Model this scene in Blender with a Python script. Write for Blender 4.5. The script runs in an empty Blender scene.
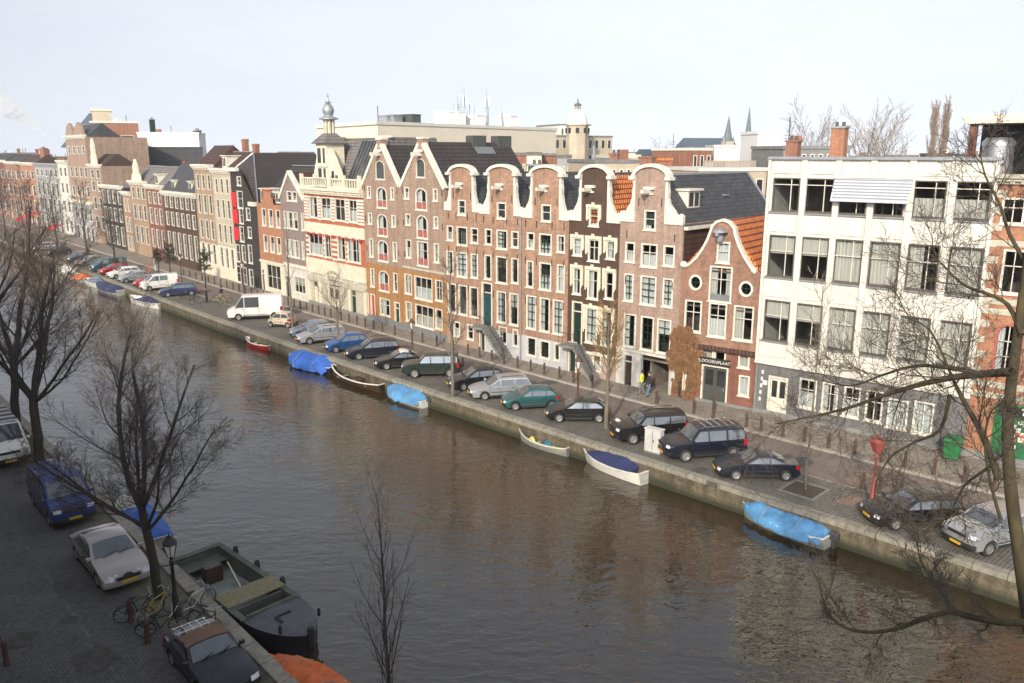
import bpy, bmesh, math, random
from mathutils import Vector, Matrix, noise as mnoise
from mathutils.geometry import tessellate_polygon
R = math.radians
rnd = random.Random(7)
scene = bpy.context.scene
COL = scene.collection

# ------------------------------------------------------------------ camera
FPX, CX, CY, YH, CAMH = 819.0, 512.0, 341.5, 153.0, 16.5
PITCH = math.atan((CY - YH) / FPX)
cam_d = bpy.data.cameras.new('camera')
cam_d.sensor_width = 36.0
cam_d.lens = FPX * 36.0 / 1024.0
cam_d.clip_end = 6000.0
cam_d.clip_start = 0.1
cam = bpy.data.objects.new('camera', cam_d)
COL.objects.link(cam)
cam.location = (0, 0, CAMH)
cam.rotation_euler = (R(90) - PITCH, 0, 0)
scene.camera = cam

# ------------------------------------------------------------------ sky and sun
SUN_AZ, SUN_EL = R(197), R(25)
world = bpy.data.worlds.new('World')
scene.world = world
world.use_nodes = True
wn = world.node_tree
wn.nodes.clear()
w_out = wn.nodes.new('ShaderNodeOutputWorld')
w_bg = wn.nodes.new('ShaderNodeBackground')
w_sky = wn.nodes.new('ShaderNodeTexSky')
w_sky.sky_type = 'NISHITA'
w_sky.sun_disc = False
w_sky.sun_elevation = SUN_EL
w_sky.sun_rotation = SUN_AZ
w_sky.altitude = 0
w_sky.air_density = 1.0
w_sky.dust_density = 1.5
w_sky.ozone_density = 1.5
w_bw = wn.nodes.new('ShaderNodeRGBToBW')
w_mul = wn.nodes.new('ShaderNodeMix'); w_mul.data_type = 'RGBA'; w_mul.blend_type = 'MULTIPLY'
w_mul.inputs[0].default_value = 1.0
w_mul.inputs[7].default_value = (0.98, 1.0, 1.07, 1)
w_mix = wn.nodes.new('ShaderNodeMix'); w_mix.data_type = 'RGBA'
w_mix.inputs[0].default_value = 0.86
wn.links.new(w_sky.outputs[0], w_bw.inputs[0])
wn.links.new(w_bw.outputs[0], w_mul.inputs[6])
wn.links.new(w_sky.outputs[0], w_mix.inputs[6])
wn.links.new(w_mul.outputs[2], w_mix.inputs[7])
wn.links.new(w_bg.outputs[0], w_out.inputs[0])
w_bg.inputs[1].default_value = 0.15
# the haze keeps the sky near the horizon as bright as higher up: look the sky up a little above the real direction
w_tc = wn.nodes.new('ShaderNodeTexCoord'); w_sep = wn.nodes.new('ShaderNodeSeparateXYZ'); w_com = wn.nodes.new('ShaderNodeCombineXYZ')
w_abs = wn.nodes.new('ShaderNodeMath'); w_abs.operation = 'ABSOLUTE'
w_ma = wn.nodes.new('ShaderNodeMath'); w_ma.operation = 'MULTIPLY_ADD'; w_ma.inputs[1].default_value = 0.4; w_ma.inputs[2].default_value = 0.2
w_nrm = wn.nodes.new('ShaderNodeVectorMath'); w_nrm.operation = 'NORMALIZE'
wn.links.new(w_tc.outputs['Generated'], w_sep.inputs[0]); wn.links.new(w_sep.outputs[2], w_abs.inputs[0]); wn.links.new(w_abs.outputs[0], w_ma.inputs[0])
wn.links.new(w_sep.outputs[0], w_com.inputs[0]); wn.links.new(w_sep.outputs[1], w_com.inputs[1]); wn.links.new(w_ma.outputs[0], w_com.inputs[2])
wn.links.new(w_com.outputs[0], w_nrm.inputs[0]); wn.links.new(w_nrm.outputs[0], w_sky.inputs[0])
# faint bands of thin high cloud
w_nz = wn.nodes.new('ShaderNodeTexNoise'); w_nz.inputs['Scale'].default_value = 2.2; w_nz.inputs['Detail'].default_value = 7; w_nz.inputs['Roughness'].default_value = .6
w_mp = wn.nodes.new('ShaderNodeMapping'); w_mp.inputs['Scale'].default_value = (1, 1, 3.2); w_cr = wn.nodes.new('ShaderNodeMapRange')
w_cr.inputs[1].default_value = .4; w_cr.inputs[2].default_value = .68; w_cr.inputs[3].default_value = 0; w_cr.inputs[4].default_value = .55
w_cl = wn.nodes.new('ShaderNodeMix'); w_cl.data_type = 'RGBA'; w_wh = wn.nodes.new('ShaderNodeVectorMath'); w_wh.operation = 'MULTIPLY'; w_wh.inputs[1].default_value = (1.17, 1.14, 1.07)
wn.links.new(w_tc.outputs['Generated'], w_mp.inputs[0]); wn.links.new(w_mp.outputs[0], w_nz.inputs['Vector']); wn.links.new(w_nz.outputs['Fac'], w_cr.inputs[0]); wn.links.new(w_cr.outputs[0], w_cl.inputs[0])
wn.links.new(w_mix.outputs[2], w_cl.inputs[6]); wn.links.new(w_mix.outputs[2], w_wh.inputs[0]); wn.links.new(w_wh.outputs[0], w_cl.inputs[7]); wn.links.new(w_cl.outputs[2], w_bg.inputs[0])
to_sun = Vector((math.sin(SUN_AZ) * math.cos(SUN_EL), math.cos(SUN_AZ) * math.cos(SUN_EL), math.sin(SUN_EL)))
sun_d = bpy.data.lights.new('sun', 'SUN')
sun_d.energy = 2.75
sun_d.angle = R(1.5)
sun_d.color = (1.0, 0.87, 0.67)
sun = bpy.data.objects.new('sun', sun_d)
COL.objects.link(sun)
sun.rotation_euler = to_sun.to_track_quat('Z', 'Y').to_euler()
sun.location = (-60, -20, 60)
vs = scene.view_settings
vs.view_transform = 'Standard'
vs.look = 'None'
vs.gamma = 1.0
vs.use_curve_mapping = False
vs.exposure = 0.86

# ------------------------------------------------------------------ survey: pixels of the photograph to places on the ground or on a facade
CP, SP = math.cos(PITCH), math.sin(PITCH)
def ray(u, v):
    x = u - CX; y = -(v - CY)
    return (x, FPX * CP + y * SP, -FPX * SP + y * CP)
def G(u, v, z=0.0):
    r = ray(u, v); t = (z - CAMH) / r[2]
    return Vector((r[0] * t, r[1] * t, z))
def at_dist(u, v, d):
    r = ray(u, v); t = d / math.hypot(r[0], r[1])
    return Vector((r[0] * t, r[1] * t, CAMH + r[2] * t))
def column_on(u, v, a, b):
    r = ray(u, v)
    dx, dy = b[0] - a[0], b[1] - a[1]
    t = (a[0] * dy - a[1] * dx) / (r[0] * dy - r[1] * dx)
    return Vector((r[0] * t, r[1] * t, CAMH + r[2] * t))

# ------------------------------------------------------------------ materials
MATS = {}
def _new(name):
    m = bpy.data.materials.new(name); m.use_nodes = True
    return m, m.node_tree, m.node_tree.nodes['Principled BSDF']
def mat(name, col, rough=0.7, var=0.12, scale=3.0, metal=0.0, bump=0.0, spec=0.5, coat=0.0, bscale=None, stretch=(1, 1, 1), col2=None, ramp=(0.4, 0.6), detail=6):
    if name in MATS: return MATS[name]
    m, nt, b = _new(name)
    b.inputs['Roughness'].default_value = rough
    b.inputs['Metallic'].default_value = metal
    b.inputs['Specular IOR Level'].default_value = spec
    b.inputs['Coat Weight'].default_value = coat
    b.inputs['Coat Roughness'].default_value = 0.06
    tc = nt.nodes.new('ShaderNodeTexCoord')
    mp = nt.nodes.new('ShaderNodeMapping'); mp.inputs['Scale'].default_value = stretch
    nt.links.new(tc.outputs['Object'], mp.inputs[0])
    nz = nt.nodes.new('ShaderNodeTexNoise')
    nz.inputs['Scale'].default_value = scale; nz.inputs['Detail'].default_value = detail; nz.inputs['Roughness'].default_value = 0.65
    nt.links.new(mp.outputs[0], nz.inputs['Vector'])
    cr = nt.nodes.new('ShaderNodeValToRGB')
    lo = tuple(max(0, c * (1 - var * 1.6)) for c in col); hi = tuple(min(1, c * (1 + var * 1.3)) for c in (col2 or col))
    if col2: lo = col
    cr.color_ramp.elements[0].position = ramp[0] - 0.12; cr.color_ramp.elements[0].color = (*lo, 1)
    cr.color_ramp.elements[1].position = ramp[1] + 0.12; cr.color_ramp.elements[1].color = (*hi, 1)
    nt.links.new(nz.outputs['Fac'], cr.inputs[0])
    nt.links.new(cr.outputs[0], b.inputs['Base Color'])
    if bump > 0:
        bp = nt.nodes.new('ShaderNodeBump'); bp.inputs['Strength'].default_value = bump; bp.inputs['Distance'].default_value = 0.03
        if bscale:
            n2 = nt.nodes.new('ShaderNodeTexNoise'); n2.inputs['Scale'].default_value = bscale; n2.inputs['Detail'].default_value = 4
            nt.links.new(mp.outputs[0], n2.inputs['Vector']); nt.links.new(n2.outputs['Fac'], bp.inputs['Height'])
        else:
            nt.links.new(nz.outputs['Fac'], bp.inputs['Height'])
        nt.links.new(bp.outputs[0], b.inputs['Normal'])
    MATS[name] = m
    return m
def brick(name, c1, c2, mortar, bw=0.42, bh=0.13, var=0.3, rough=0.85, msize=0.012, plane='wall', bump=0.3, angle=0.0, streak=0.3, algae=None):
    """courses of brick, tile or paving: wall = along the facade, ground = seen from above"""
    if name in MATS: return MATS[name]
    m, nt, b = _new(name)
    b.inputs['Roughness'].default_value = rough
    tc = nt.nodes.new('ShaderNodeTexCoord')
    sx = nt.nodes.new('ShaderNodeSeparateXYZ'); nt.links.new(tc.outputs['Object'], sx.inputs[0])
    cx = nt.nodes.new('ShaderNodeCombineXYZ')
    if plane == 'wall':
        ad = nt.nodes.new('ShaderNodeMath'); ad.operation = 'ADD'
        nt.links.new(sx.outputs[0], ad.inputs[0]); nt.links.new(sx.outputs[1], ad.inputs[1])
        nt.links.new(ad.outputs[0], cx.inputs[0]); nt.links.new(sx.outputs[2], cx.inputs[1])
    else:
        nt.links.new(sx.outputs[0], cx.inputs[0]); nt.links.new(sx.outputs[1], cx.inputs[1])
    mp = nt.nodes.new('ShaderNodeMapping'); mp.inputs['Rotation'].default_value = (0, 0, angle)
    nt.links.new(cx.outputs[0], mp.inputs[0])
    bt = nt.nodes.new('ShaderNodeTexBrick')
    bt.inputs['Color1'].default_value = (*c1, 1); bt.inputs['Color2'].default_value = (*c2, 1); bt.inputs['Mortar'].default_value = (*mortar, 1)
    bt.inputs['Scale'].default_value = 1.0; bt.inputs['Brick Width'].default_value = bw; bt.inputs['Row Height'].default_value = bh
    bt.inputs['Mortar Size'].default_value = msize; bt.inputs['Bias'].default_value = -0.1
    nt.links.new(mp.outputs[0], bt.inputs['Vector'])
    nz = nt.nodes.new('ShaderNodeTexNoise'); nz.inputs['Scale'].default_value = 0.7; nz.inputs['Detail'].default_value = 8; nz.inputs['Roughness'].default_value = 0.7
    nt.links.new(tc.outputs['Object'], nz.inputs['Vector'])
    n2 = nt.nodes.new('ShaderNodeTexNoise'); n2.inputs['Scale'].default_value = 5.0; n2.inputs['Detail'].default_value = 3
    nt.links.new(tc.outputs['Object'], n2.inputs['Vector'])
    av = nt.nodes.new('ShaderNodeMath'); av.operation = 'MULTIPLY_ADD'; av.inputs[1].default_value = 0.5
    nt.links.new(n2.outputs['Fac'], av.inputs[0])
    hf = nt.nodes.new('ShaderNodeMath'); hf.operation = 'MULTIPLY'; hf.inputs[1].default_value = 0.5
    nt.links.new(nz.outputs['Fac'], hf.inputs[0]); nt.links.new(hf.outputs[0], av.inputs[2])
    mr = nt.nodes.new('ShaderNodeMapRange'); mr.inputs[1].default_value = 0.34; mr.inputs[2].default_value = 0.66
    mr.inputs[3].default_value = 1 - var; mr.inputs[4].default_value = 1 + var * 0.8
    nt.links.new(av.outputs[0], mr.inputs[0])
    mx = nt.nodes.new('ShaderNodeMix'); mx.data_type = 'RGBA'; mx.blend_type = 'MULTIPLY'; mx.inputs[0].default_value = 1
    cb = nt.nodes.new('ShaderNodeCombineXYZ')
    for i in range(3): nt.links.new(mr.outputs[0], cb.inputs[i])
    nt.links.new(bt.outputs['Color'], mx.inputs[6]); nt.links.new(cb.outputs[0], mx.inputs[7])
    col = mx.outputs[2]
    if plane == 'wall' and streak:
        # soot and rain streaks running down the wall
        m3 = nt.nodes.new('ShaderNodeMapping'); m3.inputs['Scale'].default_value = (1.6, 1.6, .14); nt.links.new(tc.outputs['Object'], m3.inputs[0])
        n3 = nt.nodes.new('ShaderNodeTexNoise'); n3.inputs['Scale'].default_value = 1.3; n3.inputs['Detail'].default_value = 6; n3.inputs['Roughness'].default_value = .7; nt.links.new(m3.outputs[0], n3.inputs['Vector'])
        r3 = nt.nodes.new('ShaderNodeMapRange'); r3.inputs[1].default_value = .42; r3.inputs[2].default_value = .68; r3.inputs[3].default_value = 1; r3.inputs[4].default_value = 1 - streak; nt.links.new(n3.outputs['Fac'], r3.inputs[0])
        c3 = nt.nodes.new('ShaderNodeCombineXYZ')
        for i in range(3): nt.links.new(r3.outputs[0], c3.inputs[i])
        x3 = nt.nodes.new('ShaderNodeMix'); x3.data_type = 'RGBA'; x3.blend_type = 'MULTIPLY'; x3.inputs[0].default_value = 1
        nt.links.new(col, x3.inputs[6]); nt.links.new(c3.outputs[0], x3.inputs[7]); col = x3.outputs[2]
    if algae is not None:
        # green weed and wet stain on the masonry just above the water
        r4 = nt.nodes.new('ShaderNodeMapRange'); r4.inputs[1].default_value = algae; r4.inputs[2].default_value = algae + .35
        s4 = nt.nodes.new('ShaderNodeMath'); s4.operation = 'MULTIPLY_ADD'; s4.inputs[1].default_value = .5; nt.links.new(nz.outputs['Fac'], s4.inputs[0]); nt.links.new(sx.outputs[2], s4.inputs[2])
        nt.links.new(s4.outputs[0], r4.inputs[0]); x4 = nt.nodes.new('ShaderNodeMix'); x4.data_type = 'RGBA'; x4.inputs[6].default_value = (.030, .034, .018, 1)
        nt.links.new(r4.outputs[0], x4.inputs[0]); nt.links.new(col, x4.inputs[7]); col = x4.outputs[2]
    nt.links.new(col, b.inputs['Base Color'])
    if bump:
        bp = nt.nodes.new('ShaderNodeBump'); bp.inputs['Strength'].default_value = bump; bp.inputs['Distance'].default_value = 0.03; bp.invert = True
        nt.links.new(bt.outputs['Fac'], bp.inputs['Height']); nt.links.new(bp.outputs[0], b.inputs['Normal'])
    MATS[name] = m
    return m
def glass_mat(name, tint=(0.72, 0.76, 0.78), rough=0.015, k=1.0):
    m = bpy.data.materials.new(name); m.use_nodes = True
    nt = m.node_tree; nt.nodes.clear()
    o = nt.nodes.new('ShaderNodeOutputMaterial'); mx = nt.nodes.new('ShaderNodeMixShader')
    tr = nt.nodes.new('ShaderNodeBsdfTransparent'); gl = nt.nodes.new('ShaderNodeBsdfGlossy'); fr = nt.nodes.new('ShaderNodeLayerWeight')
    tr.inputs[0].default_value = (*tint, 1); gl.inputs['Roughness'].default_value = rough
    fr.inputs[0].default_value = 0.5
    pw = nt.nodes.new('ShaderNodeMath'); pw.operation = 'POWER'; pw.inputs[1].default_value = 3.5
    ad = nt.nodes.new('ShaderNodeMath'); ad.operation = 'MULTIPLY_ADD'; ad.inputs[1].default_value = .85 * k; ad.inputs[2].default_value = 0.05
    nt.links.new(fr.outputs['Facing'], pw.inputs[0]); nt.links.new(pw.outputs[0], ad.inputs[0]); nt.links.new(ad.outputs[0], mx.inputs[0])
    nt.links.new(tr.outputs[0], mx.inputs[1]); nt.links.new(gl.outputs[0], mx.inputs[2]); nt.links.new(mx.outputs[0], o.inputs[0])
    MATS[name] = m
    return m
M = lambda n: MATS[n]
glass_mat('window_glass')
mat('dark_glass', (0.012, 0.015, 0.018), 0.06, 0.2, 0.4, spec=0.8)
mat('dim_glass', (0.03, 0.032, 0.034), 0.08, 0.9, 0.25, spec=0.7)
mat('car_glass', (0.20, 0.22, 0.24), 0.04, 0.1, metal=.65, spec=1.0)
mat('white_paint', (0.60, 0.575, 0.50), 0.55, 0.12, 1.6)
mat('cream_paint', (0.60, 0.56, 0.44), 0.6, 0.12, 1.6)
mat('cream_stone', (0.42, 0.395, 0.32), 0.7, 0.12, 2.5, bump=0.2)
mat('grey_stone', (0.19, 0.19, 0.185), 0.75, 0.15, 2.0, bump=0.2)
mat('blue_stone', (0.16, 0.17, 0.18), 0.6, 0.15, 2.0)
mat('white_plaster', (0.50, 0.485, 0.44), 0.75, 0.14, .9)
mat('pale_plaster', (0.40, 0.41, 0.425), 0.75, 0.12, 1.5)
mat('black_iron', (0.018, 0.018, 0.018), 0.45, 0.2, 6)
mat('dark_green_paint', (0.012, 0.03, 0.024), 0.35, 0.1)
mat('teal_paint', (0.018, 0.06, 0.065), 0.35, 0.1)
mat('red_paint', (0.42, 0.045, 0.035), 0.45, 0.12)
mat('shutter_red', (0.55, 0.02, 0.03), 0.45, 0.06)
mat('dull_red_paint', (0.35, 0.10, 0.085), 0.6, 0.15)
mat('shutter_grey', (0.06, 0.065, 0.06), 0.5, 0.12)
mat('brown_blind', (0.10, 0.07, 0.055), 0.7, 0.1, 8)
mat('dark_wood', (0.05, 0.033, 0.022), 0.6, 0.2, 6, stretch=(1, 1, .2))
mat('bronze_frame', (0.10, 0.085, 0.07), 0.5, 0.1)
mat('curtain_cloth', (0.62, 0.58, 0.50), 0.9, 0.25, 9, stretch=(3, 1, .05))
mat('white_curtain', (0.70, 0.70, 0.67), 0.9, 0.18, 9, stretch=(3, 1, .05))
mat('room_wall', (0.55, 0.50, 0.42), 0.9, 0.35, 0.6)
mat('room_dark', (0.16, 0.14, 0.115), 0.9, 0.45, 0.8)
mat('zinc', (0.30, 0.32, 0.34), 0.45, 0.15, 2, metal=0.4)
mat('roof_felt', (0.17, 0.17, 0.18), 0.9, 0.2, 1.0)
brick('slate', (0.050, 0.053, 0.060), (0.075, 0.078, 0.085), (0.022, 0.023, 0.026), 0.34, 0.26, 0.25, 0.6, 0.02, bump=0.5)
brick('dark_tile', (0.055, 0.045, 0.043), (0.080, 0.066, 0.062), (0.018, 0.016, 0.016), 0.28, 0.33, 0.25, 0.6, 0.05, bump=0.8)
brick('orange_tile', (0.78, 0.26, 0.065), (0.68, 0.21, 0.05), (0.16, 0.035, 0.012), 0.26, 0.34, 0.25, 0.65, 0.045, bump=0.8)
brick('brown_tile', (0.105, 0.052, 0.036), (0.085, 0.043, 0.032), (0.03, 0.016, 0.012), 0.26, 0.34, 0.25, 0.7, 0.045, bump=0.8)
brick('grey_tile', (0.19, 0.175, 0.165), (0.225, 0.205, 0.195), (0.09, 0.082, 0.078), 0.28, 0.33, 0.25, 0.7, 0.04, bump=0.7)

# ------------------------------------------------------------------ mesh building
class MB:
    def __init__(s): s.v = []; s.f = []; s.mi = []; s.m = 0
    def add(s, vs_, fs_):
        k = len(s.v); s.v += [tuple(p) for p in vs_]
        for f in fs_: s.f.append(tuple(i + k for i in f)); s.mi.append(s.m)
        return s
    def quad(s, a, b, c, d): return s.add([a, b, c, d], [(0, 1, 2, 3)])
    def box(s, x0, x1, y0, y1, z0, z1):
        return s.add([(x0, y0, z0), (x1, y0, z0), (x1, y1, z0), (x0, y1, z0), (x0, y0, z1), (x1, y0, z1), (x1, y1, z1), (x0, y1, z1)],
                     [(0, 3, 2, 1), (4, 5, 6, 7), (0, 1, 5, 4), (1, 2, 6, 5), (2, 3, 7, 6), (3, 0, 4, 7)])
    def bar(s, a, b, w, h=None):
        a, b = Vector(a), Vector(b); h = h or w
        d = (b - a).normalized(); up = Vector((0, 0, 1)) if abs(d.z) < .95 else Vector((1, 0, 0))
        sd = d.cross(up).normalized() * w / 2; u = sd.cross(d).normalized() * h / 2
        P = [a - sd - u, a + sd - u, a + sd + u, a - sd + u, b - sd - u, b + sd - u, b + sd + u, b - sd + u]
        return s.add(P, [(0, 1, 2, 3), (7, 6, 5, 4), (0, 4, 5, 1), (1, 5, 6, 2), (2, 6, 7, 3), (3, 7, 4, 0)])
    def tube(s, pts, rad, n=8, caps=True):
        pts = [Vector(p) for p in pts]
        if not isinstance(rad, (list, tuple)): rad = [rad] * len(pts)
        k0 = len(s.v); ref = None
        for i, p in enumerate(pts):
            d = (pts[min(i + 1, len(pts) - 1)] - pts[max(i - 1, 0)]).normalized()
            if ref is None: ref = Vector((1, 0, 0)) if abs(d.x) < .8 else Vector((0, 1, 0))
            a = (ref - d * ref.dot(d)).normalized(); b = d.cross(a); ref = a
            for j in range(n):
                t = 2 * math.pi * j / n
                s.v.append(tuple(p + (a * math.cos(t) + b * math.sin(t)) * rad[i]))
        for i in range(len(pts) - 1):
            for j in range(n):
                A = k0 + i * n + j; B = k0 + i * n + (j + 1) % n
                s.f.append((A, B, B + n, A + n)); s.mi.append(s.m)
        if caps:
            s.f.append(tuple(k0 + j for j in reversed(range(n)))); s.mi.append(s.m)
            s.f.append(tuple(k0 + (len(pts) - 1) * n + j for j in range(n))); s.mi.append(s.m)
        return s
    def lathe(s, prof, n=12, c=(0, 0, 0), sx=1, sy=1, cap=True):
        k0 = len(s.v)
        for r, z in prof:
            for j in range(n):
                t = 2 * math.pi * (j + .5) / n
                s.v.append((c[0] + r * math.cos(t) * sx, c[1] + r * math.sin(t) * sy, c[2] + z))
        for i in range(len(prof) - 1):
            for j in range(n):
                A = k0 + i * n + j; B = k0 + i * n + (j + 1) % n
                s.f.append((A, B, B + n, A + n)); s.mi.append(s.m)
        if not cap: return s
        s.f.append(tuple(k0 + j for j in reversed(range(n)))); s.mi.append(s.m)
        s.f.append(tuple(k0 + (len(prof) - 1) * n + j for j in range(n))); s.mi.append(s.m)
        return s
    def poly_xz(s, outer, holes=(), y=0.0):
        loops = [[Vector((p[0], p[1], 0)) for p in outer]] + [[Vector((p[0], p[1], 0)) for p in h] for h in holes]
        flat = [p for l in loops for p in l]
        tr = tessellate_polygon(loops)
        fs = []
        for t in tr:
            a, b, c = (flat[i] for i in t)
            ar = (b - a).cross(c - a).z
            if abs(ar) < 1e-9: continue
            fs.append(tuple(t) if ar > 0 else (t[0], t[2], t[1]))   # faces -y
        return s.add([(p.x, y, p.y) for p in flat], fs)
    def prism_xz(s, pts, y0, y1):
        """outline (counter-clockwise in x,z) given a thickness from y0 (front) to y1"""
        n = len(pts)
        s.poly_xz(pts, (), y0)
        k = len(s.v)
        ar = sum(pts[i][0] * pts[(i + 1) % n][1] - pts[(i + 1) % n][0] * pts[i][1] for i in range(n))
        q = pts if ar > 0 else pts[::-1]
        s.add([(p[0], y0, p[1]) for p in q] + [(p[0], y1, p[1]) for p in q], [(i, i + n, (i + 1) % n + n, (i + 1) % n) for i in range(n)])
        m2 = MB(); m2.poly_xz(pts, (), y1)
        s.add(m2.v, [f[::-1] for f in m2.f])
        return s
    def loft(s, rings, closed=True, cap=True):
        n = len(rings[0]); k0 = len(s.v)
        for r in rings: s.v += [tuple(p) for p in r]
        for i in range(len(rings) - 1):
            for j in range(n if closed else n - 1):
                A = k0 + i * n + j; B = k0 + i * n + (j + 1) % n
                s.f.append((A, B, B + n, A + n)); s.mi.append(s.m)
        if cap and closed:
            s.f.append(tuple(k0 + j for j in reversed(range(n)))); s.mi.append(s.m)
            s.f.append(tuple(k0 + (len(rings) - 1) * n + j for j in range(n))); s.mi.append(s.m)
        return s
    def mesh(s, name, mats, smooth=None):
        me = bpy.data.meshes.new(name)
        me.from_pydata(s.v, [], s.f)
        if not isinstance(mats, (list, tuple)): mats = [mats]
        for m_ in mats: me.materials.append(MATS[m_] if isinstance(m_, str) else m_)
        if any(s.mi): me.polygons.foreach_set('material_index', s.mi)
        if smooth is not None:
            me.polygons.foreach_set('use_smooth', [True] * len(me.polygons))
            me.set_sharp_from_angle(angle=R(smooth))
        me.update()
        return me
    def build(s, name, mats, parent=None, smooth=None, loc=None, fix=False, bevel=0):
        me = s.mesh(name, mats, smooth)
        if fix:
            bm = bmesh.new(); bm.from_mesh(me); bmesh.ops.remove_doubles(bm, verts=bm.verts, dist=1e-5)
            bmesh.ops.recalc_face_normals(bm, faces=bm.faces); bm.to_mesh(me); bm.free()
            if smooth is not None: me.set_sharp_from_angle(angle=R(smooth))
        o = link(name, me, parent, loc)
        if bevel:
            bv = o.modifiers.new('bevel', 'BEVEL'); bv.width = bevel; bv.segments = 2; bv.limit_method = 'ANGLE'; bv.angle_limit = R(40)
        return o
def link(name, me, parent=None, loc=None):
    o = bpy.data.objects.new(name, me); COL.objects.link(o)
    if parent: o.parent = parent
    if loc is not None: o.location = loc
    return o
def tag(o, label=None, cat=None, group=None, kind=None):
    if label: o['label'] = label
    if cat: o['category'] = cat
    if group: o['group'] = group
    if kind: o['kind'] = kind
    return o
def thing(name, label, cat, loc=(0, 0, 0), rz=0.0, group=None):
    o = bpy.data.objects.new(name, None); COL.objects.link(o)
    o.location = loc; o.rotation_euler = (0, 0, rz); o.empty_display_size = 0.3
    return tag(o, label, cat, group)
def each(name, m, parent, boxes):
    """one part per box (x0, x1, y0, y1, z0, z1)"""
    for q in boxes: MB().box(*q).build(name, m, parent)
def copy_tree(o, parent=None):
    c = o.copy(); COL.objects.link(c); c.parent = parent
    for ch in list(o.children): copy_tree(ch, c)
    return c
# ------------------------------------------------------------------ ground, streets, canal
WATER_Z = -1.15
brick('street_brick', (0.19, 0.15, 0.13), (0.165, 0.132, 0.117), (0.11, 0.095, 0.085), 0.22, 0.11, 0.4, 0.8, 0.012, 'ground', 0.2, R(40))
brick('pavement_brick', (0.24, 0.21, 0.17), (0.205, 0.18, 0.15), (0.13, 0.115, 0.10), 0.3, 0.3, 0.38, 0.85, 0.014, 'ground', 0.2, R(45))
brick('cobble', (0.15, 0.14, 0.125), (0.19, 0.175, 0.155), (0.085, 0.08, 0.07), 0.2, 0.16, 0.42, 0.8, 0.03, 'ground', 0.4, R(-42))
brick('near_brick', (0.088, 0.086, 0.090), (0.11, 0.107, 0.11), (0.04, 0.04, 0.04), 0.24, 0.12, 0.45, 0.7, 0.014, 'ground', 0.2, R(-42))
brick('quay_brick', (0.16, 0.13, 0.085), (0.125, 0.105, 0.07), (0.075, 0.07, 0.055), 0.3, 0.1, 0.5, 0.85, 0.014, 'wall', 0.3, streak=.5, algae=-.72)
brick('coping_stone', (0.26, 0.245, 0.205), (0.21, 0.20, 0.165), (0.09, 0.085, 0.07), 1.3, 9.0, 0.4, 0.8, 0.02, 'ground', 0.2, R(42))
mat('kerb_stone', (0.30, 0.285, 0.25), 0.8, 0.15, 1.5)
mat('white_line', (0.62, 0.62, 0.60), 0.8, 0.2, 3)
mat('moss_strip', (0.075, 0.075, 0.05), 0.95, 0.35, 1.8, col2=(0.10, 0.095, 0.075))
mat('land', (0.12, 0.115, 0.105), 0.95, 0.2, 0.05)
mat('earth', (0.07, 0.055, 0.042), 0.95, 0.3, 6)

D_CANAL = Vector((-0.6691, 0.7431, 0))          # along the canal, away from the camera
N_FAR = Vector((0.7431, 0.6691, 0))             # across the canal, towards the far houses
# far quay edge and near quay edge, surveyed
def quay_pt(a):
    k = min(a, 95.0)
    return D_CANAL * a + N_FAR * (3.9105e-4 * k * k - 6.8857e-2 * k + 35.247 + (a - k) * .0054)
FQ = [quay_pt(a) for a in (520, 300, 180, 130, 110, 95, 85, 75, 67, 60, 53, 46, 40, 34, 28, 22, 16, 10, 4, -4, -14, -30, -60, -110)]
NQ = [G(47, 442), G(140, 535), G(200, 590), G(295, 683)]
NQ = [NQ[0] + (NQ[0] - NQ[3]).normalized() * 520, NQ[0], NQ[3], NQ[3] + (NQ[3] - NQ[0]).normalized() * 100]
def offset_line(L, d):
    out = []
    for i, p in enumerate(L):
        t = (L[min(i + 1, len(L) - 1)] - L[max(i - 1, 0)]).normalized()
        out.append(p + Vector((-t.y, t.x, 0)) * d)
    return out
def strip(name, L0, L1, z0, z1, m, kind='structure', z=None):
    b = MB(); n = len(L0)
    vs_ = [(p.x, p.y, z0) for p in L0] + [(p.x, p.y, z1) for p in L1]
    b.add(vs_, [(i, i + 1, i + 1 + n, i + n) for i in range(n - 1)])
    return tag(b.build(name, m, fix=False), kind=kind)
def wall_along(b, L, z0, z1, flip=False):
    n = len(L)
    b.add([(p.x, p.y, z0) for p in L] + [(p.x, p.y, z1) for p in L], [((i, i + n, i + 1 + n, i + 1) if flip else (i, i + 1, i + 1 + n, i + n)) for i in range(n - 1)])

# walking along FQ from far to near, the land lies to the left (+offset)
FSIGN = 1.0
t_ = (FQ[5] - FQ[4]); FSIGN = 1.0 if Vector((-t_.y, t_.x, 0)).dot(N_FAR) > 0 else -1.0
fq = lambda d: offset_line(FQ, FSIGN * d)
t_ = (NQ[2] - NQ[1]); NSIGN = 1.0 if Vector((-t_.y, t_.x, 0)).dot(N_FAR) < 0 else -1.0
nq = lambda d: offset_line(NQ, NSIGN * d)
# land sheets on both sides of the water, out to the horizon
far_edge = fq(0.4)
big = [p + N_FAR * 3500 for p in far_edge]
big[0] += D_CANAL * 3000; big[-1] -= D_CANAL * 3000
far_edge[0] += D_CANAL * 2500; far_edge[-1] -= D_CANAL * 2500
strip('ground', far_edge, big, -0.03, -0.03, 'land')
near_edge = nq(0.4)
bign = [p - N_FAR * 3000 for p in near_edge]
bign[0] += D_CANAL * 3000; bign[-1] -= D_CANAL * 3000
near_edge[0] += D_CANAL * 2500; near_edge[-1] -= D_CANAL * 2500
strip('ground', near_edge, bign, -0.03, -0.03, 'land')

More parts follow.
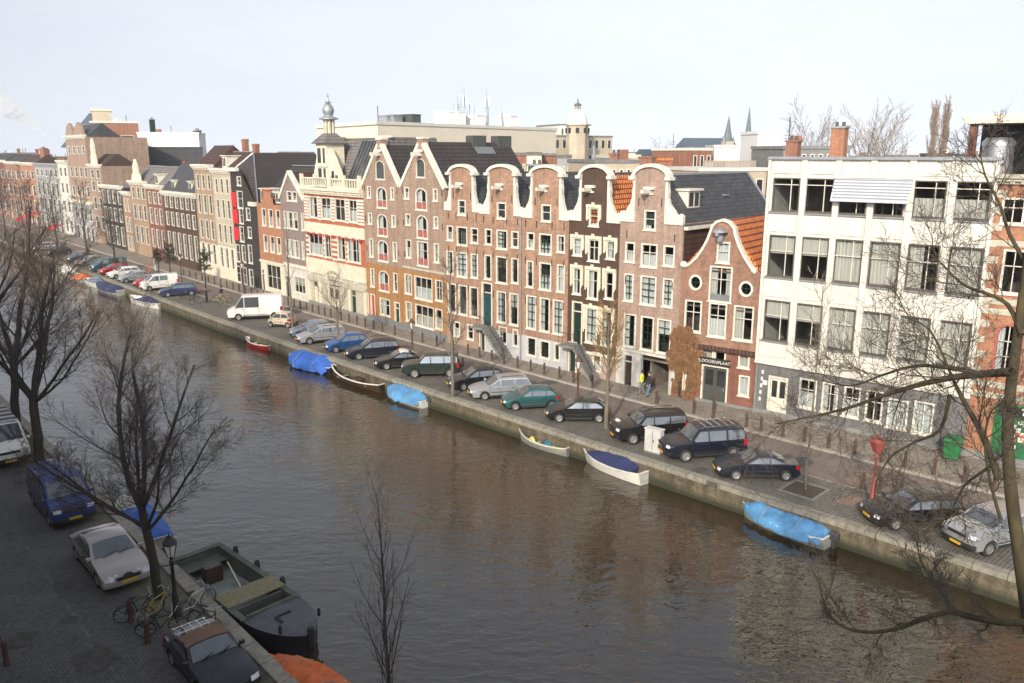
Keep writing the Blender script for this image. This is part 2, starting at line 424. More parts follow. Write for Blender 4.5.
def water_mat():
    m, nt, b = _new('canal_water')
    b.inputs['Base Color'].default_value = (0.030, 0.020, 0.008, 1)
    b.inputs['Roughness'].default_value = 0.04
    b.inputs['IOR'].default_value = 1.85
    tc = nt.nodes.new('ShaderNodeTexCoord')
    mp = nt.nodes.new('ShaderNodeMapping'); mp.inputs['Rotation'].default_value = (0, 0, R(25)); mp.inputs['Scale'].default_value = (1.0, 1.9, 1)
    nt.links.new(tc.outputs['Object'], mp.inputs[0])
    hs = []
    for sc, w in ((0.30, 0.35), (0.95, .62), (2.1, 0.34), (5.0, 0.06)):
        n = nt.nodes.new('ShaderNodeTexNoise'); n.inputs['Scale'].default_value = sc; n.inputs['Detail'].default_value = 2; n.inputs['Distortion'].default_value = 0.4
        nt.links.new(mp.outputs[0], n.inputs['Vector'])
        mu = nt.nodes.new('ShaderNodeMath'); mu.operation = 'MULTIPLY'; mu.inputs[1].default_value = w
        nt.links.new(n.outputs['Fac'], mu.inputs[0]); hs.append(mu)
    a = nt.nodes.new('ShaderNodeMath'); nt.links.new(hs[0].outputs[0], a.inputs[0]); nt.links.new(hs[1].outputs[0], a.inputs[1])
    a2 = a
    for q in hs[2:]: a3 = nt.nodes.new('ShaderNodeMath'); nt.links.new(a2.outputs[0], a3.inputs[0]); nt.links.new(q.outputs[0], a3.inputs[1]); a2 = a3
    # calm and ruffled patches
    pn = nt.nodes.new('ShaderNodeTexNoise'); pn.inputs['Scale'].default_value = .09; pn.inputs['Detail'].default_value = 3; nt.links.new(mp.outputs[0], pn.inputs['Vector'])
    pr = nt.nodes.new('ShaderNodeMapRange'); pr.inputs[1].default_value = .35; pr.inputs[2].default_value = .65; pr.inputs[3].default_value = .45; pr.inputs[4].default_value = 1.25; nt.links.new(pn.outputs['Fac'], pr.inputs[0])
    am = nt.nodes.new('ShaderNodeMath'); am.operation = 'MULTIPLY'; nt.links.new(a2.outputs[0], am.inputs[0]); nt.links.new(pr.outputs[0], am.inputs[1]); a2 = am
    bp = nt.nodes.new('ShaderNodeBump'); bp.inputs['Strength'].default_value = 1.0; bp.inputs['Distance'].default_value = 0.060
    nt.links.new(a2.outputs[0], bp.inputs['Height']); nt.links.new(bp.outputs[0], b.inputs['Normal'])
    MATS['canal_water'] = m
water_mat()
wl0, wl1 = nq(0.6), fq(0.6)
wb = MB(); pl = [(p.x, p.y, WATER_Z) for p in wl0] + [(p.x, p.y, WATER_Z) for p in reversed(wl1)]
lo = [Vector((p[0], p[1], 0)) for p in pl]
wb.add(pl, [tuple(t) if (lo[t[1]] - lo[t[0]]).cross(lo[t[2]] - lo[t[0]]).z > 0 else (t[0], t[2], t[1]) for t in tessellate_polygon([lo])])
tag(wb.build('canal_water', 'canal_water'), kind='structure')

# quay walls with coping
def quay(fn, flip, nm):
    b = MB(); wall_along(b, fn(0.0), WATER_Z - 0.8, -0.16, flip)
    tag(b.build(nm, 'quay_brick'), kind='structure')
    b = MB(); wall_along(b, fn(-0.05), -0.16, 0.10, flip)
    L0, L1 = fn(-0.05), fn(0.45); n = len(L0)
    b.add([(p.x, p.y, .10) for p in L0] + [(p.x, p.y, .10) for p in L1], [(i, i + 1, i + 1 + n, i + n) for i in range(n - 1)])
    wall_along(b, L1, -0.05, .10, not flip)
    L1 = fn(0.0); b.add([(p.x, p.y, -.16) for p in L0] + [(p.x, p.y, -.16) for p in L1], [(i, i + 1, i + 1 + n, i + n) for i in range(n - 1)])
    tag(b.build('quay_coping', 'coping_stone', fix=True), kind='structure')
quay(fq, False, 'quay_wall')
quay(nq, True, 'quay_wall')
# far street: parking strip, carriageway, kerb and pavement
strip('parking_strip', fq(0.45), fq(4.5), 0.0, 0.0, 'cobble')
strip('street', fq(4.5), fq(8.5), 0.004, 0.004, 'street_brick')
b = MB()
L0, L1 = fq(8.5), fq(8.7); n = len(L0)
wall_along(b, L0, -0.05, 0.12)
b.add([(p.x, p.y, .12) for p in L0] + [(p.x, p.y, .12) for p in L1], [(i, i + 1, i + 1 + n, i + n) for i in range(n - 1)])
tag(b.build('kerb', 'kerb_stone'), kind='structure')
strip('pavement', fq(8.7), fq(20), 0.116, 0.116, 'pavement_brick')
b = MB(); L0, L1 = fq(4.45), fq(4.56)
b.add([(p.x, p.y, .010) for p in L0] + [(p.x, p.y, .010) for p in L1], [(i, i + 1, i + 1 + n, i + n) for i in range(n - 1)])
tag(b.build('parking_line', 'kerb_stone'), kind='structure')
# near street
strip('quay_verge', nq(0.45), nq(2.0), 0.0, 0.0, 'moss_strip')
strip('parking_strip', nq(2.0), nq(4.1), 0.0, 0.0, 'near_brick')
strip('street', nq(4.1), nq(8.6), 0.004, 0.004, 'near_brick')
mat('worn_stone', (0.12, 0.115, 0.105), .9, .4, 1.5); strip('street_edge', nq(4.06), nq(4.14), 0.009, 0.009, 'worn_stone')
strip('pavement', nq(8.6), nq(12), 0.1, 0.1, 'near_brick')

# repaired patches and iron covers in the paving
mat('patch_asphalt', (0.075, 0.072, 0.07), .9, .3, 3); mat('patch_brick', (0.21, 0.15, 0.12), .9, .35, 5)
def patch(u, v, w, d, rz, m, z, fn=None):
    p = G(u, v); r_ = random.Random(int(u * 7 + v)); b = MB(); n = 11
    P = [(w * math.copysign(abs(math.cos(2 * math.pi * k / n)) ** .5, math.cos(2 * math.pi * k / n)) * r_.uniform(.8, 1.1), d * math.copysign(abs(math.sin(2 * math.pi * k / n)) ** .5, math.sin(2 * math.pi * k / n)) * r_.uniform(.8, 1.1), 0) for k in range(n)]
    b.add(P, [tuple(range(n))]); o = b.build('paving_patch', m, loc=(p.x, p.y, z)); o.rotation_euler = (0, 0, rz); tag(o, kind='structure')
for q in ((690, 432, .9, .5, R(40), 'patch_brick', .013), (640, 412, 1.3, .45, R(42), 'patch_asphalt', .013), (800, 462, .8, .6, R(45), 'patch_asphalt', .013), (860, 478, 1.4, .5, R(45), 'patch_brick', .013), (540, 385, 1.6, .5, R(40), 'patch_asphalt', .013), (430, 352, 1.5, .6, R(40), 'patch_brick', .013), (330, 322, 1.4, .7, R(40), 'patch_asphalt', .013),
          (64, 586, .6, .4, R(-48), 'patch_asphalt', .012), (95, 660, .8, .7, R(-48), 'patch_asphalt', .012), (20, 640, .5, .5, 0, 'patch_asphalt', .012), (70, 620, .28, .28, 0, 'black_iron', .014), (560, 404, .3, .3, 0, 'black_iron', .008), (850, 500, .8, .45, R(40), 'patch_brick', .008), (700, 470, .5, .3, R(40), 'patch_asphalt', .008)):
    patch(*q)
# ------------------------------------------------------------------ house builder
FACADE = [G(234, 282), G(366, 320), G(446, 343), G(566, 372), G(679, 398.5), G(756, 413), G(963, 457)]
FACADE = [FACADE[0] + (FACADE[0] - FACADE[2]).normalized() * 320] + FACADE + [FACADE[-1] + (FACADE[-1] - FACADE[-2]).normalized() * 60]
def corner(u, v):
    """where the vertical edge seen at (u, v) stands on the building line"""
    r = Vector(ray(u, v)); best = None
    for a, b in zip(FACADE, FACADE[1:]):
        dx, dy = b.x - a.x, b.y - a.y
        den = r.x * dy - r.y * dx
        if abs(den) < 1e-9: continue
        t = (a.x * dy - a.y * dx) / den
        p = Vector((r.x * t, r.y * t, 0)); k = ((p - a).dot(b - a)) / (b - a).length_squared
        if t > 0 and -1e-6 <= k <= 1 + 1e-6: best = p
    return best
def rect(x, z, w, h): return [(x - w / 2, z - h / 2), (x + w / 2, z - h / 2), (x + w / 2, z + h / 2), (x - w / 2, z + h / 2)]
def arch(x, z, w, h, n=8, rise=None):
    rise = w / 2 if rise is None else rise
    zt = z + h / 2 - rise
    return [(x - w / 2, z - h / 2), (x + w / 2, z - h / 2)] + [(x + w / 2 * math.cos(math.pi * i / n), zt + rise * math.sin(math.pi * i / n)) for i in range(n + 1)]
def oval(x, z, w, h, n=16): return [(x + w / 2 * math.cos(2 * math.pi * i / n), z + h / 2 * math.sin(2 * math.pi * i / n)) for i in range(n)]
def shrink(pts, x, z, w, h, t): return [(x + (p[0] - x) * (w - 2 * t) / w, z + (p[1] - z) * (h - 2 * t) / h) for p in pts]
def ring(b, o, i, y0, y1):
    n = len(o)
    b.add([(p[0], y0, p[1]) for p in o] + [(p[0], y0, p[1]) for p in i], [(j, (j + 1) % n, (j + 1) % n + n, j + n) for j in range(n)])
    b.add([(p[0], y0, p[1]) for p in i] + [(p[0], y1, p[1]) for p in i], [(j, (j + 1) % n, (j + 1) % n + n, j + n) for j in range(n)])
    b.add([(p[0], y0, p[1]) for p in o] + [(p[0], y1, p[1]) for p in o], [((j + 1) % n, j, j + n, (j + 1) % n + n) for j in range(n)])
WCACHE = {}
# style: frame material, casing thickness, mullions (fractions of width), transoms (fractions of height), bar material, shape
STYLE = {
 'sash': ('white_paint', .085, [.5], [.48, .74], 'white_paint', 'rect'),
 'dark_sash': ('white_paint', .085, [.5], [.26, .52, .76], 'dark_green_paint', 'rect'),
 'dark_sash3': ('white_paint', .085, [.33, .67], [.25, .5, .75], 'dark_green_paint', 'rect'),
 'tall': ('cream_paint', .10, [.33, .67], [.55, .78], 'dark_green_paint', 'rect'),
 'plain': ('white_paint', .085, [], [.55], 'white_paint', 'rect'),
 'cross': ('white_paint', .085, [.5], [.64], 'white_paint', 'rect'),
 'triple': ('white_paint', .085, [.333, .667], [.5], 'white_paint', 'rect'),
 'office': ('bronze_frame', .055, [.66], [.62], 'white_paint', 'rect'),
 'office_top': ('bronze_frame', .055, [.68], [.82], 'white_paint', 'rect'),
 'arch': ('white_paint', .085, [.5], [.36], 'white_paint', 'arch'),
 'round': ('white_paint', .12, [.5], [.5], 'dark_green_paint', 'oval'),
 'loft': ('white_paint', .05, [], [], 'white_paint', 'arch'),
 'small': ('white_paint', .09, [], [], 'white_paint', 'rect'),
 'stone_arch': ('dull_red_paint', .09, [.5], [.33, .66], 'white_paint', 'arch'),
}
def shape_pts(kind, x, z, w, h):
    if kind == 'arch': return arch(x, z, w, h, rise=min(w / 2, h * .3))
    if kind == 'oval': return oval(x, z, w, h)
    return rect(x, z, w, h)
def window_meshes(style, w, h, sill=True, glass='window_glass', fill=None, fs=None):
    key = (style, round(w, 2), round(h, 2), sill, glass, fill)
    if key in WCACHE: return WCACHE[key]
    fm, t, mull, tran, bm_, kind = STYLE[style]
    w2, h2 = w + .03, h + .03
    o = shape_pts(kind, 0, 0, w2, h2); i = shrink(o, 0, 0, w2, h2, t + .015)
    b = MB(); ring(b, o, i, -.025, .13)
    if sill: b.box(-w / 2 - .08, w / 2 + .08, -.09, .10, -h / 2 - .10, -h / 2 - .01)
    iw, ih = w - 2 * t, h - 2 * t
    mats = [fm]
    if bm_ != fm: mats.append(bm_); b.m = 1
    bt = .045
    for f in mull:
        x = -iw / 2 + iw * f
        top = ih / 2 if kind != 'oval' else ih / 2
        b.box(x - bt / 2, x + bt / 2, .045, .10, -ih / 2, top)
    for f in tran:
        z = -ih / 2 + ih * f
        b.box(-iw / 2, iw / 2, .04, .105, z - bt / 2, z + bt / 2)
    fr = b.mesh('window_frame', mats)
    g = MB(); g.poly_xz(i, (), .115)
    gl = g.mesh('window_pane', 'window_glass' if glass is None else glass)
    WCACHE[key] = (fr, gl)
    return WCACHE[key]
def curtain_mesh(w, h, kind, m, r):
    key = ('curtain', round(w, 2), round(h, 2), kind, m)
    if key in WCACHE: return WCACHE[key]
    b = MB()
    def sheet(x0, x1, z0, z1):
        n = max(4, int((x1 - x0) / .1)); P = []
        for k in range(n + 1):
            x = x0 + (x1 - x0) * k / n; y = .24 + .025 * (k % 2)
            P.append((x, y))
        b.add([(x, y, z0) for x, y in P] + [(x, y, z1) for x, y in P], [(k, k + 1, k + 2 + n, k + 1 + n) for k in range(n)])
    if kind == 'full': sheet(-w / 2, w / 2, -h / 2, h / 2)
    elif kind == 'sides': sheet(-w / 2, -w * .2, -h / 2, h / 2); sheet(w * .2, w / 2, -h / 2, h / 2)
    elif kind == 'left': sheet(-w / 2, -w * .02, -h / 2, h / 2)
    elif kind == 'half': sheet(-w / 2, w / 2, -h / 2, h * .02)
    elif kind == 'blind': b.quad((-w / 2, .2, h * .05), (w / 2, .2, h * .05), (w / 2, .2, h / 2), (-w / 2, .2, h / 2))
    me = b.mesh('curtain', m); WCACHE[key] = me
    return me

class House:
    def __init__(s, name, label, cl, cr, cat='house', group='canal houses along the far quay', deep=11.0, a=None, b=None):
        s.A = a or corner(*cl); s.B = b or corner(*cr)
        d = s.B - s.A; s.L = d.length
        s.rz = math.atan2(d.y, d.x)
        s.root = thing(name, label, cat, (s.A.x, s.A.y, 0), s.rz, group)
        s.deep = deep; s.holes = []; s.wins = []; s.floors = []
        s.r = random.Random(name + str(round(s.A.x, 1)))
    def sz(s, u, v):
        p = column_on(u, v, s.A, s.B)
        d = (s.B - s.A) / s.L
        return ((p.x - s.A.x) * d.x + (p.y - s.A.y) * d.y, p.z)
    def S(s, u, v): return s.sz(u, v)[0]
    def Z(s, u, v): return s.sz(u, v)[1]
    def poly(s, pts): return [s.sz(*p) for p in pts]
    def size(s, u, v, w, h):
        x0, _ = s.sz(u - w / 2, v); x1, _ = s.sz(u + w / 2, v)
        z0 = s.sz(u, v + h / 2)[1]; z1 = s.sz(u, v - h / 2)[1]
        x, z = s.sz(u, v)
        return x, (z0 + z1) / 2, x1 - x0, z1 - z0
    def hole(s, kind, x, z, w, h): s.holes.append((z, shape_pts(kind, x, z, w, h)))
    def win(s, style, x, z, w, h, curtain=None, glass='window_glass', sill=True, cm='white_curtain', name='window', label=None, fill=None):
        s.hole(STYLE[style][5], x, z, w, h)
        if curtain is None and glass == 'window_glass' and h > 1.1 and style not in ('office', 'office_top'): curtain = s.r.choice([None, None, None, 'sides', 'half', 'left', 'blind']); cm = s.r.choice(['white_curtain', 'curtain_cloth'])
        fr, gl = window_meshes(style, w, h, sill, glass)
        o = link(name, fr, s.root, (x, 0, z))
        if label: o['label'] = label
        if fill:
            MB().box(-w / 2 + .05, w / 2 - .05, .06, .10, -h / 2 + .05, h / 2 - .05).build('shutter', fill, o)
        else:
            link('pane', gl, o)
            if curtain: link('curtain', curtain_mesh(w - .1, h - .1, curtain, cm, s.r), o)
        return o
    def depth_for(s, u, x):
        """how far behind the facade a ridge standing at x along it must run to end in pixel column u"""
        d = (s.B - s.A) / s.L; n = Vector((-d.y, d.x, 0)); p = s.A + d * x; r = ray(u, 153)
        return (p.y * r[0] - p.x * r[1]) / (n.x * r[1] - n.y * r[0])
    def row(s, style, v, h, cols, curtains=None, **kw):
        """cols: (u, w[, h]) in pixels; heights all follow the first window"""
        u0, w0 = cols[0][:2]
        x, z, w, hh = s.size(u0, v, w0, h)
        s.floors.append(z - hh / 2 - .7)
        out = []
        for k, c in enumerate(cols):
            # v for the column: find x first at the row height
            xx = s.x_at(c[0], z)
            ww = s.x_at(c[0] + c[1] / 2, z) - s.x_at(c[0] - c[1] / 2, z)
            h2 = hh * (c[2] / h) if len(c) > 2 else hh
            zz = z + (hh - h2) / 2 if len(c) > 2 else z
            st = style[k] if isinstance(style, (list, tuple)) else style
            cu = curtains[k % len(curtains)] if curtains else None
            out.append(s.win(st, xx, zz, ww, h2, cu, **kw))
        return out
    def x_at(s, u, z):
        """position along the facade of pixel column u at height z"""
        v = 250.0
        for _ in range(12):
            x, zz = s.sz(u, v); e = zz - z
            if abs(e) < .002: break
            v2 = v + 1; z2 = s.sz(u, v2)[1]
            v -= e / (z2 - zz)
        return s.sz(u, v)[0]
    def door(s, x, w, h, m='dark_green_paint', z0=.0, frame='white_paint', transom=True, label=None, leafs=1, glazed=False, name='door'):
        z = z0 + h / 2
        s.hole('rect', x, z, w, h)
        b = MB(); o = rect(x, z, w + .03, h + .03); i = [(x - w / 2 + .1, z0), (x + w / 2 - .1, z0), (x + w / 2 - .1, z0 + h - .1), (x - w / 2 + .1, z0 + h - .1)]
        ring(b, o, i, -.025, .2)
        d = b.build(name, frame, s.root)
        if label: d['label'] = label
        iw = w - .2; lz = z0 + (h - .1) * (.78 if transom else 1)
        for k in range(leafs):
            x0 = x - iw / 2 + iw * k / leafs; x1 = x0 + iw / leafs
            b = MB(); b.box(x0 + .005, x1 - .005, .12, .17, z0 + .02, lz - .02)
            for (pa, pb) in ((.08, .42), (.5, .92)):
                b.box(x0 + iw / leafs * .17, x1 - iw / leafs * .17, .095, .121, z0 + (lz - z0) * pa, z0 + (lz - z0) * pb)
            l = b.build('door_leaf', m, d)
            if glazed: MB().box(x0 + iw / leafs * .17, x1 - iw / leafs * .17, .088, .0945, z0 + (lz - z0) * .5, z0 + (lz - z0) * .92).build('door_glass', 'dim_glass', d)
        MB().box(x + iw * .36, x + iw * .40, .06, .118, z0 + .95, z0 + 1.15).build('handle', 'zinc', d)
        if transom:
            MB().box(x - iw / 2, x + iw / 2, .05, .16, lz - .02, lz + .05).build('transom_bar', frame, d)
            MB().poly_xz([(x - iw / 2, lz + .05), (x + iw / 2, lz + .05), (x + iw / 2, z0 + h - .1), (x - iw / 2, z0 + h - .1)], (), .14).build('fanlight', 'dim_glass', d)
        return d
    def walls(s, outline, zones, side_top, interior=True, side_mat=None, back=True):
        """outline: facade top profile from left to right [(x,z)...]; zones: [(z_top, material, part name)] from the ground up, last takes the outline"""
        z0 = 0.0; L = s.L
        used = set()
        for k, (zt, m, nm) in enumerate(zones):
            last = k == len(zones) - 1
            if last: out = [(0, z0), (L, z0)] + [p for p in reversed(outline)]
            else: out = [(0, z0), (L, z0), (L, zt), (0, zt)]
            hs = [h for z, h in s.holes if z0 <= z and (last or z < zt)]
            hs = [[(min(max(p[0], .03), L - .03), max(p[1], z0 + .004) if last else min(max(p[1], z0 + .004), zt - .02)) for p in h] for h in hs]
            b = MB(); b.poly_xz(out, hs, 0)
            for h in hs:
                n = len(h)
                b.add([(p[0], 0, p[1]) for p in h] + [(p[0], .22, p[1]) for p in h], [(j, (j + 1) % n, (j + 1) % n + n, j + n) for j in range(n)])
            if last:
                e0, e1 = side_top if isinstance(side_top, tuple) else (side_top, side_top)
                D = s.deep
                b.quad((0, 0, 0), (0, 0, e0), (0, D, e0), (0, D, 0)); b.quad((L, 0, 0), (L, D, 0), (L, D, e1), (L, 0, e1))
                if back: b.quad((L, D, 0), (0, D, 0), (0, D, e0), (L, D, e1))
            b.build(nm, m, s.root)
            z0 = zt
        if interior:
            b = MB(); e = min(side_top) if isinstance(side_top, tuple) else side_top
            zz = sorted(set([.0] + [round(f, 1) for f in s.floors if f > 1.5])) + [e]
            b.quad((.05, 4.2, 0), (.05, 4.2, e), (L - .05, 4.2, e), (L - .05, 4.2, 0))
            for z in zz:
                b.box(.03, L - .03, .24, 4.2, z - .12, z)
            for _ in range(max(1, int(L / 3))):
                x = s.r.uniform(.3, .7) * L
                b.box(x - .05, x + .05, .6, 4.2, .01, e - .2)
            b.build('interior', s.r.choice(['room_wall', 'room_dark', 'room_dark']), s.root)
    def box(s, nm, m, x0, x1, y0, y1, z0, z1, parent=None):
        return MB().box(x0, x1, y0, y1, z0, z1).build(nm, m, parent or s.root)
    def roof_transverse(s, z0, z1, d1, m, over=.0, ends='slate', y0=.12, d2=None):
        L = s.L; D = s.deep; d2 = d2 or min(D, 2 * d1)
        b = MB()
        b.quad((-over, y0, z0), (L + over, y0, z0), (L + over, d1, z1), (-over, d1, z1))
        b.quad((L + over, d2, z0), (-over, d2, z0), (-over, d1, z1), (L + over, d1, z1))
        b.add([(-over, y0, z0), (-over, d1, z1), (-over, d2, z0)], [(0, 1, 2)]); b.add([(L + over, y0, z0), (L + over, d1, z1), (L + over, d2, z0)], [(0, 2, 1)])
        b.quad((-over, y0, z0), (-over, d2, z0), (L + over, d2, z0), (L + over, y0, z0))
        r = b.build('roof', m, s.root)
        MB().bar((-over, d1, z1 + .02), (L + over, d1, z1 + .02), .22, .1).build('ridge', 'zinc', r)
        return r
    def roof_perp(s, x0, x1, z0, z1, m, y0=.2, y1=None):
        y1 = y1 or s.deep; xm = (x0 + x1) / 2
        b = MB()
        b.quad((x0, y0, z0), (xm, y0, z1), (xm, y1, z1), (x0, y1, z0)); b.quad((x1, y0, z0), (x1, y1, z0), (xm, y1, z1), (xm, y0, z1))
        b.add([(x0, y1, z0), (x1, y1, z0), (xm, y1, z1)], [(0, 2, 1)]); b.add([(x0, y0, z0), (x1, y0, z0), (xm, y0, z1)], [(0, 1, 2)])
        return b.build('roof', m, s.root)
    def roof_flat(s, z, m='roof_felt', y0=0.0):
        return s.box('roof', m, .02, s.L - .02, y0 + .02, s.deep - .02, z - .3, z)
    def roof_hip(s, z0, z1, ins, m, y0=.1):
        L, D = s.L, s.deep; b = MB(); h = min(ins, L * .48)
        P = [(0, y0, z0), (L, y0, z0), (L, D, z0), (0, D, z0), (h, y0 + ins, z1), (L - h, y0 + ins, z1), (L - h, D - ins, z1), (h, D - ins, z1)]
        b.add(P, [(0, 1, 5, 4), (1, 2, 6, 5), (2, 3, 7, 6), (3, 0, 4, 7), (4, 5, 6, 7), (0, 3, 2, 1)])
        return b.build('roof', m, s.root)
    def cornice(s, z, h=.45, dep=.45, m='white_paint', x0=None, x1=None, name='cornice', dentil=True):
        x0 = 0 if x0 is None else x0; x1 = s.L if x1 is None else x1
        b = MB(); b.box(x0 - .02, x1 + .02, -dep, .3, z + h * .6, z + h); b.box(x0, x1, -dep * .7, .29, z + h * .3, z + h * .6 - .003); b.box(x0 + .01, x1 - .01, -dep * .3, .28, z, z + h * .3 - .003)
        if dentil:
            n = int((x1 - x0) / .45)
            for k in range(n):
                x = x0 + (x1 - x0) * (k + .5) / n
                b.box(x - .09, x + .09, -dep * .62, -dep * .3 - .002, z + .01, z + h * .3 - .01)
        return b.build(name, m, s.root)
    def dormer(s, x, z0, w, h, y, roof, m='white_paint', wins=1, deep=2.0):
        b = MB(); b.box(x - w / 2, x + w / 2, y, y + deep, z0, z0 + h)
        d = b.build('dormer', m, roof)
        b = MB()
        for k in range(wins):
            ww = w / wins; xx = x - w / 2 + ww * (k + .5)
            b.box(xx - ww * .36, xx + ww * .36, y - .02, y + .02, z0 + h * .16, z0 + h * .86)
        b.build('dormer_pane', 'dim_glass', roof)
        b = MB().box(x - w / 2 - .15, x + w / 2 + .15, y - .2, y + deep, z0 + h + .003, z0 + h + .13)
        for k in range(wins):
            ww = w / wins; xx = x - w / 2 + ww * (k + .5)
            b.box(xx - .03, xx + .03, y - .035, y - .0205, z0 + h * .16, z0 + h * .86)
        b.build('dormer_roof', m, roof)
        return d
    def chimney(s, x, y, z0, h, w=.8, roof=None, m='chimney_brick', pots=2):
        b = MB(); b.box(x - w / 2, x + w / 2, y - .3, y + .3, z0, z0 + h); b.box(x - w / 2 - .06, x + w / 2 + .06, y - .36, y + .36, z0 + h * .86, z0 + h * .95)
        c = b.build('chimney', m, roof or s.root)
        return c
    def hoist(s, x, z, m='white_paint'):
        b = MB(); b.box(x - .11, x + .11, -.95, .3, z, z + .24); b.box(x - .42, x + .42, -.22, .1, z + .241, z + .42); b.box(x - .3, x + .3, -.12, .1, z - .12, z - .002)
        o = b.build('hoist_beam', m, s.root)
        MB().tube([(x, -.85, z - .01), (x, -.85, z - .22), (x + .06, -.85, z - .3), (x, -.85, z - .36)], .025, 5).build('hook', 'black_iron', o)
        return o
    def anchors(s, pts, h=.55):
        b = MB()
        for x, z in pts: b.box(x - .022, x + .022, -.05, -.001, z - h / 2, z + h / 2)
        return b.build('wall_anchors', 'black_iron', s.root)
    def ribbon(s, pts, wo, wi, y0, y1, nm='gable_trim', m='white_paint'):
        P = [Vector((p[0], 0, p[1])) for p in pts]; O = []; I = []
        for k, p in enumerate(P):
            t = (P[min(k + 1, len(P) - 1)] - P[max(k - 1, 0)]).normalized(); nn = Vector((-t.z, 0, t.x))
            O.append(p + nn * wo); I.append(p - nn * wi)
        rings = [[(o.x, y0, o.z), (o.x, y1, o.z), (i.x, y1, i.z), (i.x, y0, i.z)] for o, i in zip(O, I)]
        return MB().loft(rings).build(nm, m, s.root, fix=True)
    def neck(s, xl, xr, zs, zt, rise, wing_l=None, wing_r=None, wing_h=1.0):
        """a neck gable: brick neck with an arched white crest and scrolled white wings; returns the facade outline"""
        xm = (xl + xr) / 2; n = 12; hw = (xr - xl) / 2
        arc = [(xm - hw * math.cos(math.pi * k / n), zt + rise * math.sin(math.pi * k / n)) for k in range(n + 1)]
        out = [(0, zs), (xl, zs)] + arc + [(xr, zs), (s.L, zs)]
        cr = [(xm - (hw + .2) * math.cos(math.pi * k / n), zt + (rise + .05) * math.sin(math.pi * k / n)) for k in range(n + 1)]
        s.ribbon(cr, .11, .12, -.2, .35, 'gable_crest')
        b = MB(); b.box(xl - .45, xl - .02, -.3, .34, zt - .12, zt + .1); b.box(xr + .02, xr + .45, -.3, .34, zt - .12, zt + .1)
        b.build('crest_foot', 'white_paint', s.root)
        for sg, xa, xb in ((-1, xl, wing_l), (1, xr, wing_r)):
            if xb is None: continue
            H = zt - zs; w = abs(xb - xa); wing_h = .8
            pr = [(xa, zs - .1), (xb, zs - .1), (xb, zs + .62 * wing_h), (xa + sg * w * .86, zs + .8 * wing_h), (xa + sg * w * .74, zs + .62 * wing_h), (xa + sg * w * .62, zs + .72 * wing_h), (xa + sg * w * .52, zs + 1.0 * wing_h), (xa + sg * min(.36, w * .36), zs + 1.5 * wing_h),
                  (xa + sg * .27, zs + H * .5), (xa + sg * .21, zs + H * .56), (xa + sg * .24, zs + H * .7), (xa + sg * .16, zs + H * .8), (xa + sg * .19, zt - .13), (xa, zt - .13)]
            if sg < 0: pr = pr[::-1]
            MB().prism_xz(pr, -.1, .22).build('gable_wing', 'white_paint', s.root)
        return out
brick('chimney_brick', (0.33, 0.11, 0.055), (0.26, 0.085, 0.045), (0.2, 0.16, 0.12), 0.24, 0.09, 0.3)
# ------------------------------------------------------------------ the houses across the canal, right to left
brick('red_brick', (0.365, 0.21, 0.135), (0.29, 0.165, 0.11), (0.30, 0.235, 0.185), 0.44, 0.13, 0.36)
brick('pink_brick', (0.37, 0.255, 0.20), (0.31, 0.215, 0.17), (0.27, 0.22, 0.18), 0.44, 0.13, 0.26)
brick('brown_red_brick', (0.30, 0.16, 0.11), (0.25, 0.13, 0.09), (0.23, 0.165, 0.12), 0.44, 0.13, 0.36)
brick('deep_red_brick', (0.24, 0.085, 0.06), (0.19, 0.07, 0.05), (0.17, 0.12, 0.09), 0.44, 0.13, 0.3)
brick('dark_brown_brick', (0.082, 0.044, 0.028), (0.068, 0.036, 0.024), (0.075, 0.052, 0.04), 0.44, 0.13, 0.2)
brick('buff_brick', (0.34, 0.235, 0.175), (0.29, 0.20, 0.155), (0.26, 0.20, 0.155), 0.44, 0.13, 0.3)
brick('ochre_brick', (0.37, 0.19, 0.075), (0.32, 0.16, 0.065), (0.28, 0.16, 0.07), 0.44, 0.13, 0.3)
brick('orange_brick', (0.40, 0.175, 0.095), (0.34, 0.145, 0.08), (0.30, 0.20, 0.14), 0.44, 0.13, 0.25)
brick('ornate_brick', (0.44, 0.125, 0.055), (0.38, 0.10, 0.045), (0.30, 0.13, 0.08), 0.44, 0.13, 0.25)
brick('mauve_brick', (0.25, 0.19, 0.175), (0.21, 0.16, 0.15), (0.22, 0.185, 0.17), 0.44, 0.13, 0.24)
brick('black_brick', (0.032, 0.027, 0.025), (0.04, 0.033, 0.03), (0.03, 0.026, 0.024), 0.44, 0.13, 0.25)
brick('grey_block', (0.155, 0.155, 0.157), (0.135, 0.135, 0.138), (0.12, 0.12, 0.12), 1.5, 0.55, 0.22, msize=.012)
brick('painted_brick', (0.40, 0.30, 0.26), (0.36, 0.27, 0.235), (0.32, 0.25, 0.21), 0.44, 0.13, 0.14)
brick('office_white', (0.64, 0.62, 0.555), (0.62, 0.60, 0.535), (0.48, 0.46, 0.41), 2.06, 3.35, .10, .65, .008, bump=.1, streak=.2)
mat('awning_cloth', (0.22, 0.235, 0.26), 0.9, 0.05)
mat('awning_light', (0.46, 0.48, 0.52), 0.9, 0.05)
mat('creeper_leaf', (0.10, 0.052, 0.026), 0.95, 0.4, 7, col2=(0.21, 0.115, 0.055))
mat('green_paint', (0.015, 0.14, 0.05), 0.5, 0.2, 3)
mat('graffiti_white', (0.62, 0.62, 0.58), 0.7, 0.1)
mat('graffiti_red', (0.45, 0.10, 0.05), 0.7, 0.1)
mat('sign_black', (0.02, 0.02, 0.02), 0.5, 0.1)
mat('metal_bright', (0.40, 0.41, 0.42), 0.35, 0.08, metal=0.8)
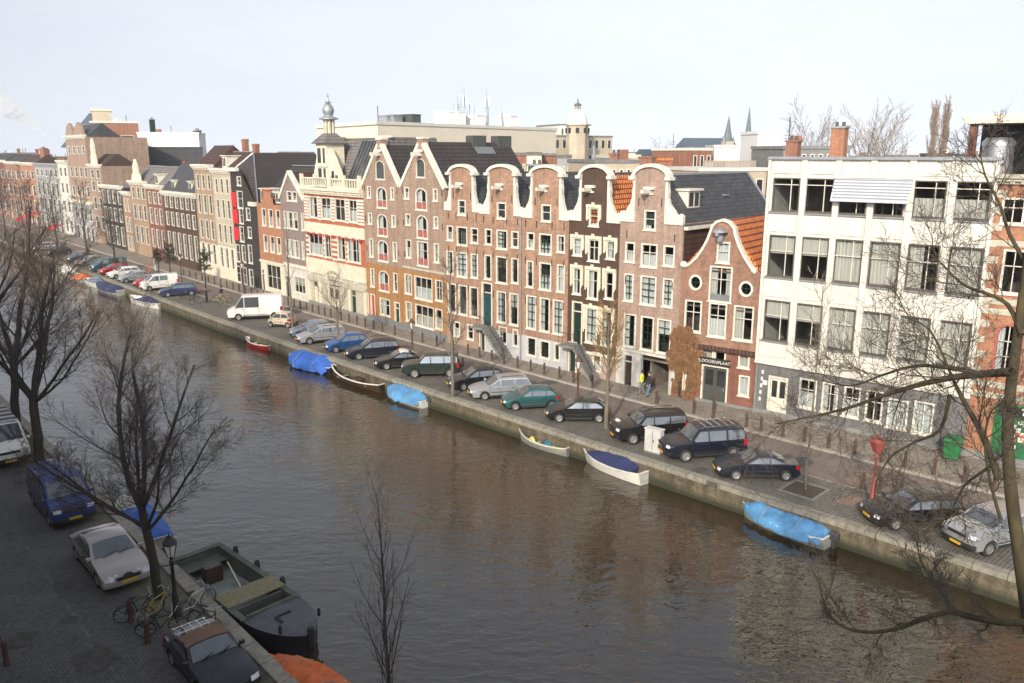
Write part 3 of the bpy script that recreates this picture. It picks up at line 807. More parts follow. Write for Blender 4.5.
def text(body, size, parent, loc, m, nm='lettering', rot=(R(90), 0, 0), depth=.01, align='CENTER'):
    c = bpy.data.curves.new(nm, 'FONT'); c.body = body; c.size = size; c.extrude = depth; c.align_x = align; c.align_y = 'CENTER'
    c.materials.append(MATS[m])
    o = bpy.data.objects.new(nm, c); COL.objects.link(o); o.parent = parent; o.location = loc; o.rotation_euler = rot
    bpy.context.view_layer.update(); me = bpy.data.meshes.new_from_object(o.evaluated_get(bpy.context.evaluated_depsgraph_get()))
    bpy.data.objects.remove(o); o = link(nm, me, parent, loc); o.rotation_euler = rot
    return o

# --- brick house with banded white stone, at the right edge
def banded_house():
    A = corner(982, 308); d = (FACADE[-1] - FACADE[-2]).normalized()
    h = House('brick_house', 'orange brick house with stone bands right of the white office block', None, None, a=A, b=A + d * 9.2)
    zt = h.Z(1003, 182)
    for (v, hh, st) in ((272, 44, 'cross'), (211, 26, 'cross')):
        h.row(st, v, hh, [(1013, 23), (1045, 24), (1078, 25)], [None, 'half'], cm='white_curtain')
    x, z, w, hh = h.size(1007, 349, 25, 50)
    for k in range(3): h.win('stone_arch', x + k * (h.L - 2 * x) / 2, z, w, hh, 'sides')
    gx = h.x_at(993, 2.0)
    h.door(gx + 1.1, 2.2, 3.3, 'green_paint', 0.15, 'green_paint', leafs=2, label='green double door painted with a white and red splash of graffiti')
    h.win('cross', gx + 4.6, 2.1, 2.2, 2.2, 'half')
    h.walls([(0, zt), (h.L, zt)], [(99, 'orange_brick', 'wall')], zt)
    band = []
    for v in (393, 382, 309, 299, 241): 
        z = h.Z(985, v); band.append((-.0, h.L, -.05, -.003, z - .22, z + .1))
    each('stone_band', 'cream_stone', h.root, band)
    each('stone_quoin', 'cream_stone', h.root, [(x0, x0 + (.45 if k % 2 else .3), -.04, -.004, 4.9 + k * .85, 5.28 + k * .85) for k in range(12) for x0 in (.0, h.L - .45)])
    b = MB(); b.box(0, h.L, -.09, -.004, 0, .55); b.build('plinth', 'grey_stone', h.root)
    b = MB(); r2 = random.Random(3)
    for k in range(16):
        x = gx + .9 + r2.gauss(.3, .35); z = 2.0 + r2.gauss(0, .4); b.box(x - .12, x + .12, .085, .094, z - .06 - r2.random() * .1, z + .1)
    b.build('graffiti', 'graffiti_white', h.root)
    b = MB()
    for k in range(7):
        x = gx + 1.0 + r2.gauss(.2, .2); z = 1.9 + r2.gauss(0, .2); b.box(x - .1, x + .1, .078, .0845, z - .08, z + .1)
    b.build('graffiti', 'graffiti_red', h.root)
    h.cornice(zt - .1, .5, .5, 'cream_stone')
    # stepped scrolled shoulder and roof top loggias
    r = h.roof_flat(zt + .25)
    px = h.S(983, 150)
    zt2 = zt + .25
    each('loggia_post', 'deep_red_brick', h.root, [(xx, xx + .35, .5, .85, zt2, zt2 + 2.7) for xx in (-1.75, 1.0)])
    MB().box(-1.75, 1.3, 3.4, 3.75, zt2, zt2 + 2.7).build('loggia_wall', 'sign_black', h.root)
    MB().box(-2.0, 1.5, .2, 4.0, zt2 + 2.7, zt2 + 3.15).build('loggia_roof', 'cream_paint', h.root)
    each('loggia_post', 'deep_red_brick', h.root, [(xx, xx + .4, .3, .7, zt2 - .9, zt2 + 3.3) for xx in (1.6, 8.4)])
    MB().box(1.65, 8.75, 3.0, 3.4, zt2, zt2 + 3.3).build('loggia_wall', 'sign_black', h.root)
    MB().box(1.52, 9.1, .1, 3.8, zt2 + 3.3, zt2 + 3.85).build('loggia_roof', 'cream_paint', h.root)
    MB().lathe([(.75, 0), (.75, 1.55), (.8, 1.56), (.8, 1.75), (.6, 2.0)], 20, (-.5, 1.6, zt2)).build('boiler_flue', 'metal_bright', h.root, smooth=40)
    b = MB(); b.tube([(.6, 2.2, zt2 + 3.1), (.6, 2.2, zt2 + 5.2)], .03, 5); b.lathe([(.05, 0), (.18, .1), (.2, .28), (.05, .42)], 8, (.6, 2.2, zt2 + 5.1)); b.build('vent_cowl', 'black_iron', h.root)
    return h
banded_house()

# --- white office block
def office():
    h = House('office_block', 'long white office block with grey stone ground floor and a blue striped awning', (756, 361), (982, 308), 'office block')
    zp = h.Z(769, 157.5); zg = h.Z(756, 361)
    cols1 = [785.9, 819, 852.3, 888.6, 929, 971.9]; w1 = [26.5, 28, 29, 31, 33, 35.5]
    wa = h.row('office_top', 194.5, 33, list(zip(cols1, w1)), [None, None, None, None, 'half', 'half'], cm='curtain_cloth')
    cols2 = [781.3, 813.9, 847.4, 883.7, 922, 964]; w2 = [25.6, 27.5, 28.5, 30, 32, 34]
    h.row('office', 255.8, 41, list(zip(cols2, w2)), ['blind', 'blind', 'full', 'full', 'left', 'full'], cm='curtain_cloth')
    cols3 = [776.4, 807.7, 840, 874, 912.4, 953]; w3 = [24.6, 26.5, 28, 29, 32, 33]
    h.row('office', 320.5, 40, list(zip(cols3, w3)), ['blind', 'blind', 'full', 'full', 'full', 'full'], cm='curtain_cloth')
    h.row('cross', 393.6, 29, [(807.6, 17), (829.7, 15.5), (851.5, 16), (874, 16.5)], ['half', 'sides', None, None])
    for u, v, w, hh in ((897.5, 414, 20, 29), (923, 418, 20, 32)):
        x, z, ww, h2 = h.size(u, v, w, hh); h.win('cross', x, z, ww, h2, 'full', cm='white_curtain', label='whitened ground floor window of the office block')
    dx = h.x_at(777, 1.2)
    h.door(dx, 1.25, 2.65, 'white_paint', .02, 'white_paint', leafs=2, glazed=True, transom=False, label='white double entrance door with dark glass')
    h.walls([(0, zp), (h.L, zp)], [(zg, 'grey_block', 'ground_floor'), (99, 'office_white', 'wall')], zp - .4)
    L = h.L
    mids = [0] + [(h.x_at(cols1[k] + w1[k] / 2, 12.9) + h.x_at(cols1[k + 1] - w1[k + 1] / 2, 12.9)) / 2 for k in range(5)] + [L]
    pil = []
    for k, x in enumerate(mids):
        w = .34
        x0, x1 = max(0, x - w / 2), min(L, x + w / 2)
        pil.append((x0, x1, -.16, -.002, zg + .02, zp - .12))
    each('pilaster', 'office_white', h.root, pil)
    pan = []
    for v0, v1 in ((212, 234), (277, 299), (342, 359), (158, 176)):
        za, zb = h.Z(775, v1), h.Z(775, v0)
        for k in range(6):
            pan.append((mids[k] + .3, mids[k + 1] - .3, -.07, -.002, za + .16, zb - .2))
    each('spandrel_panel', 'office_white', h.root, pan)
    pan = []
    for v in (211.5, 276.8, 341):
        z = h.Z(775, v)
        for k in range(6): pan.append((mids[k] + .19, mids[k + 1] - .19, -.13, -.051, z - .09, z - .01))
    each('window_sill', 'zinc', h.root, pan)
    b = MB(); b.box(-.05, L + .05, -.24, .3, zp - .11, zp + .06); b.build('parapet_cap', 'zinc', h.root)
    MB().box(-.02, L + .02, -.19, -.161, zg - .05, zg + .12).build('string_course', 'office_white', h.root)
    h.roof_flat(zp - .25, 'roof_felt')
    # awning over the third and fourth top windows
    xa, xb = mids[2] - .12, mids[4] + .12
    zt = h.Z(852, 177.5); zb = h.Z(852, 198)
    b = MB(); n = 14
    for k in range(n):
        b.m = k % 2
        f0, f1 = k / n, (k + 1) / n
        y0, y1 = -.25 - .5 * f0, -.25 - .5 * f1; z0, z1 = zt + (zb - zt) * f0, zt + (zb - zt) * f1
        b.quad((xa, y1, z1), (xb, y1, z1), (xb, y0, z0), (xa, y0, z0))
    b.m = 0
    b.quad((xa, -.75, zb - .18), (xb, -.75, zb - .18), (xb, -.75, zb), (xa, -.75, zb))
    a = b.build('awning', ['awning_light', 'awning_cloth'], h.root)
    a['label'] = 'blue and white striped awning over two top floor windows'
    b = MB()
    for x in (xa + .05, xb - .05): b.bar((x, -.2, zt - .1), (x, -.75, zb), .05)
    b.box(xa, xb, -.32, -.163, zt - .02, zt + .16); b.build('awning_frame', 'office_white', h.root)
    b = MB()
    x = .35
    for k in range(5): b.box(x + .02 * k, x + .14 + .02 * k, -.012, -.003, .9 + .45 * k, 1.15 + .45 * k)
    b.box(.55, .85, -.012, -.003, 2.0, 2.3); b.build('graffiti', 'graffiti_white', h.root)
    MB().box(-.0, L, -.06, -.003, 0, .35).build('plinth', 'grey_stone', h.root)
    b = MB(); b.tube([(.12, -.08, .1), (.12, -.08, zg)], .05, 6); b.build('drainpipe', 'zinc', h.root)
    return h
HO = office()

# --- small house with a bell gable
def bell():
    h = House('bell_gable_house', 'small brown brick house with a curved bell gable, two round windows and brown creeper', (681.3, 266.7), (756, 361))
    h.win('plain', *h.size(723.4, 252.3, 12.7, 20.6), 'full', cm='white_curtain')
    x, z, w, hh = h.size(720.5, 284, 22.5, 35); h.win('cross', x, z, w, hh, 'sides', cm='curtain_cloth', label='large loft window with a grey panel below')
    MB().box(x - w / 2 + .1, x + w / 2 - .1, -.04, .03, z - hh / 2 + .05, z - hh / 2 + hh * .2).build('grey_panel', 'blue_stone', h.root)
    h.floors.append(z - hh / 2 - .5)
    for u, v in ((695.5, 282.5), (746, 289)):
        x, z, _, hh = h.size(u, v, 10, 15.5); h.win('round', x, z, .92, hh, None, sill=False)
    h.row('cross', 316, 31, [(693, 16.5), (717.4, 17.7, 33), (743.3, 19.5, 33)], [None, 'half', None])
    x, z, w, hh = h.size(707.5, 353.5, 12, 14.5); h.win('small', x, z, w, hh, 'full', cm='curtain_cloth')
    x, z, w, hh = h.size(720, 356.5, 11.5, 14.5); h.win('small', x, z, w, hh, None)
    x, z, w, hh = h.size(744, 361, 11, 13.5); h.win('small', x, z, w, hh, 'full', cm='curtain_cloth')
    x, z, w, hh = h.size(744, 385.7, 10.5, 20); h.win('small', x, z, w, hh, 'full', cm='white_curtain')
    dx = h.x_at(714, 1.3)
    h.door(dx, 1.85, 2.65, 'shutter_grey', .05, 'white_paint', leafs=2, glazed=True, transom=False, label='grey double shop door with small panes')
    h.door(h.x_at(683, 1.1) + .25, .6, 1.9, 'white_paint', .25, 'cream_paint', transom=False)
    G_ = h.poly([(683, 266), (689, 264.5), (697, 257), (703, 248.5), (708, 239), (711, 231), (712.5, 226), (717, 221.5), (723.6, 219.5), (730, 222), (735, 228), (736.5, 236), (740, 246), (745, 256.5), (751, 266), (756, 273)])
    zs0, zs1 = G_[0][1], G_[-1][1]
    h.walls([(0, zs0)] + G_ + [(h.L, zs1)], [(h.Z(681, 345.5), 'deep_red_brick', 'ground_floor'), (99, 'brown_red_brick', 'wall')], min(zs0, zs1) - .1)
    h.ribbon(G_, .06, .10, -.14, .3)
    b = MB(); b.lathe([(.05, -.22), (.2, -.16), (.26, 0), (.2, .16), (.06, .24)], 12, (G_[0][0] + .05, 0, zs0 + .1)); b.build('gable_scroll', 'white_paint', h.root, smooth=60)
    b = MB(); b.lathe([(.05, -.2), (.16, -.14), (.2, 0), (.16, .14), (.06, .2)], 12, (G_[-1][0] - .15, 0, zs1 + .15)); b.build('gable_scroll', 'white_paint', h.root, smooth=60)
    x, z = h.sz(722, 235); b = MB(); b.box(x - .1, x + .1, -.9, .2, z, z + .2); b.lathe([(.5, 0), (.42, .12), (.1, .26)], 12, (x, -.35, z + .2)); b.lathe([(.2, -.35), (.28, 0)], 10, (x, -.35, z - .02)); b.build('hoist_beam', 'zinc', h.root)
    z = h.Z(681, 343); MB().box(0, h.L, -.14, -.003, z - .22, z + .12).build('string_course', 'brown_tile', h.root)
    MB().box(0, h.L, -.08, -.003, 0, .3).build('plinth', 'grey_stone', h.root)
    # shop name board
    zz = 2.98
    sb = MB().box(dx - 1.15, dx + 1.05, -.1, -.003, zz - .24, zz + .24).build('sign_board', 'sign_black', h.root)
    text('A.DOORNPLAAT', .30, sb, (dx - .05, -.112, zz), 'white_paint')
    h.roof_perp(0, h.L, min(zs0, zs1) - .1, max(q[1] for q in G_) - .1, 'orange_tile', .3, h.deep)
    return h
HB = bell()

# creeper on the bell gable house
def creeper():
    h = HB
    t = thing('wall_creeper', 'dense brown leafless creeper climbing the left side of the bell gable house', 'climbing plant', (h.A.x, h.A.y, 0.116), h.rz)
    r = random.Random(5)
    xc, zc = h.sz(686.5, 358)
    cz = h.Z(687, 327); bz = h.Z(687, 372)
    lf = MB(); st = MB()
    def inside(x, z):
        if z > cz or z < 0: return False
        f = (z - bz) / (cz - bz)
        hw = 1.2 * (1 - max(0, f - .55) ** 2 * 3.4) if f > 0 else .95 + .2 * f
        xx = x - (xc - (.12 if f > .3 else 0)) + .15 * math.sin(z * 3) + .3 * mnoise.noise(Vector((x * 2, z * 2, 3))) + .22 * mnoise.noise(Vector((x * 6, z * 4, 7)))
        if f < .0 and -.34 < xx < .12: return False
        return abs(xx) < hw
    for k in range(36000):
        x = xc + r.uniform(-1.6, 1.6); z = r.uniform(0.05, cz)
        if not inside(x, z) or (mnoise.noise(Vector((x * 5, z * 3.2, 21))) < -.18 and r.random() < .85): continue
        bulge = max(.05, .42 * (1 - ((x - xc) / 1.35) ** 2)) * (.75 + .9 * mnoise.noise(Vector((x * 2.2, z * 1.6, 9))))
        y = -abs(bulge * r.random() ** .5) - .02
        a = r.uniform(-.5, .5); l = r.uniform(.08, .34); w = r.uniform(.006, .016)
        dx, dz = math.sin(a) * l, -math.cos(a) * l
        lf.add([(x - w, y, z), (x + w, y - r.uniform(-.02, .02), z), (x + dx, y - r.uniform(-.03, .07), z + dz)], [(0, 1, 2)])
    for k in range(9):
        x = xc + r.uniform(-.75, .75)
        st.tube([(x, -.1, 0), (x + r.uniform(-.1, .1), -.12, 1.2), (x + r.uniform(-.25, .25), -.14, 2.6), (x + r.uniform(-.4, .4), -.1, cz - .5)], [.035, .03, .022, .01], 5)
    st.build('stem', 'dark_wood', t); lf.build('twigs', 'creeper_leaf', t)
creeper()

# --- pink brick neck gable house
def pink():
    h = House('neck_gable_house', 'pale pink neck gable house with a long slate roof and an open dark garage', (619, 270), (681.3, 266.7))
    h.row('plain', 220, 19.5, [(650, 11.5)], [None])
    h.row(['plain', 'cross', 'plain'], 252, 19.5, [(630, 9.3), (649.2, 16, 22.5), (669, 11)], ['half', 'half', 'half'], cm='white_curtain')
    h.row('dark_sash', 287.4, 27, [(628.8, 8.8), (648.2, 15.5, 28), (667.8, 10)], ['full'], cm='white_curtain')
    h.row('dark_sash', 330.4, 33, [(629.8, 12), (647, 12.8), (663.8, 13.5)], ['sides', None, None], cm='white_curtain')
    zs = h.Z(619, 219.5); zt = h.Z(650, 178)
    xl, xr = h.S(635.6, 195), h.S(666, 195)
    zg = h.Z(619, 349)
    gx0, gx1 = h.x_at(641, 1.4), h.x_at(669, 1.4)
    gw = gx1 - gx0; gz = 2.7
    h.hole('rect', (gx0 + gx1) / 2, gz / 2 + .02, gw, gz)
    h.door(h.x_at(628, 1.3), .85, 2.3, 'dark_wood', .12, 'white_paint')
    out = h.neck(xl, xr, zs, zt, .8, .0, h.L, 1.05)
    h.walls(out, [(zg, 'white_plaster', 'ground_floor'), (99, 'pink_brick', 'wall')], zs)
    h.hoist(h.x_at(650, zt - .6), zt - 1.0)
    b = MB(); b.box(gx0 + .01, gx1 - .01, .3, 4.0, 0.0, .06); b.box(gx0, gx1, 3.9, 4.0, .06, gz); b.build('garage_inside', 'room_dark', h.root)
    b = MB(); b.box(gx0 - .12, gx0 - .001, -.04, .2, 0, gz + .12); b.box(gx1 + .001, gx1 + .12, -.04, .2, 0, gz + .12); b.box(gx0, gx1, -.04, .2, gz + .03, gz + .12); b.build('garage_frame', 'pale_plaster', h.root)
    dp = h.depth_for(748, h.L / 2); h.deep = dp
    r = h.roof_perp(0, h.L + .15, zs - .25, zt + .15, 'slate', .2, dp)
    MB().bar((h.L / 2, .3, zt + .2), (h.L / 2, dp, zt + .2), .3, .14).build('ridge', 'zinc', r); MB().bar((h.L / 2 + .1, dp, zt + .15), (h.L + .15, dp, zs - .2), .16, .12).build('verge', 'zinc', r)
    MB().box(h.L - .02, h.L + .03, .15, dp, 5.5, zs - .25).build('tiled_side', 'brown_tile', h.root); MB().box(h.L + .03, h.L + .3, .1, dp * .5, zs - .42, zs - .2).build('gutter', 'white_paint', h.root)
    xd = h.L * .80; zd = zs - .2 + (zt - zs) * .38; yd = h.depth_for(693, xd); b = MB(); b.box(xd - 1.6, xd + .25, yd - .75, yd + .75, zd - .3, zd + 1.15); b.build('dormer', 'white_paint', r)
    b = MB(); b.box(xd - 1.7, xd + .45, yd - .9, yd + .9, zd + 1.152, zd + 1.28); b.build('dormer_roof', 'white_paint', r); each('dormer_pane', 'dim_glass', r, [(xd + .24, xd + .27, yd + q, yd + q + .5, zd + .1, zd + 1.0) for q in (-.6, .1)])
    ys = h.depth_for(727, h.L * .75); zz = zt - (zt - zs) * .5; MB().bar((h.L * .75, ys - .25, zz + .12), (h.L * .75, ys + .25, zz + .12), .5, .1).build('roof_light', 'metal_bright', r)
    h.anchors([(x, zs + dz) for x in (.6, h.L - .6) for dz in (-1.0, -4.2)] + [(xl + .3, zs + 1.3), (xr - .3, zs + 1.3)])
    MB().box(-.0, h.L, -.1, -.003, zg - .03, zg + .16).build('string_course', 'white_plaster', h.root)
pink()

# --- dark brown neck gable house
def stoop(h, x_land, z_land, x_end, dep, land_w, side_m, x_side=None, door_x=None):
    """raised landing with a stone stair running down along the front, iron railing"""
    st = MB(); n = 11; sg = 1 if x_end > x_land else -1
    x0 = x_land + sg * land_w / 2
    st.box(x_land - land_w / 2, x_land + land_w / 2, -dep, -.02, z_land - .16, z_land)
    run = (x_end - x0) / n
    for k in range(n):
        z = .116 + (z_land - .116) * (n - 1 - k) / n
        a, b_ = sorted((x0 + run * k, x0 + run * (k + 1.15)))
        st.box(a, b_, -dep, -.02, z - .15, z + (z_land - .116) / n - .15)
    o = st.build('stoop', 'grey_stone', h.root)
    rl = MB()
    def rail(y):
        rl.tube([(x_land - sg * land_w / 2, y, z_land + .95), (x0, y, z_land + .95), (x_end, y, 1.05)], .028, 5)
        for k in range(10):
            f = k / 9; x = x0 + (x_end - x0) * f; zb = z_land + (.116 - z_land) * f
            rl.tube([(x, y, zb), (x, y, zb + .95)], .014, 4)
        for k in range(4):
            x = x_land - sg * land_w / 2 + sg * land_w * k / 4
            rl.tube([(x, y, z_land), (x, y, z_land + .95)], .014, 4)
        rl.tube([(x_end, y, .116), (x_end, y, 1.15)], .04, 5)
    rail(-dep + .05)
    rl.build('railing', 'black_iron', o)
    return o
def dark():
    h = House('neck_gable_house', 'dark brown brick neck gable house with ornate cream window surrounds', (568.5, 255), (619, 270))
    ws = []
    def r_(style, v, hh, cols, cu): ws.extend(h.row(style, v, hh, cols, cu, cm='white_curtain'))
    r_('plain', 217, 18, [(594, 9.5)], ['full'])
    r_(['plain', 'cross', 'plain'], 246.6, 17.5, [(577.6, 8.6), (593.9, 11, 21.5), (610.7, 8.4)], ['full', None, 'left'])
    r_(['plain', 'cross', 'plain'], 281, 26, [(577, 7.8), (593, 10.6, 28.5), (609.4, 8.2)], ['sides', 'sides', None])
    r_('dark_sash', 325.6, 34.5, [(591.3, 11.2), (606.6, 11)], ['full', 'sides'])
    zs = h.Z(568.5, 218.5); zt = h.Z(594, 177)
    xl, xr = h.S(582, 195), h.S(608, 195)
    zg = h.Z(568, 349); zl = h.Z(571, 342)
    h.door(h.x_at(577, zl + 1.2), 1.0, 3.2, 'dark_green_paint', zl, 'cream_paint')
    out = h.neck(xl, xr, zs, zt, .75, 0, h.L, 1.05)
    h.door(.55, .8, 2.35, 'dark_green_paint', .13, 'white_paint', glazed=True, transom=False, label='dark green glazed basement door')
    h.win('small', h.L * .62, 1.35, .8, 1.4, 'half')
    h.walls(out, [(zg, 'painted_brick', 'ground_floor'), (99, 'dark_brown_brick', 'wall')], zs)
    # carved surrounds
    for o in ws:
        b = MB(); x = z = 0.0
        me = o.data; xs = [v.co.x for v in me.vertices]; zs_ = [v.co.z for v in me.vertices]
        w = max(xs) - min(xs) - .16; hh = max(zs_) - min(zs_) - .1
        b.box(x - w / 2 - .22, x + w / 2 + .22, -.14, -.003, z + hh / 2 + .02, z + hh / 2 + .24)
        b.box(x - .14, x + .14, -.17, -.142, z + hh / 2 + .03, z + hh / 2 + .4)
        for sg in (-1, 1):
            xx = x + sg * (w / 2 + .13)
            b.box(xx - .1, xx + .1, -.1, -.003, z - hh * .12, z + hh / 2 + .017)
            b.box(xx - .06, xx + .06, -.12, -.103, z - hh * .2, z + hh / 2 - .2)
        b.build('window_surround', 'cream_paint', o)
    h.hoist(h.x_at(591, zt - .7), zt - 1.0, 'cream_paint')
    h.roof_perp(0, h.L, zs - .2, zt + .1, 'orange_tile', .2, 12)
    MB().box(0, h.L, -.12, -.003, zg - .04, zg + .16).build('string_course', 'cream_paint', h.root)
    stoop(h, h.x_at(576, zl), zl, h.x_at(601, .6), 1.25, 1.5, 'grey_stone')
dark()

# --- three red brick neck gable houses
def red(name_label, cl, cr, nl, nr, vs_, vt, rows, zone, extra, roof_z=None, roof_m='slate', anchors=True):
    h = House('neck_gable_house', name_label, cl, cr)
    for a in rows: h.row(*a[:4], a[4], **(a[5] if len(a) > 5 else {}))
    zs = h.Z(cl[0], vs_); zt = h.Z((nl + nr) / 2, vt)
    xl, xr = h.S(nl, 190), h.S(nr, 190)
    extra(h)
    out = h.neck(xl, xr, zs, zt, .62, 0, h.L, 1.0)
    h.walls(out, zone(h) + [(99, 'red_brick', 'wall')], zs)
    h.hoist(h.x_at((nl + nr) / 2 - 1.5, zt - .7), zt - 1.15)
    r = h.roof_perp(0, h.L, zs - .2, zt + .05, roof_m, .2, 12)
    if roof_z: y0 = 2.2; xs = h.L * .74; zz = zt - (zt - zs) * .5; P = [(xs + .5, y0, zz - .55), (xs + .5, y0 + 1.6, zz - .55), (xs - .25, y0 + 1.6, zz + .42), (xs - .25, y0, zz + .42)]; MB().add([(x + .08, y, z + .12) for x, y, z in P], [(0, 1, 2, 3)]).build('skylight', 'pale_plaster', r)
    h.anchors([(x, zs + dz) for x in (.45, h.L * .33, h.L * .66, h.L - .45) for dz in (-.55, -3.4, -6.6)] + [(xl + .25, zs + 1.2), (xr - .25, zs + 1.2)])
    return h
ZR = 16.9
def ex1(h):
    h.win('plain', h.L * .3, 1.5, .8, 1.3, 'half'); h.win('plain', h.L * .7, 1.5, .8, 1.3, None)
h1 = red('red brick neck gable house with brown blinds beside the double gabled warehouse', (445, 217), (480, 220), 451.4, 472.5, 208.8, 173.5,
    [('plain', 207.5, 15, [(461.8, 7.4)], [None]),
     (['plain', 'dark_sash', 'plain'], 233, 14.5, [(450, 6), (462, 10.3, 18), (474.5, 7.2)], [None]),
     (['dark_sash'] * 3, 262.5, 23, [(450, 6.5), (462, 10.3, 24), (474.5, 7)], ['sides', 'full', 'full']),
     (['dark_sash', 'dark_sash', 'dark_sash'], 298, 29, [(452, 8), (463, 8.6), (474, 8.4)], ['blind', 'blind', 'blind'], dict(cm='brown_blind'))],
    lambda h: [(h.Z(446, 318), 'buff_brick', 'ground_floor')], ex1, ZR, 'slate')
def ex2(h):
    zl = h.Z(487, 325)
    h.door(h.x_at(487, zl + 1.3), 1.25, 3.6, 'teal_paint', zl, 'white_paint', label='teal front door in a tall white surround at the top of the stoop')
    h.door(h.x_at(477.5 + 5, 1.3), .75, 2.2, 'dark_green_paint', .13, 'white_paint', transom=False)
    h.win('dark_sash', h.x_at(503, 1.9), 1.85, .95, 1.4, None); h.win('dark_sash', h.x_at(515.5, 1.9), 1.85, .6, 1.4, None)
    stoop(h, h.x_at(487.5, zl), zl, h.x_at(514, .4), 1.3, 1.5, 'grey_stone')
h2 = red('red brick neck gable house with a teal front door up a stone stoop', (480, 220), (521.7, 217), 490, 514.3, 212.2, 174,
    [('plain', 210.6, 16, [(501.5, 9)], [None]),
     (['plain', 'dark_sash', 'plain'], 236.7, 15.5, [(488.4, 6.5), (502, 10.6, 18.5), (515, 7)], [None, None, 'full'], dict(cm='brown_blind')),
     (['dark_sash', 'dark_sash', 'dark_sash'], 267, 24, [(488, 6.7), (501.7, 11, 26), (515, 6.8)], [None, 'blind', 'blind'], dict(cm='brown_blind')),
     (['dark_sash', 'dark_sash'], 307, 31, [(501.5, 9), (514, 8.6)], ['left', None])],
    lambda h: [(h.Z(481, 327), 'pale_plaster', 'ground_floor')], ex2, ZR, 'slate')
def ex3(h):
    for u, v, w, hh in ((531.5, 346.6, 9.2, 18.5), (544.7, 349.6, 9.6, 17.5), (557, 352, 5.5, 17)):
        x, z, ww, h2_ = h.size(u, v, w, hh); h.win('dark_sash', x, z, ww, h2_, None)
h3 = red('red brick neck gable house with a pale basement, left of the dark brown house', (521.7, 217), (568.5, 255), 533, 560, 216, 175,
    [('plain', 213, 16.5, [(546.2, 9.6)], [None]),
     (['plain', 'dark_sash3', 'plain'], 240.7, 16.2, [(530.7, 7.4), (545.4, 12.3, 20), (561, 7.8)], ['half', None, None]),
     (['dark_sash', 'dark_sash3', 'plain'], 274, 26, [(530, 6.6), (545.3, 11.6, 26.5), (560.8, 7.5)], [None, 'half', 'full']),
     (['dark_sash', 'dark_sash', 'dark_sash'], 312.3, 33, [(531.3, 9.6), (544.7, 9.7), (558, 10)], ['full', 'sides', 'full'])],
    lambda h: [(h.Z(522, 334.5), 'pale_plaster', 'ground_floor')], ex3)
b = MB(); b.tube([(0, -.1, 0.1), (0, -.1, h3.Z(522, 217))], .055, 6)
b.build('drainpipe', 'zinc', h3.root)

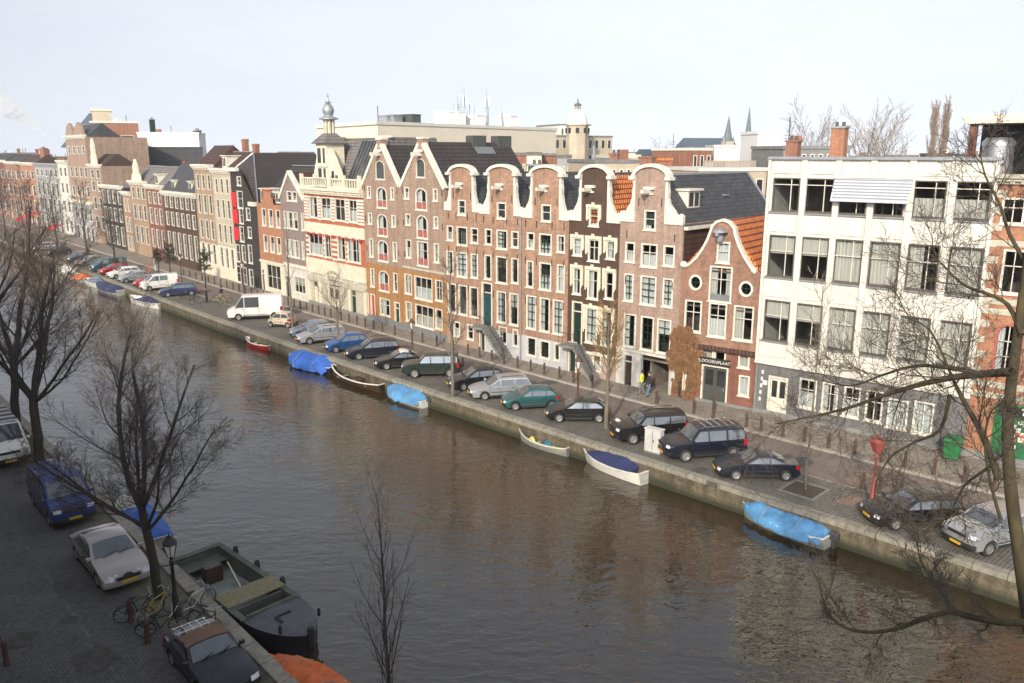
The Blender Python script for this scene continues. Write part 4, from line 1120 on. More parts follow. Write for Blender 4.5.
# --- double gabled warehouse
def warehouse():
    h = House('gabled_warehouse', 'brown brick warehouse with two pointed gables and red panelled arched loading windows', (364.3, 220), (445, 217), 'warehouse')
    cl, cr_ = 382, 422
    RED = []
    def r_(v, hh, L_, R_, arch_r=True):
        a = h.row(['plain', 'arch', 'plain'], v, hh, L_, ['full', 'sides', 'full'])
        b_ = h.row(['plain', 'arch' if arch_r else 'cross', 'plain'], v + 1, hh, R_, ['half', 'sides', 'full'])
        RED.extend([a[1], b_[1]])
    r_(192, 11.5, [(369, 3.6), (381.5, 10, 20.5), (392.3, 3.4)], [(406.7, 4.6), (421, 11.5, 21.5), (435.4, 4.4)])
    r_(218.4, 11, [(370.2, 3.8), (382.2, 10, 21.5), (393.6, 3.8)], [(408, 4.5), (422, 11, 22.5), (436, 4.4)])
    r_(247.7, 18, [(371.4, 3.8), (383, 10.2, 20.5), (395, 4)], [(408.7, 5), (422.7, 11, 24), (436.6, 5)], False)
    a = h.row(['plain', 'arch', 'plain'], 277.5, 18, [(372.5, 3.8), (384, 10, 20), (395.5, 4)], ['full', 'sides', None]); RED.append(a[1])
    h.row(['cross', 'triple', 'cross'], 284, 19.5, [(408.2, 6.8), (423.4, 17.6, 22), (439, 7)], [None, 'half', None])
    h.row(['plain', 'triple', 'plain'], 311.5, 19, [(409, 6), (424.5, 18.5, 21), (439, 6.8)], ['full', 'half', 'half'], cm='curtain_cloth')
    h.win('cross', *h.size(385, 307, 10, 16.5), 'left')
    for u, v in ((380, 170), (420.5, 168)):
        x, z, w, hh = h.size(u, v, 8.6, 18.5); h.win('loft', x, z, w, hh, fill='shutter_grey', label='loft opening closed by dark grey shutters')
    for u in (366.8, 373.2): h.door(h.x_at(u, 1.3), .84, 2.7, 'red_paint', .16, 'white_paint', transom=False, label='bright red narrow door')
    h.door(h.x_at(397.5, 1.2), .9, 2.5, 'dark_green_paint', .13, 'white_paint')
    zs = h.Z(364.3, 184); xv = h.x_at(400, zs); zv = h.Z(400, 186)
    a1 = h.poly([(378.5, 135)])[0]; 
    x1, x2 = h.x_at(381, 14), h.x_at(422, 14)
    zp1, zp2 = h.Z(381, 145), h.Z(420.5, 142.5)
    zp = (zp1 + zp2) / 2
    out = [(0, zs), (x1 - .3, zp), (x1 + .3, zp), (xv, zv), (x2 - .35, zp), (x2 + .35, zp), (h.L, zs)]
    zg = h.Z(365, 262)
    h.deep = h.depth_for(508, h.L * .75); h.walls(out, [(zg, 'ochre_brick', 'ground_floor'), (99, 'buff_brick', 'wall')], zs)
    h.ribbon([(-.1, zs - .05), (x1 - .3, zp)], .12, .2, -.14, .3); h.ribbon([(x1 + .3, zp), (xv, zv - .05)], .12, .2, -.14, .3)
    h.ribbon([(xv, zv - .05), (x2 - .35, zp)], .12, .2, -.14, .3); h.ribbon([(x2 + .35, zp), (h.L + .1, zs - .05)], .12, .2, -.14, .3)
    for x in (x1, x2):
        MB().box(x - .42, x + .42, -.1, .5, zp - .5, zp + .4).build('gable_block', 'buff_brick', h.root)
        MB().box(x - .5, x + .5, -.18, .56, zp + .4, zp + .56).build('gable_cap', 'white_paint', h.root)
        b = MB(); b.box(x - .13, x + .13, -1.05, .2, zp - 1.05, zp - .75); b.box(x - .62, x + .4, -.3, -.102, zp - .74, zp - .5); b.build('hoist_beam', 'white_paint', h.root)
    # red painted panels in the loading windows
    for o in RED:
        me = o.data; w = max(v.co.x for v in me.vertices) * 2 - .3; zb = min(v.co.z for v in me.vertices) + .2; hh = max(v.co.z for v in me.vertices) * 2
        b = MB()
        for sg in (-1, 1):
            x0 = sg * w * .27
            MB().box(x0 - w * .19, x0 + w * .19, .03, .08, zb, zb + hh * .27).build('red_panel', 'dull_red_paint', o)
    # two tiled roofs behind the gables, joined by a valley
    dp = h.depth_for(508, (xv + h.L) / 2); h.deep = dp
    h.roof_perp(0, xv, zs - .15, zp - .1, 'dark_tile', .25, dp)
    r = h.roof_perp(xv, h.L + .2, zs - .15, zp + .15, 'dark_tile', .25, dp)
    xr = (xv + h.L) / 2
    for u0, u1 in ((470, 483), (495, 508)):
        ya, yb = h.depth_for(u0, xr), h.depth_for(u1, xr); MB().box(xr - .6, xr + .5, ya, yb, zp - .8, zp + .75).build('chimney', 'shutter_grey', r)
    y0 = h.depth_for(477, xr + 1); P = [(xr + 1.0, y0, 0), (xr + 1.0, y0 + 2.2, 0), (xr + .45, y0 + 2.2, 0), (xr + .45, y0, 0)]; zf = lambda x: zp + .15 - (zp - zs + .3) * (x - xr) / (h.L + .2 - xr)
    MB().add([(x + .08, y, zf(x) + .1) for x, y, z in P], [(0, 1, 2, 3)]).build('skylight', 'metal_bright', r)
    h.anchors([(x, z) for x in (.3, xv - .5, xv + .45, h.L - .35) for z in (zs - .4, zs - 3.3, zs - 6.2)])
    z = h.Z(402, 266); MB().box(xv + .1, h.L, -.1, -.003, z - .1, z + .08).build('string_course', 'cream_stone', h.root)
    MB().box(0, h.L, -.06, -.003, 0, .75).build('plinth', 'blue_stone', h.root)
    return h
HW = warehouse()

# --- ornate house with turret
def ornate():
    h = House('turreted_house', 'ornate red and white banded house with a balustrade and a pepper pot turret', (305, 217), (364.3, 220))
    zc = h.Z(305, 190); L = h.L
    zA = h.size(313.5, 208, 8, 21)
    h.row(['cross'] * 4, 207, 21, [(313.5, 8), (326, 10), (340, 10.5), (353, 8.5)], ['sides', None, None, 'half'])
    h.row(['triple', 'cross', 'cross', 'triple'], 244, 22, [(316, 14), (328, 6.5), (341.5, 8), (354, 13)], ['half', None, None, 'sides'])
    zb1 = h.Z(305, 256); zg = h.Z(305, 270)
    h.win('plain', h.x_at(311, 3.6), 4.2, .8, 1.2, 'half'); h.win('plain', h.x_at(356, 3.6), 4.2, .8, 1.2, None)
    h.door(h.x_at(316, 1.4), 1.1, 2.7, 'cream_paint', .13, 'cream_stone'); h.door(h.x_at(334, 1.4), 2.4, 3.3, 'cream_paint', .13, 'cream_stone', leafs=2, glazed=True); h.door(h.x_at(354, 1.4), 1.1, 2.7, 'dark_green_paint', .13, 'cream_stone')
    h.walls([(0, zc), (L, zc)], [(zg, 'cream_stone', 'ground_floor'), (99, 'ornate_brick', 'wall')], zc)
    b = MB()
    z0, z1 = h.Z(305, 231), h.Z(305, 221); b.box(0, L, -.12, -.003, z0, z1)
    b.box(0, L, -.16, -.003, zg, zb1)
    b.build('frieze', 'cream_paint', h.root)
    b = MB(); z = h.Z(305, 229)
    for k in range(9): x = L * (k + .5) / 9; b.box(x - .22, x + .22, -.2, -.123, z0 - .35, z0 + .02)
    b.build('arch_blocks', 'red_paint', h.root)
    b = MB()
    zt, zbm = zc - .55, h.Z(305, 219)
    n = 8
    for k in range(n):
        z = zbm + (zt - zbm) * (k + .3) / n
        for (xa, xb) in ((0, h.x_at(309, 11)), (h.x_at(318, 11), h.x_at(320.5, 11)), (h.x_at(331.5, 11), h.x_at(334.5, 11)), (h.x_at(345.5, 11), h.x_at(348.5, 11)), (h.x_at(357.5, 11), L)):
            b.box(xa, xb, -.06, -.003, z, z + .22)
    zt, zbm = h.Z(305, 233), zb1
    for k in range(5):
        z = zbm + (zt - zbm) * (k + .3) / 5
        for (xa, xb) in ((0, h.x_at(308.5, 8)), (h.x_at(323.5, 8), h.x_at(324.5, 8)), (h.x_at(331.8, 8), h.x_at(337, 8)), (h.x_at(346, 8), h.x_at(347, 8))):
            b.box(xa, xb, -.06, -.003, z, z + .25)
    b.build('stone_band', 'white_paint', h.root)
    h.cornice(zc - .35, .75, .6, 'cream_paint')
    pl = []
    for x in (.08, h.x_at(319.5, 3), h.x_at(328, 3), h.x_at(340.5, 3), h.x_at(349, 3), L - .5): pl.append((x, x + .42, -.14, -.003, .5, zg - .9))
    each('pilaster', 'cream_paint', h.root, pl)
    MB().box(0, L, -.2, -.003, zg - .88, zg - .5).build('string_course', 'cream_stone', h.root); MB().box(0, L, -.1, -.003, 0, .5).build('plinth', 'grey_stone', h.root)
    ax = h.x_at(334.3, 3); b = MB(); P = [(ax + 1.55 * math.cos(math.pi * k / 12), 3.3 + .9 * math.sin(math.pi * k / 12)) for k in range(13)]
    h.ribbon(P[::-1], .18, .16, -.16, -.003, 'door_arch', 'cream_paint')
    # balustrade
    b = MB(); zb = zc + .41; b.box(.0, L, -.35, -.15, zb, zb + .12); b.box(0, L, -.35, -.15, zb + .85, zb + 1.0)
    for k in range(26):
        x = .15 + (L - .3) * k / 25; b.box(x - .06, x + .06, -.31, -.19, zb + .12, zb + .85)
    for k in range(5):
        x = .2 + (L - .4) * k / 4; b.box(x - .18, x + .18, -.4, -.1, zb, zb + 1.35)
    b.build('balustrade', 'cream_paint', h.root)
    # steep roofs, glazed on the right
    zr = h.Z(345, 137)
    xs, xe = h.x_at(322, 14), L
    b = MB(); P = [(0, .6, zc), (L, .6, zc), (L, h.deep, zc), (0, h.deep, zc), (2.2, 3.4, zr), (L - .2, 3.4, zr), (L - .2, 9, zr), (2.2, 9, zr)]
    b.add(P, [(0, 1, 5, 4), (1, 2, 6, 5), (2, 3, 7, 6), (3, 0, 4, 7), (4, 5, 6, 7), (0, 3, 2, 1)]); r = b.build('roof', 'grey_tile', h.root)
    def on(x, f, o=.05): return (x, .6 + 2.8 * f - o, zc + (zr - zc) * f + o)
    b = MB(); xg0, xg1 = L * .60, L - .05
    b.quad(on(xg0, .12), on(xg1, .12), on(xg1, .93), on(xg0, .93)); g = b.build('skylight', 'dim_glass', r)
    b = MB()
    for k in range(9): x = xg0 + (xg1 - xg0) * k / 8; b.bar(on(x, .12, .08), on(x, .93, .08), .06)
    b.build('skylight_bars', 'metal_bright', g)
    MB().bar((2.1, 3.4, zr + .05), (L + .1, 3.4, zr + .05), .3, .2).build('ridge', 'cream_paint', h.root)
    # turret
    tx = h.x_at(322.8, 15); hw = 1.05; z0 = zc + .41; z1 = h.Z(323, 143.6)
    zg1 = zc + .41; zg2 = h.Z(323, 150)
    gb = MB(); gx = [(tx - hw - 1.7, zg1), (tx + hw + 2.6, zg1), (tx + hw + 1.7, zg1 + (zg2 - zg1) * .45), (tx + hw + .2, zg2), (tx - hw - .1, zg2), (tx - hw - 1.1, zg1 + (zg2 - zg1) * .45)]
    gb.prism_xz(gx, .15, .7); gb_ = gb.build('gable', 'cream_paint', h.root); each('gable_window', 'dim_glass', gb_, [(tx + hw + .5 + .75 * k, tx + hw + 1.0 + .75 * k, .12, .149, zg1 + .5, zg1 + (1.7 if k == 0 else 1.3)) for k in range(2)])
    tp = MB().box(tx - hw, tx + hw, -.1, 2.0, z0, z1).build('turret', 'cream_paint', h.root)
    b = MB()
    for (xx, ww) in ((tx - .45, .7), (tx + .55, .42)):
        for (za, zb_) in ((.08, .44), (.56, .9)): b.box(xx - ww / 2, xx + ww / 2, -.13, -.103, z0 + (z1 - z0) * za, z0 + (z1 - z0) * zb_)
    b.build('turret_window', 'dim_glass', tp)
    b = MB(); zz = z0 + (z1 - z0) * .5; b.box(tx - hw - .12, tx + hw + .12, -.25, -.102, zz - .1, zz + .1)
    b.box(tx - hw - .35, tx + hw + .35, -.6, -.102, z0 + .1, z0 + .2)
    for k in range(7): x = tx - hw - .3 + (2 * hw + .6) * k / 6; b.box(x - .04, x + .04, -.58, -.5, z0 + .2, z0 + .95)
    b.box(tx - hw - .35, tx + hw + .35, -.6, -.48, z0 + .95, z0 + 1.05)
    b.build('turret_balcony', 'white_paint', tp)
    z2 = h.Z(323, 133.2); b = MB(); e = hw + .4; i = .55
    b.add([(tx - e, -.5, z1), (tx + e, -.5, z1), (tx + e, 2.4, z1), (tx - e, 2.4, z1), (tx - i, .4, z2), (tx + i, .4, z2), (tx + i, 1.5, z2), (tx - i, 1.5, z2)], [(0, 1, 5, 4), (1, 2, 6, 5), (2, 3, 7, 6), (3, 0, 4, 7), (4, 5, 6, 7), (0, 3, 2, 1)])
    b.build('turret_roof', 'grey_tile', tp)
    c = (tx, .95, 0); Zt = lambda v: h.Z(323, v) + .0
    b = MB()
    for k in range(8):
        t = math.pi * 2 * (k + .5) / 8; b.box(c[0] + .5 * math.cos(t) - .07, c[0] + .5 * math.cos(t) + .07, c[1] + .5 * math.sin(t) - .07, c[1] + .5 * math.sin(t) + .07, z2, Zt(119.5))
    b.lathe([(.3, z2), (.3, Zt(119.5))], 8, c); b.build('lantern', 'cream_paint', tp)
    MB().lathe([(.55, Zt(119.5)), (.98, Zt(119)), (.98, Zt(117.8)), (.5, Zt(116)), (.42, Zt(115)), (.56, Zt(112)), (.60, Zt(109)), (.48, Zt(106)), (.3, Zt(103.5)), (.16, Zt(102.5)), (.36, Zt(102)), (.36, Zt(101.5)), (.12, Zt(100.5)), (.05, Zt(96)), (.12, Zt(95.5)), (.12, Zt(95)), (.03, Zt(94)), (.015, Zt(91))], 14, c).build('onion_spire', 'zinc', tp, smooth=40)
    return h
HOR = ornate()
# ------------------------------------------------------------------ houses further along the canal
brick('cream_brick', (0.48, 0.42, 0.31), (0.43, 0.37, 0.28), (0.4, 0.35, 0.27), 0.44, 0.13, 0.2)
brick('tan_brick', (0.36, 0.25, 0.165), (0.31, 0.21, 0.145), (0.28, 0.215, 0.155), 0.44, 0.13, 0.25)
brick('grey_brick', (0.22, 0.22, 0.225), (0.19, 0.19, 0.195), (0.2, 0.2, 0.2), 0.44, 0.13, 0.2)
mat('grey_plaster', (0.27, 0.275, 0.28), 0.8, 0.12, 1.2)
FARW = dict(glass='dim_glass')
def far_rows(h, rows, n, style='plain', z0=None, margin=.35, gap=.42, glass='dim_glass', cm=None):
    """rows: (z centre, height) ; n windows per row over the facade width"""
    L = h.L
    for k, (z, hh) in enumerate(rows):
        pitch = (L - 2 * margin) / n; w = pitch * (1 - gap)
        for i in range(n):
            x = margin + pitch * (i + .5)
            g = glass if h.r.random() < .75 else 'dark_glass'
            h.win(style, x, z, w, hh, None, g, sill=False)
def zrows(h, u, vrows):
    out = []
    for v, hh in vrows:
        _, z, _, H = h.size(u, v, 4, hh); out.append((z, H))
    return out

def mauve():
    h = House('pointed_gable_house', 'narrow mauve brick house with a white edged pointed gable and a dark shopfront', (281.5, 216), (305, 217))
    h.row(['plain', 'plain', 'small'], 196, 9.5, [(289.2, 4.6), (294.5, 4.6)], [None, 'half'])
    h.row(['plain', 'plain', 'plain', 'plain'], 219.5, 16.5, [(286, 3.6), (290.5, 4.2), (295.6, 4.6), (302.8, 2.6)], ['full', None, None])
    h.row(['plain', 'plain', 'plain', 'plain'], 247.5, 17, [(288, 3.6), (292.4, 4.2), (297.3, 4.6), (303.3, 2.4)], ['full', None, None])
    zs = h.Z(281.5, 196); za = h.Z(291, 171)
    x, z, w, hh = h.size(300, 285, 11, 16); h.win('triple', x, z, w, hh, None, label='dark shopfront window')
    h.door(h.x_at(287.5, 1.3), 1.0, 2.5, 'dark_green_paint', .13)
    zg = h.Z(282, 263)
    h.walls([(0, zs), (h.L * .44, za), (h.L, zs)], [(zg, 'white_plaster', 'ground_floor'), (99, 'mauve_brick', 'wall')], zs)
    h.ribbon([(-.15, zs - .2), (h.L * .44, za)], .1, .22, -.2, .3); h.ribbon([(h.L * .44, za), (h.L + .15, zs - .2)], .1, .22, -.2, .3)
    b = MB(); x = h.L * .44
    P = [(0, .25, zs), (x, .25, za - .1), (h.L, .25, zs), (0, h.deep, zs), (x, h.deep, za - .1), (h.L, h.deep, zs)]
    b.add(P, [(0, 1, 4, 3), (1, 2, 5, 4), (3, 4, 5), (0, 2, 1)]); b.build('roof', 'brown_tile', h.root)
    MB().box(0, h.L, -.18, -.003, zg - .15, zg + .2).build('string_course', 'white_paint', h.root)
mauve()
def orange_small():
    h = House('stepped_gable_house', 'small orange red brick house with a little stepped gable and a white shopfront', (257.5, 216), (281.5, 216))
    h.row('plain', 217, 17, [(264, 3.8), (271, 4.2), (278, 4.2)], ['half'], cm='white_curtain')
    h.row('plain', 243, 16, [(265.8, 3.8), (272.4, 4.2), (279, 4)], ['half'], cm='white_curtain')
    zs = h.Z(258, 203); zt = h.Z(269, 191); L = h.L
    zg = h.Z(260, 260)
    x, z, w, hh = h.size(274, 277, 14, 24); h.win('triple', x, z, w, hh, None, label='white framed shopfront window')
    h.door(h.x_at(263.5, 1.3), .9, 2.6, 'dark_wood', .13)
    x0, x1 = L * .3, L * .62
    out = [(0, zs), (x0 - .5, zs), (x0 - .5, zs + .6), (x0, zs + .6), (x0, zt), (x1, zt), (x1, zs + .6), (x1 + .5, zs + .6), (x1 + .5, zs), (L, zs)]
    h.walls(out, [(zg, 'cream_paint', 'ground_floor'), (99, 'orange_brick', 'wall')], zs)
    b = MB(); b.box(x0 - .05, x1 + .05, -.1, .2, zt, zt + .2); b.box(x0 - .6, x0 - .005, -.1, .2, zs + .6, zs + .75); b.box(x1 + .005, x1 + .6, -.1, .2, zs + .6, zs + .75); b.build('gable_cap', 'orange_tile', h.root)
    zr = h.Z(262, 166)
    r = h.roof_transverse(zs - .2, zr, 5.0, 'dark_tile')
    h.dormer(L * .22, zs + .15, 1.9, 1.5, .35, r, 'white_paint', 2, 2.6); h.dormer(L * .8, zs + .15, 1.5, 1.2, .35, r, 'white_paint', 1, 2.6)
    MB().box(0, L, -.15, -.003, zg - .1, zg + .15).build('string_course', 'cream_paint', h.root)
orange_small()
def black_house():
    h = House('black_house', 'tall narrow black brick house with bright red shutters and white windows', (232, 200), (257.5, 216))
    L = h.L
    zs = h.Z(232, 172); ze = h.Z(257, 207)
    st = []
    for (u, v, w, hh) in ((239, 181, 4, 9), (240, 199.5, 5.6, 17), (241.3, 216, 4, 15), (242, 234, 4, 15), (248.2, 214, 4, 12), (249.8, 232.4, 3.6, 11), (238, 253, 4, 17), (243.8, 253.5, 3.6, 17), (250.4, 254, 4, 18), (239, 274, 4, 16), (245, 276, 4, 17), (251.5, 278, 4, 17)):
        x, z, ww, H = h.size(u, v, w, hh); h.win('plain', x, z, ww, H, None, 'dim_glass' if u != 240 else 'dim_glass')
    for (u, v, w, hh) in ((234.3, 199.5, 4.6, 14.5), (235.8, 216.3, 5, 14), (237, 233.5, 4.8, 12.5)):
        x, z, ww, H = h.size(u, v, w, hh)
        b = MB(); b.box(x - ww / 2, x + ww / 2, -.09, -.03, z - H / 2, z + H / 2); b.box(x - ww / 2 + .08, x + ww / 2 - .08, -.105, -.0915, z - H * .42, z + H * .42)
        b.build('shutter', 'shutter_red', h.root)
    xm = L * .42
    h.walls([(0, zs), (xm, zs + .2), (L, ze)], [(99, 'black_brick', 'wall')], (zs, ze))
    MB().box(-.1, xm * .75, -.35, .2, zs + .1, zs + .55).build('cornice', 'white_paint', h.root)
    b = MB(); b.box(L * .72, L * .98, -.25, .2, ze + .05, ze + .55); b.build('gable_cap', 'white_paint', h.root)
    zp = h.Z(238, 153)
    b = MB(); P = [(0, .2, zs), (L, .2, ze), (L, h.deep, ze), (0, h.deep, zs), (xm * .6, 2.5, zp), (xm * .6, h.deep, zp)]
    b.add(P, [(0, 1, 4), (1, 2, 5, 4), (2, 3, 5), (3, 0, 4, 5), (0, 3, 2, 1)]); r = b.build('roof', 'dark_tile', h.root)
    b = MB(); b.bar((0, .15, zs + .05), (xm * .6, 2.45, zp + .05), .16); b.bar((L, .15, ze + .05), (xm * .6, 2.45, zp + .05), .16); b.build('hip', 'metal_bright', r)
black_house()
def cornice_house(name, label, cl, cr, wall, vtop, rows, n, roof=('hip', 2.5, 'dark_tile'), dormers=0, ground=None, gvz=None, style='plain', group='canal houses along the far quay', gap=.42, cm='white_paint', chim=True, shop=True, rel=None):
    h = House(name, label, cl, cr, group=group)
    u = (cl[0] + cr[0]) / 2
    zr = zrows(h, u, rows)
    far_rows(h, zr, n, style, gap=gap)
    zc = h.Z(u, vtop)
    L = h.L
    dx = L * h.r.choice([.25, .72])
    zlow = min(z - H / 2 for z, H in zr)
    if zlow > 3.0:
        h.door(dx, 1.0, 2.4, 'dark_green_paint', .13)
        for k in range(2):
            x = L * (.72 if dx < L / 2 else .28) + (k - .5) * 1.3; h.win('plain', x, 1.75, 1.05, 1.9, None, 'dim_glass', sill=False)
    zones = [(99, wall, 'wall')]
    if ground: zones = [(h.Z(u, gvz), ground, 'ground_floor')] + zones
    h.walls([(0, zc), (L, zc)], zones, zc, interior=False)
    h.cornice(zc - .35, .7, .45, cm, dentil=False)
    if roof[0] == 'hip': r = h.roof_hip(zc, zc + roof[1], min(2.2, roof[1]), roof[2])
    elif roof[0] == 'trans': r = h.roof_transverse(zc, zc + roof[1], 3.2, roof[2])
    else: r = h.roof_flat(zc + .2)
    for k in range(dormers):
        x = L * (k + .5) / dormers
        h.dormer(x, zc + .35, 1.2, 1.5, .55, r, 'white_paint', 1, 2.2)
    if chim: h.chimney(L * h.r.uniform(.2, .8), 5.5, zc + roof[1] * .6, 2.0 if roof[0] != 'flat' else 1.2, .9, r)
    return h
cornice_house('cream_house', 'cream plastered house with a cornice, left of the black house with red shutters', (214, 200), (232, 200), 'cream_brick', 171, [(186, 15), (209, 19), (233.5, 19), (257, 20)], 3, ('trans', 2.4, 'brown_tile'), 1, 'cream_paint', 246)
cornice_house('brown_house', 'light brown brick house with white cornice, left of the cream plastered house', (196, 200), (214, 200), 'tan_brick', 167, [(182, 15), (204, 19), (229, 19), (252, 20)], 3, ('trans', 2.8, 'brown_tile'), 0, 'cream_paint', 243)
cornice_house('dark_brick_house', 'wide dark brown brick house with six white windows per floor and two dormers', (163, 200), (196, 200), 'dark_brown_brick', 194.5, [(203, 12), (220, 14), (245, 24)], 6, ('hip', 4.2, 'slate'), 2, gap=.44)
cornice_house('red_brown_house', 'narrow red brown brick house with white cornice, left of the six windowed dark house', (147, 200), (163, 200), 'deep_red_brick', 187, [(198, 12), (216, 16), (238, 18)], 3, ('trans', 3.0, 'grey_tile'), 1)
h_ = cornice_house('gabled_brick_house', 'tan brick house with a scrolled cream gable top', (131, 200), (147, 200), 'tan_brick', 183, [(193, 12), (212, 15), (234, 17)], 3, ('trans', 2.6, 'grey_tile'), 0, chim=False)
b = MB(); xm = h_.L * .45; zc = h_.Z(139, 183) + .3
b.prism_xz([(xm - 2.0, zc), (xm + 2.0, zc), (xm + 1.7, zc + .9), (xm + 1.0, zc + 1.2), (xm + .8, zc + 2.6), (xm + .35, zc + 2.8), (xm, zc + 3.4), (xm - .35, zc + 2.8), (xm - .8, zc + 2.6), (xm - 1.0, zc + 1.2), (xm - 1.7, zc + .9)], -.1, .3)
b.build('gable', 'cream_paint', h_.root)
cornice_house('narrow_brick_house', 'very narrow orange pink brick house with white cornice', (122.6, 200), (131, 200), 'red_brick', 193.5, [(205, 13), (224, 15), (242, 14)], 2, ('flat', .3, 'slate'), 0, chim=False)
cornice_house('purple_brick_house', 'dark purple brick house under a deep white cornice', (101.8, 200), (122.6, 200), 'black_brick', 187, [(197, 13), (214, 13), (234, 18)], 4, ('flat', .3, 'slate'), 0)
h_ = cornice_house('tall_brick_house', 'tall narrow brown brick house crowned by a white ornament', (89.7, 180), (101.8, 180), 'buff_brick', 166, [(174, 9), (186, 10), (203, 12), (222, 13)], 2, ('trans', 2.2, 'brown_tile'), 0, chim=False)
b = MB(); xm = h_.L * .5; zc = h_.Z(95, 166) + .3
b.prism_xz([(xm - 1.5, zc), (xm + 1.5, zc), (xm + 1.3, zc + 1.4), (xm + .8, zc + 1.9), (xm + .75, zc + 3.3), (xm + .3, zc + 3.8), (xm, zc + 4.6), (xm - .3, zc + 3.8), (xm - .75, zc + 3.3), (xm - .8, zc + 1.9), (xm - 1.3, zc + 1.4)], -.1, .3)
b.build('gable', 'cream_paint', h_.root)
h_ = cornice_house('tall_brick_house', 'tall pinkish brick building with twin gabled top storeys and a cream band', (70, 180), (89.7, 180), 'buff_brick', 137, [(150, 8), (172, 10), (191, 10), (213, 12), (232, 14)], 4, ('trans', 2.5, 'slate'), 0, 'grey_plaster', 203, chim=False)
zc = h_.Z(80, 137) + .3
for k in (.28, .72):
    xm = h_.L * k; b = MB(); w_ = h_.L * .23; b.prism_xz([(xm - w_, zc), (xm + w_, zc), (xm + w_ * .7, zc + 1.0), (xm + w_ * .55, zc + 1.7), (xm, zc + 2.4), (xm - w_ * .55, zc + 1.7), (xm - w_ * .7, zc + 1.0)], -.1, .4); b.build('gable', 'buff_brick', h_.root)
MB().box(0, h_.L, -.4, -.003, h_.Z(80, 203), h_.Z(80, 200)).build('string_course', 'cream_paint', h_.root)
cornice_house('white_house', 'narrow bright white house between the grey house and the tall gabled building', (60.5, 190), (70, 190), 'white_plaster', 162, [(172, 9), (188, 10), (206, 11), (225, 12)], 2, ('flat', .3, 'slate'), 0, chim=False)
cornice_house('grey_house', 'wide plain grey house with tall narrow windows', (37, 190), (60.5, 190), 'grey_plaster', 165, [(173, 7), (189, 13), (205, 14), (223, 15)], 5, ('flat', .3, 'slate'), 0, cm='grey_plaster')
cornice_house('orange_brick_house', 'orange brown brick house left of the wide grey house', (22, 190), (37, 190), 'orange_brick', 164, [(175, 8), (190, 10), (205, 11), (220, 12)], 3, ('trans', 2.2, 'brown_tile'), 0)
cornice_house('red_brick_house', 'dark red brick house second from the left end of the row', (8, 190), (22, 190), 'brown_red_brick', 163, [(175, 8), (190, 10), (205, 11), (218, 11)], 3, ('trans', 2.2, 'dark_tile'), 0)
cornice_house('red_brick_house', 'deep red brick house at the left end of the row', (-14, 190), (8, 190), 'deep_red_brick', 161, [(173, 8), (188, 10), (203, 11), (216, 11)], 4, ('trans', 2.0, 'dark_tile'), 0)
# ------------------------------------------------------------------ cars and vans
def paint(name, col, metal=0.0, rough=0.3):
    return mat('paint_' + name, col, rough, 0.05, 1.0, metal=metal, coat=0.6)
paint('white', (0.72, 0.72, 0.70)); paint('black', (0.008, 0.008, 0.009)); paint('navy', (0.008, 0.010, 0.021)); paint('silver', (0.42, 0.44, 0.47), .5)
paint('champagne', (0.40, 0.375, 0.365), .4); paint('blue', (0.02, 0.085, 0.28), .3); paint('dark_blue', (0.015, 0.03, 0.10)); paint('green', (0.012, 0.028, 0.022)); paint('teal', (0.03, 0.125, 0.135), .4)
paint('van_blue', (0.02, 0.035, 0.17)); paint('beige', (0.52, 0.45, 0.37)); paint('red', (0.40, 0.02, 0.03)); paint('pale_blue', (0.20, 0.25, 0.34), .4); paint('dark_teal', (0.03, 0.09, 0.12)); paint('orange', (0.5, 0.13, 0.05)); paint('grey', (0.16, 0.165, 0.175), .4)
mat('tyre', (0.02, 0.02, 0.02), 0.85, 0.1); mat('rim_metal', (0.45, 0.46, 0.47), 0.35, 0.05, metal=.7); mat('plastic_black', (0.02, 0.02, 0.021), 0.6, 0.1)
mat('headlight_glass', (0.62, 0.64, 0.66), 0.12, 0.1, 8, spec=.8); mat('taillight_red', (0.32, 0.012, 0.012), 0.25, 0.1); mat('plate_yellow', (0.62, 0.38, 0.03), 0.5, 0.05)
mat('soft_top', (0.16, 0.095, 0.065), 0.85, 0.12, 4); mat('chrome', (0.7, 0.7, 0.7), 0.2, 0.03, metal=1.0); mat('vinyl_white', (0.62, 0.61, 0.58), 0.6, 0.05)
